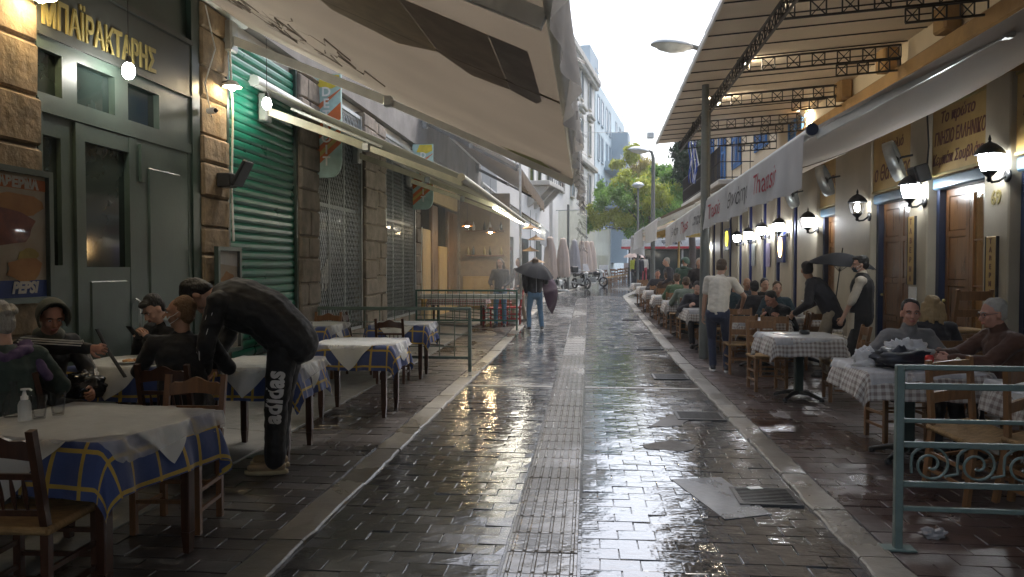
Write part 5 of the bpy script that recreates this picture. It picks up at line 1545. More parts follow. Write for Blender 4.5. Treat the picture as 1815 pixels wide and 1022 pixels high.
cl1 = [cl(1085, 355, 1.2, -1), cl(1115, 340, 1.3, .5), cl(1150, 350, 1.4, -1), cl(1185, 345, 1.3, 1), cl(1205, 375, 1.2, -.5), cl(1100, 385, 1.2, 0), cl(1140, 385, 1.3, 1), cl(1175, 390, 1.3, -1), cl(1060, 385, 1.0, 0), cl(1045, 400, .7, 0), cl(1125, 408, 1.0, 0), cl(1160, 410, 1.0, .5), cl(1225, 355, 1.0, .5), cl(1070, 335, .8, 1), cl(1215, 325, 1.0, 1), cl(1190, 312, .9, 0), cl(1232, 385, .9, 0), cl(1105, 318, .9, 0)]
tree('street_tree', 'broad green street tree hanging over the far end of the street', tb.x, TY, cl1, [g1, g1, g2], 46000, .105, 1, 3.2)
TY = 60; tb = tp(1145, 480, TY)
cl2 = [cl(1120, 275, .9), cl(1135, 300, 1.2), cl(1120, 312, 1.0, 1), cl(1145, 320, 1.3, -1), cl(1160, 335, 1.2), cl(1095, 290, .7), cl(1110, 330, 1.0), cl(1130, 345, 1.2), cl(1128, 262, .5)]
tree('yellowing_tree', 'yellowing tree rising above the broad green street tree', tb.x, TY, cl2, [g2, g3, g2], 40000, .10, 2, 4)
TY = 56; tb = tp(1190, 480, TY)
cl3 = [cl(1180, 320, 1.1), cl(1195, 335, 1.1), cl(1172, 305, .7), cl(1205, 320, .9)]
tree('street_tree', 'lighter green tree left of the balcony, behind the tall lamp', tb.x, TY, cl3, [g1, g2], 8000, .14, 3, 4)
TY = 42; tb = tp(1226, 480, TY)
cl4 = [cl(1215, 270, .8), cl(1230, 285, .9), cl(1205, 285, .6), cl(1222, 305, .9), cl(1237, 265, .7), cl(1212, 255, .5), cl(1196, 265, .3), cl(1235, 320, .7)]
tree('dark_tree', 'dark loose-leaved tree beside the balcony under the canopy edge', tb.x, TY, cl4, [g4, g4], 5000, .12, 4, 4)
# motorbikes
def motorbike(lb, x, y, rz, rack=False):
    t = thing('motorbike', lb, 'motorbike', (x, y, gz(y)), rz, 'motorbikes parked by the folded parasols')
    for sx in (-.62, .62):
        mb = MB(); M = Matrix.Translation((sx, 0, .29)) @ Matrix.Rotation(math.pi / 2, 4, 'X')
        pr = [(.29 + .055 * math.cos(a), .055 * math.sin(a)) for a in [2 * math.pi * k / 8 for k in range(9)]]
        mb.lathe([(r - .05, z) for r, z in pr], 20, M, cap=False); w = obj('wheel', mb, m_rubr, t)
        mb = MB(); mb.lathe([(.03, -.05), (.03, .05)], 8, M)
        for k in range(6): a = math.pi * k / 3; mb.beam((sx, 0, .29), (sx + .21 * math.cos(a), 0, .29 + .21 * math.sin(a)), .02, .02, (0, 1, 0))
        obj('rim', mb, m_iron, w)
    mb = MB(); mb.tube([(-.62, .07, .29), (-.2, .09, .42), (.25, .06, .38), (.42, 0, .75)], .03, 6); mb.tube([(-.62, -.07, .29), (-.2, -.09, .42), (.25, -.06, .38), (.42, 0, .75)], .03, 6); obj('frame', mb, m_black, t)
    mb = MB(); mb.cbox(-.22, .22, -.15, .15, .26, .55, .05); obj('engine', mb, m_galv, t)
    bp_ = mat('black_bike_paint', (.02, .02, .022), .2)
    mb = MB(); mb.ball((.16, 0, .72), (.26, .15, .15), 12, 8); obj('tank', mb, bp_, t)
    mb = MB(); mb.ball((-.6, 0, .72), (.2, .12, .1), 10, 6); obj('tail', mb, bp_, t)
    mb = MB(); mb.ball((-.25, 0, .74), (.36, .13, .07), 12, 6); obj('seat', mb, m_rubr, t)
    mb = MB(); mb.tube([(.62, .07, .29), (.44, .07, .85)], .022, 6); mb.tube([(.62, -.07, .29), (.44, -.07, .85)], .022, 6); mb.tube([(.3, .34, .98), (.42, .1, .95), (.42, -.1, .95), (.3, -.34, .98)], .018, 6); obj('fork', mb, m_galv, t)
    mb = MB(); mb.ball((.52, 0, .82), (.09, .09, .09), 10, 7); obj('headlight', mb, m_white, t)
    mb = MB(); mb.tube([(-.1, -.14, .3), (-.7, -.17, .36)], .045, 8); obj('exhaust', mb, m_galv, t)
    if rack:
        mb = MB(); mb.cbox(-.9, -.55, -.2, .2, .86, 1.18, .04); obj('top_box', mb, m_black, t)
        mb = MB(); mb.hexa([(.5, -.18, .95), (.52, -.18, .95), (.52, .18, .95), (.5, .18, .95), (.36, -.15, 1.3), (.38, -.15, 1.3), (.38, .15, 1.3), (.36, .15, 1.3)]); obj('windscreen', mb, m_film, t)
for u, v, rz, rk, lb in ((990, 515, -2.0, False, 'black motorbike partly hidden by the black umbrella'), (1030, 512, -1.0, True, 'black scooter with a top box, middle of the parked bikes'), (1052, 508, -.5, False, 'black motorbike nearest the tall glass screen')):
    p = GS(u, v); motorbike(lb, p.x, p.y, rz, rk)
t = thing('menu_stand', 'low pale menu stand beside the tall glass screen', 'stand', tuple(GS(1070, 500)))
mb = MB(); mb.cbox(-.3, .3, -.03, .03, .1, 1.1, .01); obj('board', mb, m_white, t)
mb = MB(); mb.box(-.3, -.26, -.2, .2, 0, .1); mb.box(.26, .3, -.2, .2, 0, .1); obj('foot', mb, m_galv, t)
# ------------------------------------------------------------------ FURNITURE
def floor_z(x, y):
    return gz(y) + (max(0, min(.09, (-2.86 - x) * .06)) if x < 0 else 0)
def chair_parts(t, m_frame, m_seat, style):
    W, D, H, S = .40, .39, .90, .45
    lean = .07
    def post(sx):
        mb = MB(); x = sx * (W / 2 - .018)
        mb.beam((x, -D / 2 + .02, 0), (x, -D / 2 + .02, S), .036, .036, (0, 1, 0)); mb.beam((x, -D / 2 + .02, S - .003), (x, -D / 2 - lean, H), .034, .034, (0, 1, 0))
        return mb
    for sx in (-1, 1):
        obj('back_post', post(sx), m_frame, t)
        mb = MB(); x = sx * (W / 2 - .006); mb.beam((x, D / 2 - .02, 0), (x, D / 2 - .02, S + .01), .036, .036, (0, 1, 0)); obj('front_leg', mb, m_frame, t)
        mb = MB()
        for z in (.14, .26): mb.beam((x * .97, -D / 2 + .03, z), (x, D / 2 - .03, z), .018, .024)
        obj('stretcher', mb, m_frame, t)
    mb = MB()
    for z in (.2, .32): mb.beam((-W / 2 + .02, D / 2 - .02, z), (W / 2 - .02, D / 2 - .02, z), .018, .022)
    mb.beam((-W / 2 + .02, -D / 2 + .02, .22), (W / 2 - .02, -D / 2 + .02, .22), .018, .022); obj('stretcher', mb, m_frame, t)
    mb = MB()
    mb.grid(lambda a, b: ((a - .5) * (W - .005), (b - .5) * (D - .01), S + .012 - .018 * math.sin(math.pi * a) * math.sin(math.pi * b)), 8, 8, uv=False)
    mb.grid(lambda a, b: ((.5 - a) * (W - .005), (b - .5) * (D - .01), S - .028), 2, 2, uv=False)
    for sx, sy, ax in ((0, -1, 0), (0, 1, 0), (-1, 0, 1), (1, 0, 1)):
        if ax == 0: mb.tube([(-W / 2, sy * (D / 2 - .006), S - .008), (W / 2, sy * (D / 2 - .006), S - .008)], .021, 6)
        else: mb.tube([(sx * (W / 2 - .004), -D / 2, S - .008), (sx * (W / 2 - .004), D / 2, S - .008)], .021, 6)
    obj('seat', mb, m_seat, t)
    yb = lambda z: -D / 2 + .02 - (lean + .02) * (z - S) / (H - S)
    x0 = W / 2 - .034
    if style == 'spindle':
        # arched top rail, thin rail, spindles
        mb = MB(); n = 12; vs = []
        for i in range(n + 1):
            a = i / n; x = -x0 + 2 * x0 * a
            top = .83 + .045 * math.sin(math.pi * a) ** .7 + .012 * math.cos(4 * math.pi * a); bot = .765 + .018 * math.sin(math.pi * a)
            for z, dy in ((bot, .011), (top, .011), (top, -.011), (bot, -.011)):
                vs.append((x, yb(.8) + dy - .012 * math.sin(math.pi * a), z))
        fs = []
        for i in range(n):
            for j in range(4): fs.append((i * 4 + j, (i + 1) * 4 + j, (i + 1) * 4 + (j + 1) % 4, i * 4 + (j + 1) % 4))
        fs += [(0, 1, 2, 3), tuple(n * 4 + q for q in (3, 2, 1, 0))]
        mb.add(vs, fs, 0, False); obj('top_rail', mb, m_frame, t)
        for z in (.69, .52):
            mb = MB(); mb.beam((-x0, yb(z), z), (x0, yb(z), z), .02, .026); obj('back_rail', mb, m_frame, t)
        for k in range(5):
            x = -x0 + 2 * x0 * (k + 1) / 6
            mb = MB(); mb.tube([(x, yb(.53), .533), (x, yb(.58), .58), (x, yb(.63), .63), (x, yb(.677), .677)], [.006, .011, .010, .006], 6); obj('spindle', mb, m_frame, t)
    else:
        for z, hh in ((.83, .10), (.64, .08)):
            mb = MB(); n = 6; vs = []
            for i in range(n + 1):
                a = i / n; x = -x0 + 2 * x0 * a; y = yb(z) - .018 * math.sin(math.pi * a)
                for dz, dy in ((-hh / 2, .009), (hh / 2, .009), (hh / 2, -.009), (-hh / 2, -.009)): vs.append((x, y + dy, z + dz))
            fs = []
            for i in range(n):
                for j in range(4): fs.append((i * 4 + j, (i + 1) * 4 + j, (i + 1) * 4 + (j + 1) % 4, i * 4 + (j + 1) % 4))
            fs += [(0, 1, 2, 3), tuple(n * 4 + q for q in (3, 2, 1, 0))]
            mb.add(vs, fs, 0, False); obj('back_slat', mb, m_frame, t)
protos = {}
def chair(kind, x, y, rz, lb, z=None, tilt=None):
    fr, st, sty, grp = {'dark': (m_woodd, m_rush, 'spindle', 'dark taverna chairs on the left'), 'brown': (m_woodm, m_rush, 'spindle', 'dark taverna chairs on the left'), 'light': (m_woodl, m_rush, 'ladder', 'honey wood chairs on the right')}[kind]
    loc = (x, y, floor_z(x, y) if z is None else z)
    if kind not in protos:
        t = thing('wooden_chair', lb, 'chair', loc, rz, grp); chair_parts(t, fr, st, sty); protos[kind] = t
    else: t = dup(protos[kind], loc, rz, lb)
    if tilt: t.rotation_euler = (tilt[0], tilt[1], rz)
    return t
# cloth lying on a table: clamps to the top, hangs over the edge in folds
def cloth_mb(w, d, cw, cd, rot, h, seed, fold=.10, n=44, flare=.10, lift=0.0, asym=(0, 0), crease=0.0):
    R = random.Random(seed); ph = [R.uniform(0, 6.28) for _ in range(6)]
    c, s = math.cos(rot), math.sin(rot)
    vs = []; uvs = []; fs = []
    for j in range(n + 1):
        for i in range(n + 1):
            u, v = (i / n - .5) * cw, (j / n - .5) * cd
            x, y = u * c - v * s + asym[0], u * s + v * c + asym[1]
            ex = max(abs(x) - w / 2, 0); ey = max(abs(y) - d / 2, 0)
            L = math.hypot(ex, ey)
            bx = max(-w / 2, min(w / 2, x)); by = max(-d / 2, min(d / 2, y))
            if L > 0:
                dx, dy = math.copysign(ex / L, x) if ex else 0, math.copysign(ey / L, y) if ey else 0
                along = by * 1.0 if ex > ey else bx
                q = math.atan2(ey, ex) * 3
                wv = math.sin(along * 15 + ph[0] + q) * .6 + math.sin(along * 31 + ph[1] + q * 2) * .4
                out = .008 + flare * (1 - math.exp(-L / .16)) + fold * wv * min(L, .4)
                out = max(out, .006)
                out = min(out, L * .9 + .004) + lift * 1.6 + crease * L * (mnoise.noise((x * 14, y * 14, seed)) + .3)
                tx, ty = -dy, dx
                sl = .25 * fold * math.sin(along * 22 + ph[2]) * L
                drop = math.sqrt(max(L * L - out * out * .8, 0))
                drop = max(drop - .004, 0)
                vs.append((bx + dx * out + tx * sl, by + dy * out + ty * sl, h + lift - drop + .004))
            else:
                vs.append((x, y, h + lift + .004 + .0025 * math.sin(x * 25 + ph[3]) * math.sin(y * 21 + ph[4])))
            uvs.append((u + 1.0, v + 1.0))
    for j in range(n):
        for i in range(n):
            a = j * (n + 1) + i
            fs.append((a, a + 1, a + n + 2, a + n + 1))
    mb = MB(); mb.add(vs, fs, 0, True, uvs)
    return mb
def table_left(x, y, rz, w, d, h, seed, lb, lbc, lbw, cover_rot=math.pi / 4, cover=1.05, film=True):
    z = floor_z(x, y)
    t = thing('taverna_table', lb, 'table', (x, y, z), rz, 'taverna tables with blue cloths')
    mb = MB(); mb.cbox(-w / 2, w / 2, -d / 2, d / 2, h - .03, h, .006); obj('tabletop', mb, m_woodd, t)
    mb = MB()
    for a in (-1, 1):
        mb.box(-w / 2 + .09, w / 2 - .09, a * (d / 2 - .07) - .012, a * (d / 2 - .07) + .012, h - .13, h - .031)
        mb.box(a * (w / 2 - .07) - .012, a * (w / 2 - .07) + .012, -d / 2 + .09, d / 2 - .09, h - .13, h - .031)
    obj('apron', mb, m_woodd, t)
    for sx in (-1, 1):
        for sy in (-1, 1):
            mb = MB(); X, Y = sx * (w / 2 - .07), sy * (d / 2 - .07)
            mb.cbox(X - .028, X + .028, Y - .028, Y + .028, .12, h - .031, .005); mb.hexa([(X - .018, Y - .018, 0), (X + .018, Y - .018, 0), (X + .018, Y + .018, 0), (X - .018, Y + .018, 0), (X - .026, Y - .026, .12), (X + .026, Y - .026, .12), (X + .026, Y + .026, .12), (X - .026, Y + .026, .12)])
            obj('leg', mb, m_woodd, t)
    c = obj('tablecloth', cloth_mb(w, d, w + .54, d + .54, 0, h, seed, .14), m_blue, loc=(x, y, z), rz=rz); tag(c, lbc, 'tablecloth', 'blue tablecloths with yellow lines')
    c = obj('paper_cover', cloth_mb(w, d, cover, cover, cover_rot, h, seed, .14, lift=.007, n=56), m_cover, loc=(x, y, z), rz=rz); tag(c, lbw, 'table cover', 'white covers laid cornerwise')
    if film:
        c = obj('clear_film', cloth_mb(w, d, w + .10, d + .14, .06, h, seed, .14, n=60, lift=.014, asym=(.08, 0), crease=.25), m_film, loc=(x, y, z), rz=rz); tag(c, 'crumpled clear plastic over the ' + lbw, 'table plastic', 'clear plastic sheets')
table_left(-2.68, 3.78, -.16, .96, .74, .77, 1, 'nearest dark wooden table on the left, under glasses', 'blue yellow-lined cloth on the nearest left table', 'white cover on the nearest left table', cover=.98)
table_left(-2.50, 8.12, 0.03, .82, .72, .77, 2, 'empty dark table on four slim legs beside the left kerb', 'blue yellow-lined cloth on the empty table by the kerb', 'white cover with a hanging triangle on the empty kerb table', cover=.90)
table_left(-2.72, 10.85, 0.05, .80, .66, .77, 3, 'dark table in front of the sage green railing', 'blue cloth on the table in front of the green railing', 'white cover on the table in front of the green railing', cover=.88)
table_left(-3.72, 9.75, 0, .74, .7, .78, 4, 'dark table against the shutter behind the bending man', 'blue cloth on the table by the shutter', 'white cover on the table by the shutter', cover=.86)
table_left(-3.62, 5.86, 0, .82, .72, .78, 5, 'dark table with plates between the seated young people', 'blue cloth on the table with plates', 'white cover under the plates', cover=.9, film=False)
table_left(-2.78, 6.28, .03, .74, .7, .77, 6, 'dark table the bending man leans over', 'blue cloth on the table under the bending man', 'white cover on the table under the bending man', cover=.86)
q = PY(85, 748, 3.12)
chair('dark', q.x - .19, 3.26, .06, 'dark chair with spindles at the bottom left corner, rush seat')
chair('brown', -2.52, 4.44, math.pi + .08, 'brown chair with an arched top rail on the far side of the nearest table')
chair('dark', -3.02, 5.36, .03, 'dark chair the man in the black sweater sits on')
chair('dark', -2.70, 10.30, .08, 'dark chair with spindles in front of the railing table')
chair('dark', -3.34, 10.95, -math.pi / 2 + .1, 'dark chair seen from the side left of the railing table')
chair('brown', -3.72, 10.34, math.pi, 'brown chair with arched back behind the shutter table')
chair('dark', -3.5, 9.0, .1, 'dark chair in front of the shutter table')
chair('dark', -3.5, 4.75, -.5, 'dark chair under the grey haired person at the left edge')
chair('dark', -3.95, 6.5, math.pi, 'dark chair under the young man looking at a phone')
chair('dark', -3.92, 5.12, -1.2, 'dark chair under the hooded person')
# right side tables on cast iron pedestals
def table_right(x, y, rz, w, lb, lbc, seed, h=.77, n=40):
    z = floor_z(x, y)
    if 'ped' not in protos:
        t = thing('pedestal_table', lb, 'table', (x, y, z), rz, 'pedestal tables under gingham cloths')
        mb = MB(); mb.cbox(-w / 2, w / 2, -w / 2, w / 2, h - .03, h, .006); obj('tabletop', mb, m_woodd, t)
        mb = MB(); mb.cbox(-.05, .05, -.05, .05, .06, h - .03, .01); obj('column', mb, m_doord, t)
        mb = MB()
        for k in range(4):
            a = math.pi / 4 + math.pi / 2 * k
            mb.tube([(0, 0, .085), (.15 * math.cos(a), .15 * math.sin(a), .07), (.30 * math.cos(a), .30 * math.sin(a), .025)], [.035, .028, .02], 6)
            mb.lathe([(.03, 0), (.032, .02), (.02, .035)], 8, Matrix.Translation((.30 * math.cos(a), .30 * math.sin(a), 0)))
        obj('foot', mb, m_iron, t); protos['ped'] = t
    else: dup(protos['ped'], (x, y, z), rz, lb)
    c = obj('tablecloth', cloth_mb(w, w, w + .46, w + .46, 0, h, seed, .16, n=n), m_brown, loc=(x, y, z), rz=rz); tag(c, lbc, 'tablecloth', 'brown gingham cloths on the right')
    c = obj('clear_film', cloth_mb(w, w, w + .12, w + .16, .1, h, seed, .16, n=28, lift=.007, crease=.15), m_film, loc=(x, y, z), rz=rz); tag(c, 'clear plastic over the ' + lbc, 'table plastic', 'clear plastic sheets')
place = ['nearest right table by the lone ashtray', 'table behind the waiter in white', 'table left of the waiter', 'third table along the kerb', 'fourth table along the kerb', 'fifth table along the kerb', 'sixth table along the kerb', 'farthest table down the right kerb']
colx = [(2.55, 9.5), (2.68, 12.35), (2.28, 15.0), (2.12, 17.3), (2.06, 19.6), (2.03, 22.0), (2.02, 24.6), (2.0, 27.4)]
for k, (x, y) in enumerate(colx):
    table_right(x, y, random.uniform(-.04, .04), .76, 'pedestal table, ' + place[k], 'gingham cloth on the ' + place[k], 10 + k, n=40 if k < 4 else 24)
for k, (x, y) in enumerate([(3.62, 13.0), (3.5, 15.6), (3.4, 18.2), (3.4, 21.0)]):
    pl2 = ['inner table before the diners in dark coats', 'second inner table along the house wall', 'third inner table along the house wall', 'farthest inner table along the house wall'][k]
    table_right(x, y, 0, .76, 'pedestal table, ' + pl2, 'gingham cloth on the ' + pl2, 30 + k, n=26)
table_right(2.66, 6.62, -.05, .86, 'pedestal table, holding the black bag', 'gingham cloth on the table with the black bag', 41)
table_right(3.36, 5.42, .0, .86, 'pedestal table, at the right edge with the glass jar', 'gingham cloth on the table with the glass jar', 42)
c = obj('paper_cover', cloth_mb(.86, .86, .95, .95, math.pi / 4, .77, 99, .05, flare=.04, lift=.012), m_cover, loc=(3.36, 5.42, 0)); tag(c, 'pale paper cover on the table with the glass jar', 'table cover')
chs = [(3.05, 9.45, math.pi / 2 - .1, 'honey wood chair right of the ashtray table'), (2.32, 10.15, math.pi + .1, 'honey wood chair behind the ashtray table'),
       (2.28, 11.72, .02, 'honey wood chair with its back to us beside the waiter'), (2.72, 11.62, -.06, 'honey wood chair with its back to us, right of the other at the waiter'), (3.2, 12.3, 1.5, 'honey wood chair right of the table behind the waiter'), (2.6, 13.1, math.pi, 'honey wood chair on the far side of the waiter table')]
for k, (x, y) in enumerate(colx[2:]):
    chs.append((x + .02, y - .58, .03, 'honey wood chair on the near side of the ' + place[k + 2]))
    chs.append((x - .02, y + .60, math.pi - .05, 'honey wood chair on the far side of the ' + place[k + 2]))
    if k > 1: chs.append((x + .6, y + .05, math.pi / 2, 'honey wood chair on the wall side of the ' + place[k + 2]))
chs += [(3.05, 13.35, .2, 'honey wood chair between the waiter table and the inner diners'), (2.95, 14.55, -.15, 'honey wood chair in the gap behind the waiter'), (2.9, 16.2, .1, 'honey wood chair in the aisle left of the second inner table'), (3.55, 12.4, .1, 'honey wood chair before the inner diners table'), (3.62, 13.65, math.pi, 'honey wood chair under the diner facing us'), (3.45, 15.05, 0, 'honey wood chair at the second inner table, near side'), (3.5, 16.2, math.pi, 'honey wood chair at the second inner table, far side'), (3.4, 17.6, 0, 'honey wood chair at the third inner table'), (3.4, 20.4, 0, 'honey wood chair at the farthest inner table'),
        (2.85, 7.35, math.pi + .15, 'honey wood chair under the man in the grey jacket'), (3.5, 8.05, .05, 'honey wood chair under the blonde woman'), (3.55, 6.72, math.pi / 2, 'honey wood chair under the man in the brown jacket'), (4.1, 8.85, .12, 'honey wood chair standing by the glazed door, under another')]
for a in chs: chair('light', *a)
chair('light', 4.1, 8.86, .12, 'pale honey wood chair stacked on another by the glazed door', z=.46)
chair('light', 2.62, 5.52, -2.75, 'honey wood chair tipped against the table behind the scroll railing', z=.03, tilt=(-.16, .05))
chair('light', 2.92, 5.2, -2.6, 'honey wood chair tipped beside the other behind the scroll railing', z=.03, tilt=(-.2, .06))
# red chairs and table behind the rain curtain
def table_red(x, y):
    z = gz(y)
    t = thing('taverna_table', 'table under a red gingham cloth behind the rain curtain', 'table', (x, y, z))
    mb = MB(); mb.cbox(-.7, .7, -.38, .38, .74, .77, .006); obj('tabletop', mb, m_woodd, t)
    for sx in (-1, 1):
        for sy in (-1, 1):
            mb = MB(); mb.cbox(sx * .62 - .03, sx * .62 + .03, sy * .3 - .03, sy * .3 + .03, 0, .74, .005); obj('leg', mb, m_woodd, t)
    c = obj('tablecloth', cloth_mb(1.4, .76, 1.9, 1.3, 0, .77, 77, .14, n=36), m_redp, loc=(x, y, z)); tag(c, 'red gingham cloth with white squares behind the rain curtain', 'tablecloth')
table_red(-3.35, 19.6)
m_redc = mat('red_lacquer', (.36, .02, .02), .35)
for k, (x, y, r, lb) in enumerate(((-2.45, 19.5, 1.2, 'red chair left of the person in jeans behind the curtain'), (-1.95, 19.8, 1.6, 'red chair right of the person in jeans behind the curtain'), (-2.3, 21.2, .3, 'red chair farther back behind the curtain'))):
    t = dup(protos['dark'], (x, y, gz(y)), r, lb); t['group'] = 'red chairs behind the rain curtain'
    for ch in t.children:
        ch.data = ch.data.copy(); ch.data.materials[0] = m_redc
# far cafe chairs beyond the glass screens
for k in range(8):
    p = GS(1076 + 5 * k, 506 - 1.3 * k)
    t = dup(protos['light'], (p.x, p.y, gz(p.y)), random.uniform(0, 6.28), ['nearest', 'second', 'third', 'fourth', 'fifth', 'sixth', 'seventh', 'farthest'][k] + ' brown chair of the far cafe row under the trees'); t['group'] = 'chairs of the far cafe'
# ------------------------------------------------------------------ PEOPLE
def skin(name, c): return mat(name, c, .5, var=.08, scale=12, spec=.4)
SK = [skin('light_skin', (.50, .30, .22)), skin('tan_skin', (.40, .22, .14)), skin('ruddy_skin', (.46, .23, .16))]
m_eye = mat('eye_white', (.7, .7, .68), .2); m_iris = mat('eye_dark', (.02, .015, .01), .2); m_lip = mat('lip', (.36, .12, .10), .5)
HAIR = {'black': mat('black_hair', (.012, .010, .009), .5, bump=.8, bscale=70, stretch=(1, 1, .3)), 'brown': mat('brown_hair', (.07, .04, .02), .5, bump=.8, bscale=70, stretch=(1, 1, .3)), 'grey': mat('grey_hair', (.36, .34, .30), .6, bump=.8, bscale=70, stretch=(1, 1, .3)), 'blond': mat('blond_hair', (.38, .26, .12), .5, bump=.8, bscale=60, stretch=(1, 1, .25)), 'sandy': mat('sandy_hair', (.20, .11, .05), .55, bump=.8, bscale=70), 'white': mat('white_hair', (.5, .48, .45), .6, bump=.8, bscale=70)}
CL = {}
def cloth(name, c, rough=.85):
    if name not in CL: CL[name] = mat(name, c, rough, var=.14, scale=7, bump=.5, bscale=9, sheen=.1)
    return CL[name]
def rc(mb, p0, p1, r0, r1, flat=(1, 1), side=None, n=12):
    # rounded cone between two balls
    p0, p1 = Vector(p0), Vector(p1); d = p1 - p0; L = d.length
    d = d.normalized() if L > 1e-6 else Vector((0, 0, 1))
    s = Vector(side) if side is not None else (Vector((1, 0, 0)) if abs(d.x) < .9 else Vector((0, 1, 0)))
    a = (s - d * s.dot(d)).normalized(); b = d.cross(a)
    rings = []
    for k in (85, 60, 30): t = math.radians(k); rings.append((-r0 * math.sin(t), r0 * math.cos(t)))
    rings += [(0, r0), (L, r1)]
    for k in (30, 60, 85): t = math.radians(k); rings.append((L + r1 * math.sin(t), r1 * math.cos(t)))
    vs = []
    for h, r in rings:
        for j in range(n):
            t = 2 * math.pi * j / n
            vs.append(p0 + d * h + a * (r * flat[0] * math.cos(t)) + b * (r * flat[1] * math.sin(t)))
    fs = []
    for i in range(len(rings) - 1):
        for j in range(n): fs.append((i * n + j, i * n + (j + 1) % n, (i + 1) * n + (j + 1) % n, (i + 1) * n + j))
    fs += [tuple(range(n))[::-1], tuple((len(rings) - 1) * n + j for j in range(n))]
    mb.add(vs, fs, 0, True)
def ell(mb, c, r, M=None, n=14, m=10):
    mb.ball(c, r, n, m, M)
def fuse(mb, vox, it=4, wrinkle=0.0, seed=0):
    me = mb.mesh('fuse'); o = bpy.data.objects.new('fuse', me)
    md = o.modifiers.new('r', 'REMESH'); md.mode = 'VOXEL'; md.voxel_size = vox; md.use_smooth_shade = True
    sm = o.modifiers.new('s', 'SMOOTH'); sm.iterations = it; sm.factor = .5
    out = evaluated_mesh(o)
    bpy.data.objects.remove(o); bpy.data.meshes.remove(me)
    if wrinkle:
        k = len(out.vertices)
        co = np.empty(k * 3); no = np.empty(k * 3)
        out.vertices.foreach_get('co', co); out.vertices.foreach_get('normal', no)
        co = co.reshape(-1, 3); no = no.reshape(-1, 3)
        d = np.array([mnoise.noise((x * 9 + seed, y * 9, z * 14)) + .6 * mnoise.noise((x * 22, y * 22 + seed, z * 30)) for x, y, z in co])
        out.vertices.foreach_set('co', (co + no * (d * wrinkle)[:, None]).ravel()); out.update()
    for p in out.polygons: p.use_smooth = True
    return out
def join(me, mb, mats):
    # append builder geometry to a mesh, with further materials
    base = len(me.materials)
    r = MB(); r.add([v.co for v in me.vertices], [tuple(p.vertices) for p in me.polygons], 0, True)
    r.m = [p.material_index for p in me.polygons]
    k = len(r.v); r.v.extend(mb.v); r.f.extend([tuple(i + k for i in f) for f in mb.f]); r.m.extend([m for m in mb.m]); r.sm.extend([True] * len(mb.f))
    out = r.mesh(me.name, mats); bpy.data.meshes.remove(me); return out
def ik(a, b, l1, l2, hint):
    d = b - a; L = d.length; L2 = min(L, (l1 + l2) * .999)
    u = d / max(L, 1e-6)
    x = (l1 * l1 - l2 * l2 + L2 * L2) / (2 * L2); h = math.sqrt(max(l1 * l1 - x * x, 0))
    hv = hint - u * hint.dot(u); hv = hv.normalized() if hv.length > 1e-6 else u.orthogonal().normalized()
    return a + u * x + hv * h, a + u * L2
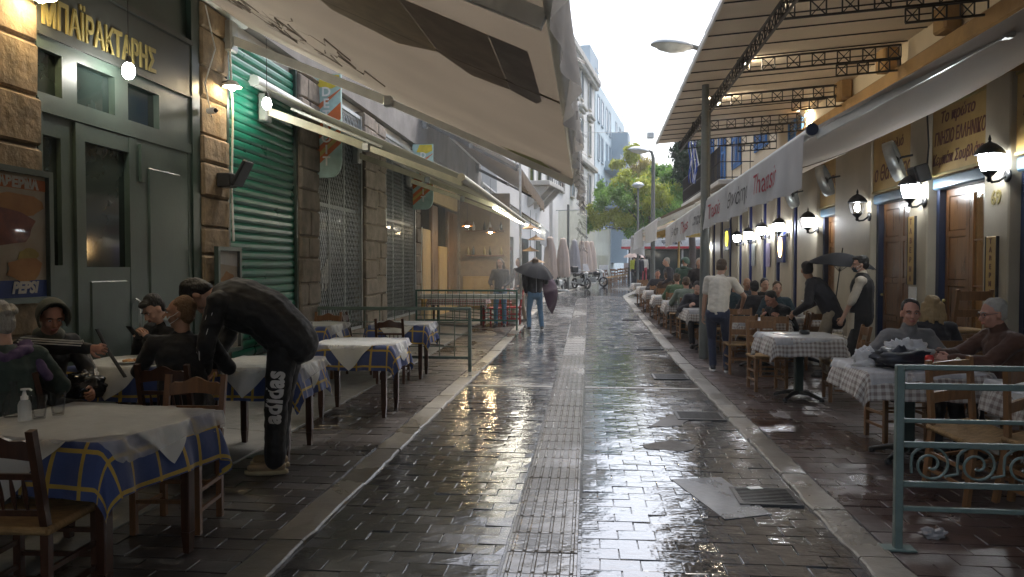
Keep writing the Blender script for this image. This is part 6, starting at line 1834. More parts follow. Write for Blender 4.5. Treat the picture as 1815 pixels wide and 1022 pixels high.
def person(lb, loc, rz, h=1.75, pelvis=(0, 0, .93), lean=0, side=0, twist=0, head=(0, 0), hands=None, feet=None, knee=None, elbow=None, skin_m=None, hair='black', hairstyle='short',
           top=None, bottom=None, shoes=None, sleeves='long', hem=.0, vox=.012, extra=None, wide=1.0, curl=.5, nofeet=False, legw=1.0, collar=None, neckdrop=0.0):
    S = h / 1.75
    sk = skin_m or SK[0]
    t = thing('person', lb, 'person', loc, rz)
    a1, a2 = math.radians(lean) * .75, math.radians(lean) * 1.15
    sd = math.radians(side)
    D = lambda a: Vector((math.sin(sd) * math.cos(a), math.sin(a), math.cos(a) * math.cos(sd)))
    d1, d2 = D(a1), D(a2)
    P = Vector(pelvis)
    R0 = Vector((1, 0, 0)); tw = math.radians(twist); R1 = Vector((math.cos(tw), math.sin(tw), 0))
    R1 = (R1 - d2 * R1.dot(d2)).normalized()
    W = P + d1 * .2 * S; C = W + d2 * .19 * S; NB = C + d2 * .15 * S
    sh = {}; el_ = {}; wr = {}; hip = {}; kn = {}; an = {}
    hands = hands or ((.24, .06, .84), (-.24, .06, .84))
    feet = feet or ((.11, .02, .08), (-.11, .0, .08))
    for i, sx in enumerate((1, -1)):
        sh[sx] = C + d2 * .085 * S + R1 * (sx * .178 * S * wide)
        hint = Vector(elbow[i]) if elbow else Vector((sx * .6, -.6, -.5))
        el_[sx], wr[sx] = ik(sh[sx], Vector(hands[i]), .29 * S, .255 * S, hint)
        hip[sx] = P + R0 * (sx * .092 * S) + Vector((0, 0, -.03))
        kh = Vector(knee[i]) if knee else Vector((sx * .12, 1, .15))
        kn[sx], an[sx] = ik(hip[sx], Vector(feet[i]), .43 * S, .42 * S, kh)
    hy, hpit = math.radians(head[0]), math.radians(head[1])
    # head frame: pitch>0 looks down
    fwd = Vector((-math.sin(hy) * math.cos(hpit), math.cos(hy) * math.cos(hpit), -math.sin(hpit)))
    up = Vector((-math.sin(hy) * math.sin(hpit), math.cos(hy) * math.sin(hpit), math.cos(hpit)))
    rt = fwd.cross(up)
    HC = NB + (d2 * .35 + up * .65).normalized() * (.155 - neckdrop) * S + fwd * .02
    HM = Matrix((rt, fwd, up)).transposed().to_4x4(); HM = Matrix.Translation(HC) @ HM @ Matrix.Scale(S * .98, 4)
    HR = HM.to_3x3().to_4x4()
    def H(x, y, z): return HM @ Vector((x, y, z))
    front = lambda d: d.cross(Vector((1, 0, 0)))
    # ---- body, one fused surface
    b = MB()
    def hball(c, r): ell(b, H(*c), r, HR)
    hball((0, -.008, .03), (.074, .093, .088)); hball((0, .018, -.035), (.060, .070, .085)); hball((0, .052, -.085), (.030, .030, .026))
    rc(b, H(0, .086, .015), H(0, .112, -.028), .010 * S, .016 * S)
    for sx in (-1, 1):
        hball((sx * .078, -.005, -.012), (.010, .020, .033)); hball((sx * .034, .07, -.028), (.026, .018, .022)); rc(b, H(sx * .012, .088, .026), H(sx * .05, .074, .024), .011 * S, .009 * S)
    rc(b, H(-.018, .088, -.062), H(.018, .088, -.062), .010 * S, .010 * S)
    rc(b, NB - d2 * .03, H(0, -.018, -.05), .058 * S, .052 * S)
    rc(b, P, W, .13 * S, .115 * S, (1.05, .8), R0); rc(b, W, C, .12 * S, .135 * S, (1.05, .8), R1); rc(b, C, NB, .125 * S, .06 * S, (1.1, .8), R1)
    fing = MB()
    for i, sx in enumerate((1, -1)):
        rc(b, C + d2 * .06 * S, sh[sx], .075 * S, .056 * S); rc(b, sh[sx], el_[sx], .048 * S, .038 * S); rc(b, el_[sx], wr[sx], .039 * S, .026 * S)
        fd = (wr[sx] - el_[sx]).normalized()
        n0 = Vector((-sx, 0, -.4)); pn = (n0 - fd * n0.dot(fd)).normalized()   # palm faces inward and down
        ac = fd.cross(pn)
        palm = wr[sx] + fd * .085 * S
        rc(b, wr[sx], palm, .027 * S, .030 * S, (1.15, .55), ac)
        if vox < .016:
            for k, (off, ln) in enumerate(((-.030, .066), (-.010, .076), (.010, .072), (.029, .056))):
                q0 = palm + ac * off * S - fd * .01
                c1, c2 = curl * .8, curl * 1.9
                q1 = q0 + (fd * math.cos(c1 * .6) + pn * math.sin(c1 * .6)) * ln * .5 * S
                q2 = q1 + (fd * math.cos(c1 * .6 + c2 * .6) + pn * math.sin(c1 * .6 + c2 * .6)) * ln * .32 * S
                q3 = q2 + (fd * math.cos(c1 + c2) + pn * math.sin(c1 + c2)) * ln * .28 * S
                fing.tube([q0, q1, q2, q3], [.0095 * S, .009 * S, .0082 * S, .006 * S], 7)
            ts = 1 if sx > 0 else -1
            th0 = wr[sx] + fd * .03 * S - ac * .026 * S
            th1 = th0 + (fd * .7 - ac * .7 + pn * .3).normalized() * .04 * S; th2 = th1 + (fd * .9 - ac * .15 + pn * .45).normalized() * .035 * S
            fing.tube([th0, th1, th2], [.013 * S, .0105 * S, .0075 * S], 7)
        rc(b, hip[sx], kn[sx], .072 * S, .05 * S); rc(b, kn[sx], an[sx], .048 * S, .034 * S)
        fx = Vector((sx * .12, 1, 0)).normalized()
        rc(b, an[sx] + Vector((0, 0, -.02)), an[sx] + fx * .12 * S + Vector((0, 0, -.045)), .036 * S, .026 * S)
    me = fuse(b, vox)
    me.name = 'body'
    fing.m = [0] * len(fing.f)
    fe = MB()
    for sx in (-1, 1):
        fe.ball(H(sx * .030, .083, .006), (.0115 * S, .005 * S, .0055 * S), 10, 6, HR, 1)
        fe.ball(H(sx * .030, .0875, .006), (.0056 * S, .004 * S, .0056 * S), 8, 6, HR, 2)
        fe.tube([H(sx * .013, .0985, .027), H(sx * .032, .097, .033), H(sx * .052, .083, .026)], [.004, .0052, .003], 6, 3)
    fe.tube([H(-.024, .093, -.0605), H(-.008, .0995, -.058), H(.008, .0995, -.058), H(.024, .093, -.0605)], [.003, .0052, .0052, .003], 6, 4); fe.tube([H(-.02, .093, -.066), H(0, .0985, -.068), H(.02, .093, -.066)], [.003, .006, .003], 6, 4)
    fe.add(fing.v, fing.f, 0, True)
    me = join(me, fe, [sk, m_eye, m_iris, HAIR['brown' if hair in ('blond', 'sandy', None) else ('grey' if hair in ('white', 'grey') else hair)], m_lip])
    put('body', me, t)
    # ---- hair
    if hair:
        hb = MB()
        ell(hb, H(0, -.030, .056), (.082 * S, .090 * S, .080 * S), HR); ell(hb, H(0, -.05, .005), (.078 * S, .062 * S, .085 * S), HR)
        for sx in (-1, 1): ell(hb, H(sx * .066, -.018, .042), (.013 * S, .042 * S, .030 * S), HR)
        if hairstyle == 'fringe': ell(hb, H(.0, .05, .098), (.06 * S, .05 * S, .028 * S), HR)
        if hairstyle == 'bald':
            hb = MB(); ell(hb, H(0, -.05, -.0), (.080 * S, .056 * S, .05 * S), HR)
            for sx in (-1, 1): ell(hb, H(sx * .068, -.012, .005), (.013 * S, .03 * S, .03 * S), HR)
        if hairstyle == 'curly':
            for k in range(26):
                a = random.uniform(0, 6.28); q = random.uniform(0, 1.3); ell(hb, H(.088 * math.cos(a) * math.sin(q), -.03 + .095 * math.sin(a) * math.sin(q), .045 + .09 * math.cos(q)), (.022 * S,) * 3)
        if hairstyle == 'long':
            for k in range(9):
                x = (k - 4) * .021
                rc(hb, H(x, -.075 + abs(x) * .35, .02), H(x * 1.5, -.10 + abs(x) * .5, -.17 - .03 * math.sin(k * 2.1)), .034 * S, .014 * S)
            for sx in (-1, 1): rc(hb, H(sx * .078, -.02, .03), H(sx * .092, -.03, -.15), .026 * S, .014 * S)
        put('hair', fuse(hb, max(.007, vox * .7), 1, .009, 3), t).data.materials.append(HAIR[hair])
    # ---- clothes
    if bottom:
        m = MB()
        rc(m, P + Vector((0, -.01, -.05)), P + d1 * .09 * S, .142 * S, .136 * S, (1.08, .86), R0)
        for sx in (1, -1):
            rc(m, hip[sx], kn[sx], (.074 + .018 * legw) * S * legw ** .5, .066 * S * legw); rc(m, kn[sx], an[sx] + (kn[sx] - an[sx]).normalized() * .01, .064 * S * legw, .056 * S * legw)
        me = fuse(m, vox, 3, .006 if vox > .0105 else .008, 1); me.name = 'trousers'; put('trousers', me, t).data.materials.append(bottom)
    if top:
        m = MB()
        e = .018 if sleeves != 'thick' else .034
        lo = P - d1 * hem
        rc(m, lo, W, (.142 + e * .3) * S * wide, (.128 + e) * S * wide, (1.1, .88), R0); rc(m, W, C, (.128 + e) * S * wide, (.142 + e) * S * wide, (1.1, .86), R1); rc(m, C, NB - d2 * .02, (.135 + e) * S, .072 * S, (1.12, .84), R1)
        for sx in (1, -1):
            rc(m, C + d2 * .06 * S, sh[sx], (.085 + e * .4) * S, (.060 + e * .6) * S)
            if sleeves == 'short':
                rc(m, sh[sx], sh[sx] + (el_[sx] - sh[sx]) * .62, .066 * S, .064 * S)
            elif sleeves == 'rolled':
                rc(m, sh[sx], el_[sx], .062 * S, .058 * S); rc(m, el_[sx], el_[sx] + (wr[sx] - el_[sx]) * .12, .056 * S, .054 * S)
            elif sleeves != 'none':
                rc(m, sh[sx], el_[sx], (.054 + e * .6) * S, (.047 + e * .5) * S); rc(m, el_[sx], wr[sx] - (wr[sx] - el_[sx]) * .03, (.046 + e * .5) * S, (.034 + e * .4) * S)
        if collar == 'high': rc(m, NB - d2 * .03, NB + d2 * .04, .075 * S, .066 * S)
        me = fuse(m, vox, 3, .007 if vox > .0105 else .008, 2); me.name = 'jacket'; put('jacket' if sleeves in ('long', 'thick') else 'shirt', me, t).data.materials.append(top)
    if shoes and not nofeet:
        for sx in (1, -1):
            m = MB(); fx = Vector((sx * .14, 1, 0)).normalized(); A = an[sx] + Vector((0, 0, -.035))
            rc(m, A - fx * .04, A + fx * .15 * S + Vector((0, 0, -.008)), .044 * S, .036 * S, (1, .9)); rc(m, A - fx * .03, A + Vector((0, 0, .06)), .042 * S, .042 * S)
            me = fuse(m, max(vox, .01), 2); me.name = 'shoe'
            lo = min(v.co.z for v in me.vertices)
            for v in me.vertices:
                if v.co.z < lo + .012: v.co.z = lo + .006
            sm_ = MB(); n = 14
            c = A + fx * .055 * S; ri = Vector((fx.y, -fx.x, 0))
            ring = [c + fx * (.148 * S * math.cos(2 * math.pi * k / n)) + ri * (.047 * S * math.sin(2 * math.pi * k / n)) for k in range(n)]
            sm_.prism([(q.x, q.y) for q in ring], lambda x, y: (x, y, lo - .012), lambda x, y: (x, y, lo + .018), 1)
            me = join(me, sm_, list(shoes)); put('shoe', me, t)
    if extra: extra(t, dict(H=H, HR=HR, S=S, sh=sh, el=el_, wr=wr, kn=kn, an=an, hip=hip, P=P, W=W, C=C, NB=NB, d1=d1, d2=d2, R1=R1, fwd=fwd, up=up, rt=rt))
    return t
def mask(col):
    def f(t, J):
        H = J['H']; S = J['S']
        mb = MB()
        def g(a, b):
            x = (a - .5) * .125; zz = -.022 - .075 * b
            y = .112 - 13 * x * x * (1) - .03 * abs(b - .35) + (.006 if .2 < b < .6 else 0)
            return H(x, min(y, .118), zz)
        mb.grid(g, 10, 6, uv=False); obj('face_mask', mb, col, t)
        mb = MB()
        for sx in (-1, 1): mb.tube([H(sx * .062, .06, -.03), H(sx * .08, .02, -.01), H(sx * .088, -.012, .015)], .0025, 4); mb.tube([H(sx * .062, .055, -.08), H(sx * .078, .01, -.05), H(sx * .086, -.012, -.03)], .0025, 4)
        obj('mask_strap', mb, m_white, t)
    return f
def glasses(t, J):
    H = J['H']; mb = MB()
    for sx in (-1, 1):
        mb.tube([H(sx * .032 + .024 * math.cos(a), .104 - .006 * abs(math.cos(a)), .006 + .019 * math.sin(a)) for a in [2 * math.pi * k / 12 for k in range(13)]], .0022, 4)
        mb.tube([H(sx * .056, .098, .01), H(sx * .08, 0, .012)], .0022, 4)
    mb.tube([H(-.009, .106, .008), H(.009, .106, .008)], .0022, 4)
    obj('spectacles', mb, m_black, t)
def hood(m):
    def f(t, J):
        H = J['H']; mb = MB()
        def g(a, b):
            th = math.radians(-125 + 250 * a); r = .104 + .012 * b
            y = .075 - .20 * b
            k = math.sqrt(max(.05, 1 - max(0, (b - .25) / .78) ** 2))
            return H(r * k * math.sin(th), y, .012 + r * 1.16 * k * math.cos(th) + .012)
        mb.grid(g, 22, 10, uv=False); mb.grid(lambda a, b: Vector(g(1 - a, b)) + J['fwd'] * .004, 22, 10, uv=False)
        mb.tube([g(k / 20, 0) for k in range(21)], .009, 6)
        obj('hood', mb, m, t)
        mb = MB(); ell(mb, H(0, -.04, -.16), (.11, .10, .06), J['HR']); obj('hood_collar', mb, m, t)
    return f
def both(*fs):
    def f(t, J):
        for q in fs: q(t, J)
    return f
blk = cloth('black_knit', (.012, .012, .014)); blk2 = cloth('black_tracksuit', (.007, .0075, .010), .7); navy = cloth('navy_denim', (.02, .028, .06)); jean = cloth('blue_denim', (.10, .19, .30)); grn = cloth('dark_green_jacket', (.03, .05, .042)); grnj = cloth('sage_jacket', (.14, .17, .13)); grey = cloth('grey_jacket', (.17, .16, .15)); brnj = cloth('brown_leather', (.07, .026, .012), .8); beige = cloth('beige_cotton', (.34, .28, .2)); wht = cloth('white_cotton', (.62, .56, .46)); dk = cloth('dark_coat', (.025, .024, .03)); teal = cloth('dark_teal_jacket', (.02, .045, .06)); yel = cloth('yellow_vest', (.5, .55, .06)); gj = cloth('grey_denim', (.22, .24, .27))
shoe_b = (cloth('black_shoe', (.02, .02, .02), .4), m_black); shoe_w = (cloth('black_canvas_shoe', (.025, .025, .03), .5), m_white); shoe_t = (cloth('tan_shoe', (.28, .2, .11), .6), cloth('tan_sole', (.4, .33, .2)))
m_stripe = mat('white_stripe', (.62, .62, .62), .5)
SEATP = (0, -.02, .53)
def seated(feet_y=.42, w=.12): return dict(pelvis=SEATP, feet=((w, feet_y, .08), (-w, feet_y, .08)), knee=((.15, .7, 1), (-.15, .7, 1)))
fl = floor_z
def stripes(sides=(1, -1), parts=('arm',)):
    def f(t, J):
        mb = MB()
        for sx in sides:
            for k in (-1, 0, 1):
                q = []
                for a, b, r0, r1 in ((J['sh'][sx], J['el'][sx], .074, .062), (J['el'][sx], J['wr'][sx], .062, .050)):
                    d = (b - a).normalized(); o = (J['R1'] * sx + Vector((0, 0, .9))); o = (o - d * o.dot(d)).normalized(); w = d.cross(o)
                    for s_ in (.08, .5, .92): q.append(a + (b - a) * s_ + o * ((r0 + (r1 - r0) * s_) * .985) + w * k * .019)
                mb.tube(q, .0042, 5)
        obj('sleeve_stripe', mb, m_stripe, t)
    return f
# --- left group
def L1x(t, J):
    m = MB(); d2 = J['d2']
    for k in range(16):
        a = k * .42; r = .125
        p = J['NB'] + d2 * (-.03 + .02 * math.sin(k)) + Vector((r * math.cos(a), r * .8 * math.sin(a), .01 * math.cos(k * 2)))
        ell(m, p, (.05, .05, .035))
    rc(m, J['NB'] + J['R1'] * .12, J['C'] + J['R1'] * .22 - d2 * .05 + Vector((0, -.08, 0)), .05, .03)
    put('scarf', fuse(m, .011, 3, .008), t).data.materials.append(mat('violet_scarf', (.15, .10, .2), .9, scale=20, var=.5, col2=(.05, .03, .08)))
    for txt, dz in (('RES.', .02),):
        tm = text_mb(txt, .075, .002, bold=.003)
        q = J['sh'][1] * .35 + J['el'][1] * .65 + Vector((.085, -.03, 0))
        tm.xf(frame_M(q, (.25, 1, 0), (0, 0, 1))); 
person('grey haired person in a dark green jacket with a violet scarf at the left edge', (-3.60, 4.36, fl(-3.6, 4.4)), .9, 1.70, **seated(), lean=8, head=(10, 8), hands=((.22, .32, .82), (-.2, .34, .80)), hair='grey', hairstyle='curly', top=grn, bottom=dk, shoes=shoe_b, sleeves='thick', vox=.012, extra=L1x)
def L2x(t, J):
    hood(cloth('olive_hood', (.07, .075, .055)))(t, J); stripes((1, -1))(t, J)
person('hooded person in a black striped jacket reaching out an arm with a black strap', (-3.96, 5.12, fl(-3.95, 5.1)), -1.9, 1.72, **seated(.36), lean=14, head=(-22, 22), hands=((.06, .62, .98), (-.10, .42, .66)), elbow=((.8, -.2, .1), (-.6, -.3, -.5)), hair='black', top=blk2, bottom=blk, shoes=shoe_b, vox=.010, extra=L2x, curl=.9, skin_m=SK[2])
def L3x(t, J):
    mb = MB(); c = (J['wr'][1] + J['wr'][-1]) / 2 + Vector((0, .09, .05)); mb.cbox(-.038, .038, -.005, .005, -.075, .075, .004, M=Matrix.Translation(c) @ Matrix.Rotation(-.7, 4, 'X'))
    obj('phone', mb, m_black, t)
person('young man with black hair in a black shirt looking down at a phone', (-3.74, 6.56, fl(-3.8, 6.5)), math.pi - .35, 1.75, **seated(.34), lean=16, head=(-6, 36), hands=((.06, .34, .93), (-.06, .34, .93)), hair='black', hairstyle='fringe', top=blk, bottom=blk, shoes=shoe_b, vox=.010, extra=L3x, curl=.8)
m_mask = cloth('white_face_mask', (.6, .66, .68)); m_maskd = cloth('dark_face_mask', (.05, .06, .08))
person('man in a black sweater and white face mask seated with his back to us', (-3.04, 5.42, fl(-3.0, 5.4)), .42, 1.80, **seated(.44), lean=6, twist=0, head=(80, -2), hands=((.22, .42, .82), (-.22, .42, .82)), hair='sandy', top=blk, bottom=dk, shoes=shoe_b, vox=.010, extra=mask(m_mask), wide=1.06, skin_m=SK[1])
def L5x(t, J):
    stripes((1, -1))(t, J)
    hp_, kn_, an_ = J['hip'][-1], J['kn'][-1], J['an'][-1]
    tm = text_mb('adidas', .155, .003, bold=.006, spacing=1.05)
    A, B = hp_, an_
    d = (B - A).normalized(); out = Vector((-.25, -.97, 0)) if False else Vector((0, 0, 0))
    # reads up the outside of the leg nearest to us
    o = Vector((-1, .12, 0)); o = (o - d * o.dot(d)).normalized()
    mid = A + d * .43 + o * .089
    xdir = -d; ydir = o.cross(xdir)
    M = Matrix((xdir, ydir, o)).transposed().to_4x4()
    pts = []
    for p in tm.v:
        v = Vector(p); ang = v.y / .085
        base = A + d * (.43 - v.x)
        s_ = max(0, min(1, (.43 - v.x) / .84)); r = .127 - .034 * s_ + v.z
        q = ydir * (math.sin(ang) * r) + o * (math.cos(ang) * r)
        pts.append(base + q)
    tm.v = [tuple(p) for p in pts]
    obj('lettering', tm, m_stripe, t)
# faces the wall (-x); back arched over the table
person('man in a black striped tracksuit bending low over a table on the left', (-2.40, 5.72, .0), math.pi / 2 + .12, 1.95, pelvis=(0, -.06, 1.07), lean=60, head=(0, 84), hands=((.16, .58, .82), (-.13, .54, .80)), feet=((.10, .06, .085), (-.11, .02, .085)), elbow=((.8, 0, .2), (-.8, -.1, .2)), hair='black', top=blk2, bottom=blk2, shoes=shoe_t, vox=.010, extra=L5x, wide=1.28, hem=.05, sleeves='thick', legw=1.28)
# --- behind and beside the rain curtain
person('person in jeans and a dark jacket standing behind the rain curtain', (-2.22, 19.15, gz(19)), math.pi - .1, 1.7, head=(-10, 5), hands=((.16, .30, 1.05), (-.15, .28, 1.02)), hair='brown', hairstyle='long', top=dk, bottom=jean, shoes=shoe_b, vox=.018)
person('person in pale trousers behind the man with the black umbrella', (-1.86, 20.6, gz(20.6)), 2.4, 1.72, head=(0, 10), hands=((.2, .25, 1.0), (-.22, .2, 1.0)), feet=((.12, .1, .08), (-.1, -.12, .08)), hair='black', top=dk, bottom=beige, shoes=shoe_b, vox=.018)
def L8x(t, J):
    mb = MB(); mb.tube([(0, -.145, .93), (0, -.155, 1.15), (0, -.15, 1.35)], .012, 4, flat=(1, .4)); obj('back_seam', mb, m_stripe, t)
person('man in blue jeans and a black jacket holding a black umbrella on the road', (-1.27, 18.25, gz(18.2)), .25, 1.74, head=(10, 8), hands=((.16, .26, 1.30), (-.20, .12, .92)), feet=((.17, .02, .08), (-.15, .0, .08)), elbow=((.6, -.5, -.8), (-.6, -.6, -.3)), hair='brown', top=dk, bottom=jean, shoes=shoe_w, vox=.014, extra=L8x, sleeves='thick')
def umbrella(lb, loc, r, hgt, tilt, m, rz=0, handle=.75, closed=False):
    t = thing('umbrella', lb, 'umbrella', loc, rz); t.rotation_euler = (tilt[0], tilt[1], rz)
    n = 8
    mb = MB()
    def g(a, b):
        th = 2 * math.pi * a; k = (a * n) % 1.0
        sag = (1 - .11 * math.sin(math.pi * k) * b)
        rr = r * b * sag
        return (rr * math.cos(th), rr * math.sin(th), hgt - hgt * (b ** 1.9) * (1 + .06 * math.sin(math.pi * k)))
    mb.grid(g, 48, 8, uv=False); obj('canopy', mb, m, t)
    mb = MB()
    for k in range(n):
        th = 2 * math.pi * k / n
        mb.tube([(r * b * math.cos(th) * .995, r * b * math.sin(th) * .995, hgt - hgt * b ** 1.9 - .008) for b in (0.02, .25, .5, .75, 1.0)], .004, 4)
        mb.tube([(r * .5 * math.cos(th), r * .5 * math.sin(th), hgt - hgt * .5 ** 1.9 - .01), (0, 0, hgt - .28)], .003, 4)
    obj('rib', mb, m_iron, t)
    mb = MB(); mb.tube([(0, 0, hgt + .07), (0, 0, -handle)], .008, 6); mb.tube([(0, 0, -handle), (0, 0, -handle - .1)], .016, 6); obj('shaft', mb, m_black, t)
ublk = fabric('black_umbrella_cloth', (.022, .023, .028), .04, rough=.85); uvio = fabric('dark_violet_umbrella_cloth', (.05, .025, .05), .05, rough=.5); upnk = fabric('pinkish_umbrella_cloth', (.62, .5, .46), .4)
umbrella('black umbrella held low over the man in blue jeans', (-1.30, 18.32, gz(18.2) + 1.36), .50, .30, (.22, .20), ublk, .3, .35)
umbrella('dark violet umbrella held low behind the man in blue jeans', (-1.02, 18.95, gz(19) + .92), .60, .26, (.2, 1.35), uvio, .1, .35)
# --- right side
person('waiter in a white short sleeved shirt and dark jeans bending over a table', (1.98, 11.88, 0), -.22, 1.78, lean=17, side=3, head=(-8, 26), hands=((.34, .30, .98), (-.24, .12, .76)), elbow=((.7, -.5, -.4), (-.7, -.5, -.3)), feet=((.14, -.03, .085), (-.07, .04, .085)), hair='brown', top=wht, bottom=navy, shoes=shoe_w, sleeves='short', vox=.011, skin_m=SK[1])
def R2x(t, J):
    mask(m_maskd)(t, J)
    m = MB(); S = J['S']
    rc(m, J['P'] - J['d1'] * .02, J['W'], .176, .170, (1.1, .89), (1, 0, 0)); rc(m, J['W'], J['C'], .170, .182, (1.08, .88), J['R1']); rc(m, J['C'], J['C'] + J['d2'] * .09, .180, .13, (1.0, .87), J['R1'])
    put('waistcoat', fuse(m, .012, 3, .003), t).data.materials.append(blk)
    mb = MB()
    def g(a, b):
        th = math.radians(25 + 130 * a); return (.19 * math.cos(th) * 1.02, .175 * math.sin(th) + .012 * b, .97 - .36 * b)
    mb.grid(g, 14, 8, uv=False); obj('apron', mb, wht, t)
person('waiter in a black waistcoat, white shirt and dark mask standing by the doors', (3.78, 10.95, 0), 1.15, 1.77, head=(12, 4), hands=((.26, .06, .86), (-.16, .24, .86)), hair='black', hairstyle='fringe', top=wht, bottom=blk, shoes=shoe_b, sleeves='rolled', vox=.011, extra=R2x, collar='high')
person('man in a dark coat and pale trousers bending under a black umbrella', (3.50, 11.5, 0), 1.1, 1.80, pelvis=(0, -.05, .95), lean=34, head=(-70, 18), hands=((.20, .45, .95), (-.2, .42, .92)), hair='black', top=dk, bottom=beige, shoes=shoe_b, vox=.012, sleeves='thick', hem=.12, skin_m=SK[1])
umbrella('black umbrella held over the bending man by the doors', (3.66, 11.5, 1.62), .49, .19, (.05, .1), ublk, .2, .5)
person('dark haired man in a grey jacket seated behind the black bag', (2.86, 7.28, 0), math.pi + .06, 1.74, **seated(.4), lean=18, head=(-14, 4), hands=((.26, .36, .84), (-.2, .40, .84)), hair='black', top=grey, bottom=dk, shoes=shoe_b, vox=.009, skin_m=SK[2], collar='high')
person('blonde long haired woman in dark clothes seated with her back to us', (3.50, 8.10, 0), -.05, 1.68, **seated(), lean=6, head=(-12, 6), hands=((.2, .36, .8), (-.2, .36, .8)), hair='blond', hairstyle='long', top=dk, bottom=dk, shoes=shoe_b, vox=.011)
person('older man with glasses in a brown jacket reaching across the table', (3.56, 6.74, 0), math.pi / 2 + .1, 1.78, **seated(.36), lean=16, head=(0, 10), hands=((.08, .60, .86), (-.10, .58, .84)), hair='grey', hairstyle='short', top=brnj, bottom=dk, shoes=shoe_b, sleeves='thick', vox=.009, extra=glasses, skin_m=SK[2], collar='high')
crowd = [
    ('man in a dark teal jacket seated facing us before the blue posts', 1375, 498, 13.75, math.pi, 'brown', 'short', teal, 10, False, 4, 3.62),
    ('man in black bent over his plate beside the coat man', 1400, 512, 12.45, math.pi / 2 + .5, 'black', 'short', blk, 34, False, 30, None),
    ('dark haired man in a dark coat seated with his back to us', 1338, 503, 14.1, -.1, 'black', 'short', dk, 6, False, 5, None),
    ('balding man with white hair seated facing us', 1322, 491, 16.1, math.pi + .2, 'white', 'bald', dk, 6, False, 3, None),
    ('blond person in dark blue seated with back to us', 1303, 497, 15.1, -.2, 'blond', 'short', teal, 8, False, 6, None),
    ('dark haired person at the wall beyond the blond person', 1292, 492, 17.0, math.pi - .4, 'black', 'short', dk, 6, False, 4, None),
    ('man with a bent head in a dark waistcoat over a pale shirt', 1233, 508, 15.5, math.pi, 'black', 'short', dk, 22, False, 32, None),
    ('person in a sage jacket seated with back to us', 1217, 503, 16.7, -.05, 'brown', 'short', grnj, 12, False, 10, None),
    ('person in a green jacket seated farther down the kerb', 1200, 499, 19.0, -.1, 'brown', 'curly', cloth('leaf_green_jacket', (.07, .12, .06)), 12, False, 10, None),
    ('person in dark clothes seated by the dark canopy post', 1165, 492, 23.4, math.pi, 'black', 'short', dk, 10, False, 10, None),
    ('man in a dark coat seated at the third inner table', 1258, 497, 17.6, .1, 'black', 'short', dk, 8, False, 6, None),
    ('grey haired man seated facing us at the third inner table', 1272, 494, 18.8, math.pi, 'grey', 'short', teal, 8, False, 8, None),
    ('man in black between the balding man and the dark haired man', 1350, 497, 15.7, math.pi + .3, 'black', 'short', blk, 10, False, 10, None),
    ('person in a brown coat seated beyond the green jacket', 1183, 497, 21.4, 0, 'brown', 'short', cloth('brown_coat', (.07, .045, .03)), 8, False, 6, None),
    ('standing man in a dark coat behind the far tables', 1187, 468, 21.6, 1.6, 'grey', 'short', dk, 6, True, 8, None),
    ('standing person in a hooded dark green coat', 1212, 466, 20.4, -.6, None, 'short', cloth('bottle_green_coat', (.035, .075, .06)), 4, True, 4, None),
    ('standing man in black with a white shirt front', 1238, 472, 19.4, math.pi, 'white', 'short', dk, 8, True, 8, None),
]
for lb, u, v, Y, rz, hair, hs, top_, ln, stand, hp_it, xo in crowd:
    q = PY(u, v, Y); x, y = q.x, Y
    z = gz(y)
    if stand:
        person(lb, (x, y, z), rz, 1.72, lean=ln, head=(0, hp_it), hands=((.2, .25, 1.0), (-.2, .22, .98)), hair=hair, hairstyle=hs, top=top_, bottom=dk, shoes=shoe_b, vox=.018, sleeves='thick', hem=.2, extra=hood(top_) if hair is None else None)
    else:
        person(lb, (x, y, z), rz, 1.76, **seated(), lean=ln, head=(0, hp_it), hands=((.18, .36, .82), (-.18, .36, .82)), hair=hair, hairstyle=hs, top=top_, bottom=gj if 'plate' in lb else dk, shoes=shoe_b, vox=.014, sleeves='thick', skin_m=random.choice(SK))
q = GS(1133, 507)
person('walker in a dark coat going away down the street', (q.x, q.y, q.z), 0, 1.75, hair='black', top=dk, bottom=dk, shoes=shoe_b, vox=.022, sleeves='thick', hem=.15, feet=((.1, .12, .08), (-.1, -.12, .08)))
q = GS(1124, 505)
person('walker in a yellow vest going away under a pinkish umbrella', (q.x, q.y, q.z), .1, 1.72, hair='black', top=yel, bottom=dk, shoes=shoe_b, vox=.022, hands=((.12, .3, 1.25), (-.2, .05, .86)))
umbrella('pinkish umbrella over the walker in the yellow vest', (q.x, q.y + .2, q.z + 1.62), .62, .28, (0, 0), upnk, 0, .5)
q = GS(1142, 500)
person('far person in a white top and red trousers under the kiosk', (q.x, q.y, q.z), 0, 1.7, hair='black', top=wht, bottom=cloth('red_trousers', (.4, .04, .06)), shoes=shoe_b, vox=.025)
# ------------------------------------------------------------------ SMALL THINGS
def glassware(name, lb, cat, x, y, z, prof, m=None, group=None, n=18):
    t = thing(name, lb, cat, (x, y, z), 0, group)
    mb = MB(); mb.lathe(prof, n, cap=False); obj('glass', mb, m or m_glass, t)
    return t
TUM = [(.001, .004), (.026, .004), (.028, .0), (.030, .004), (.034, .06), (.040, .125), (.038, .125), (.031, .06), (.026, .012), (.001, .011)]
T1z = .77 + .018
def onT(u, v, z=T1z): return GP(u, v, z)
p = onT(103, 735); glassware('tumbler', 'rightmost empty tumbler on the nearest left table', 'glass', p.x, p.y, p.z, TUM, group='tumblers on the nearest table')
p = onT(70, 742); glassware('tumbler', 'tumbler left of the rightmost one, behind the pump bottle', 'glass', p.x, p.y, p.z, TUM, group='tumblers on the nearest table')
p = onT(5, 735); glassware('tumbler', 'tumbler at the very left edge on the nearest table', 'glass', p.x, p.y, p.z, TUM, group='tumblers on the nearest table')
p = onT(25, 738)
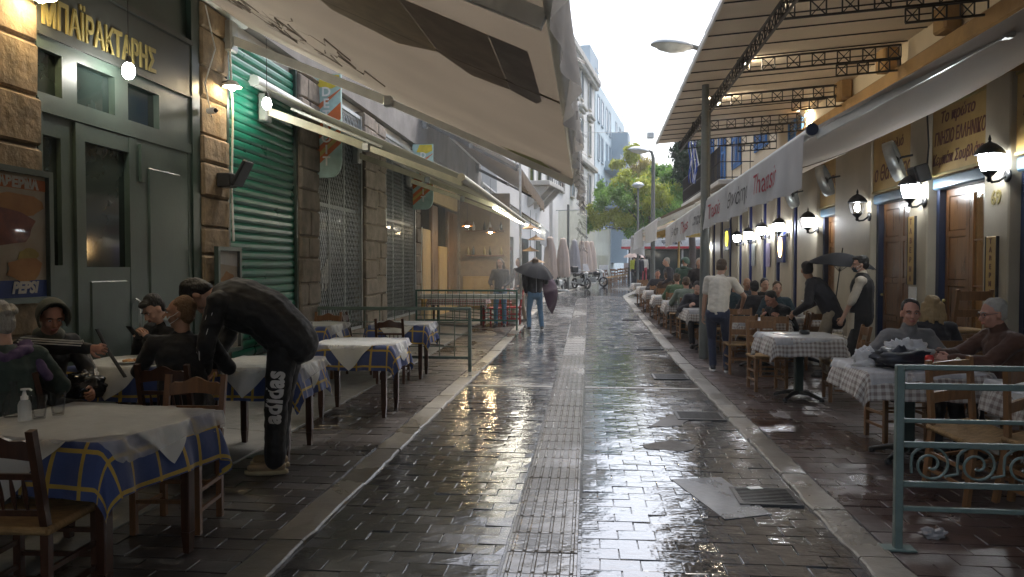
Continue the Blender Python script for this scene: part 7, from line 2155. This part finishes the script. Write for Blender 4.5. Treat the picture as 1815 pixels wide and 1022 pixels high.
t = glassware('glass_bottle', 'round clear glass bottle with a narrow neck on the nearest table', 'bottle', p.x, p.y, p.z, [(.001, .003), (.05, .003), (.056, .02), (.056, .07), (.04, .105), (.018, .13), (.016, .18), (.02, .19), (.017, .19), (.013, .135), (.036, .10), (.051, .07), (.05, .02), (.001, .009)])
p = onT(44, 745)
t = thing('pump_bottle', 'small sanitiser bottle with a white pump beside the glass bottle', 'bottle', (p.x, p.y, p.z))
mb = MB(); mb.lathe([(.001, 0), (.03, 0), (.032, .01), (.032, .085), (.024, .105), (.014, .112), (.001, .113)], 14); obj('flask', mb, m_film, t)
mb = MB(); mb.lathe([(.018, .112), (.018, .13), (.012, .132), (.006, .16), (.018, .162), (.018, .17), (.001, .172)], 12); mb.tube([(0, 0, .166), (.03, .0, .168), (.042, 0, .16)], .006, 6); obj('pump', mb, m_white, t)
# knotted plastic bag corner at the table edge
def crumple(name, lb, cat, loc, r, m, seed, sq=(1, 1, .6), n=28, amp=.45):
    R = random.Random(seed); o = Vector((R.uniform(0, 99), R.uniform(0, 99), R.uniform(0, 99)))
    mb = MB()
    def g(a, b):
        th = 2 * math.pi * a; ph = math.pi * b
        d = Vector((math.sin(ph) * math.cos(th), math.sin(ph) * math.sin(th), -math.cos(ph)))
        q = d * 2.2 + o
        k = 1 + amp * (mnoise.noise(q) + .7 * abs(mnoise.noise(q * 2.7)) - .25 + .12 * mnoise.noise(q * 6))
        z = d.z * r * sq[2] * k
        return (d.x * r * sq[0] * k, d.y * r * sq[1] * k, max(z, -r * sq[2] * .55) + r * sq[2] * .55)
    mb.grid(g, n, n, uv=False, smooth=True)
    return tag(obj(name, mb, m, loc=loc), lb, cat)
mb = MB()
c = GP(352, 748, .72)
mb.tube([c + Vector((-.05, -.02, .02)), c + Vector((.02, 0, .005)), c + Vector((.07, -.01, -.02)), c + Vector((.105, -.02, -.05))], [.05, .035, .03, .008], 10, flat=(1.0, .5))
tag(obj('knotted_plastic', mb, m_film), 'knotted end of clear plastic sticking out from the nearest table corner', 'plastic')
def plate(x, y, z, lb, r=.12, food=None):
    t = thing('plate', lb, 'plate', (x, y, z))
    mb = MB(); mb.lathe([(.001, .004), (r * .55, .004), (r * .65, .002), (r, .018), (r * .98, .022), (r * .62, .008), (.001, .008)], 24, cap=False); obj('dish', mb, m_white, t)
    if food:
        mb = MB()
        for k in range(7): mb.ball((random.uniform(-.05, .05), random.uniform(-.04, .04), .018), (.025, .02, .012), 8, 6)
        obj('food', mb, food, t)
zt5 = floor_z(-3.62, 5.86) + .78 + .014
plate(-3.62, 5.68, zt5, 'white plate with food scraps on the table of the young people', .13, m_bread)
plate(-3.52, 5.98, zt5, 'second white plate farther back on the table of the young people', .12, m_meat)
crumple('paper_wrap', 'crumpled pale wrapping paper beside the plates', 'paper', (-3.36, 5.74, zt5), .07, cloth('wrapping_paper', (.5, .42, .28)), 3)
crumple('napkin', 'crumpled white napkin beside the plates on the left', 'napkin', (-3.40, 5.93, zt5), .05, m_cover, 4)
glassware('tumbler', 'clear tumbler near the phone on the left table', 'glass', -3.38, 6.05, zt5, TUM)
crumple('napkin', 'crumpled white paper on the table under the bending man', 'napkin', (-2.66, 6.3, .786), .07, m_cover, 5)
# strap held by the hooded person, handbag on the lap
a, b_ = PY(172, 583, 5.05), PY(222, 668, 5.0)
mb = MB(); mb.tube([a, a * .6 + b_ * .4 + Vector((0, 0, -.02)), b_], .018, 6, flat=(1, .35)); tag(obj('strap', mb, m_rubr), 'long black strap hanging from the hooded person hand', 'strap')
crumple('handbag', 'shiny black bag on the hooded person lap', 'bag', (-3.62, 5.12, floor_z(-3.6, 5.1) + .62), .15, mat('black_patent', (.012, .012, .014), .18), 8, (1, .8, .8), amp=.25)
# right table with bag and can
zB = .77 + .018
crumple('black_bag', 'crumpled black bag lying on the table by the red can', 'bag', (2.52, 6.42, zB), .17, mat('black_nylon', (.014, .016, .024), .5), 11, (1.25, .8, .62), amp=.4)
crumple('plastic_bag', 'white plastic bag piled behind the black bag', 'bag', (2.66, 6.68, zB), .17, clear('thin_white_plastic', (.7, .7, .7), .6, .25, trl=.4), 12, (1.1, .8, .75), amp=.6)
crumple('plastic_bag', 'loose white plastic bag hanging at the left table corner', 'bag', (2.30, 6.55, zB - .02), .12, clear('thin_white_plastic', (.7, .7, .7), .6, .25, trl=.4), 13, (.9, .8, .8), amp=.7)
q = GP(1647, 656, zB); 
t = thing('drink_can', 'red drink can standing beside the black bag', 'can', (q.x, max(q.y, 6.25), zB))
mb = MB(); mb.lathe([(.001, .003), (.026, .003), (.0265, 0), (.033, .01), (.033, .104), (.027, .116), (.026, .12), (.025, .117), (.001, .116)], 20); obj('body', mb, mat('red_can_enamel', (.5, .02, .015), .25, .3), t)
mb = MB()
for k in range(9): 
    a_ = -2.4 + .16 * k; mb.tube([(.0335 * math.cos(a_), .0335 * math.sin(a_), .06 + .008 * math.sin(k * 1.4)), (.0335 * math.cos(a_ + .16), .0335 * math.sin(a_ + .16), .06 + .008 * math.sin((k + 1) * 1.4))], .0035, 4)
obj('white_wave', mb, m_white, t)
crumple('foil', 'ball of silver foil by the older man hand', 'foil', (3.02, 6.7, zB), .05, mat('silver_foil', (.7, .7, .7), .2, .9), 14)
crumple('napkin', 'crumpled yellowish napkin in front of the older man', 'napkin', (3.0, 6.5, zB), .07, cloth('yellowish_paper', (.55, .5, .33)), 15)
q = GP(1785, 668, .79)
glassware('glass_jar', 'clear glass jar on the pale cover at the right edge', 'jar', 3.20, 5.52, .79, [(.001, .004), (.035, .004), (.04, .01), (.04, .085), (.032, .10), (.032, .118), (.029, .118), (.029, .1), (.036, .083), (.036, .014), (.001, .01)])
plate(3.36, 5.38, .79, 'white plate at the right edge beside the glass jar', .12)
# ashtray and menu on the pedestal table
t = thing('ashtray', 'round black ashtray on the nearest lone gingham table', 'ashtray', (2.62, 9.52, .786))
mb = MB(); mb.lathe([(.001, 0), (.06, 0), (.062, .005), (.06, .045), (.054, .045), (.05, .01), (.001, .008)], 18, cap=False); obj('bowl', mb, m_black, t)
mb = MB(); mb.cbox(-.15, .12, -.1, .1, 0, .006, .002); tag(obj('menu_card', mb, m_film, loc=(2.42, 9.5, .787), rz=.5), 'glossy menu card lying beside the round ashtray', 'menu')
for k, (x, y) in enumerate([(2.2, 15.05), (2.05, 17.3), (2.1, 19.6), (3.55, 13.05), (3.45, 15.6)]):
    z = gz(y) + .79
    lb = ['salt and sauce bottle on the table left of the waiter', 'bottle on the third table down the kerb', 'bottle on the fourth table down the kerb', 'bottle on the inner diners table', 'bottle on the second inner table'][k]
    t = thing('bottle', lb, 'bottle', (x, y, z), 0, 'bottles on the right tables')
    mb = MB(); mb.lathe([(.001, 0), (.032, 0), (.034, .01), (.034, .13), (.014, .18), (.013, .24), (.001, .242)], 12); obj('flask', mb, m_glass if k % 2 else mat('brown_bottle_glass', (.07, .03, .01), .1), t)
    mb = MB(); mb.lathe([(.015, .235), (.015, .26), (.001, .262)], 10); obj('cap', mb, m_white, t)
crumple('napkin', 'crumpled napkins on the inner diners table', 'napkin', (3.45, 12.95, .79), .09, m_cover, 21)
q = GP(1655, 952)
crumple('tissue', 'dirty crumpled tissue lying on the wet pavement by the scroll railing', 'litter', (q.x, q.y, .0), .05, cloth('dirty_tissue', (.3, .28, .27)), 22, (1.3, .8, .7), amp=.8)
q = GP(1338, 868)
mb = MB(); mb.cbox(-.05, .05, -.03, .03, .012, .018, .002); tag(obj('paper_scrap', mb, m_cover, loc=(q.x, q.y, 0), rz=.3), 'white scrap of paper lying at the edge of the nearest grating', 'litter')



# ------------------------------------------------------------------ rain haze in the street
hm = bpy.data.materials.new('rain_haze'); hm.use_nodes = True
hm.node_tree.nodes.clear()
pv = hm.node_tree.nodes.new('ShaderNodeVolumePrincipled'); ho = hm.node_tree.nodes.new('ShaderNodeOutputMaterial')
pv.inputs['Color'].default_value = (.93, .95, .97, 1); pv.inputs['Density'].default_value = .0012; pv.inputs['Anisotropy'].default_value = .2
hm.node_tree.links.new(pv.outputs[0], ho.inputs['Volume'])
mb = MB(); mb.box(-170, 170, -25, 305, -1.4, 22)
obj('haze', mb, hm, kind='stuff')
bpy.data.scenes.remove(tmp_scene)
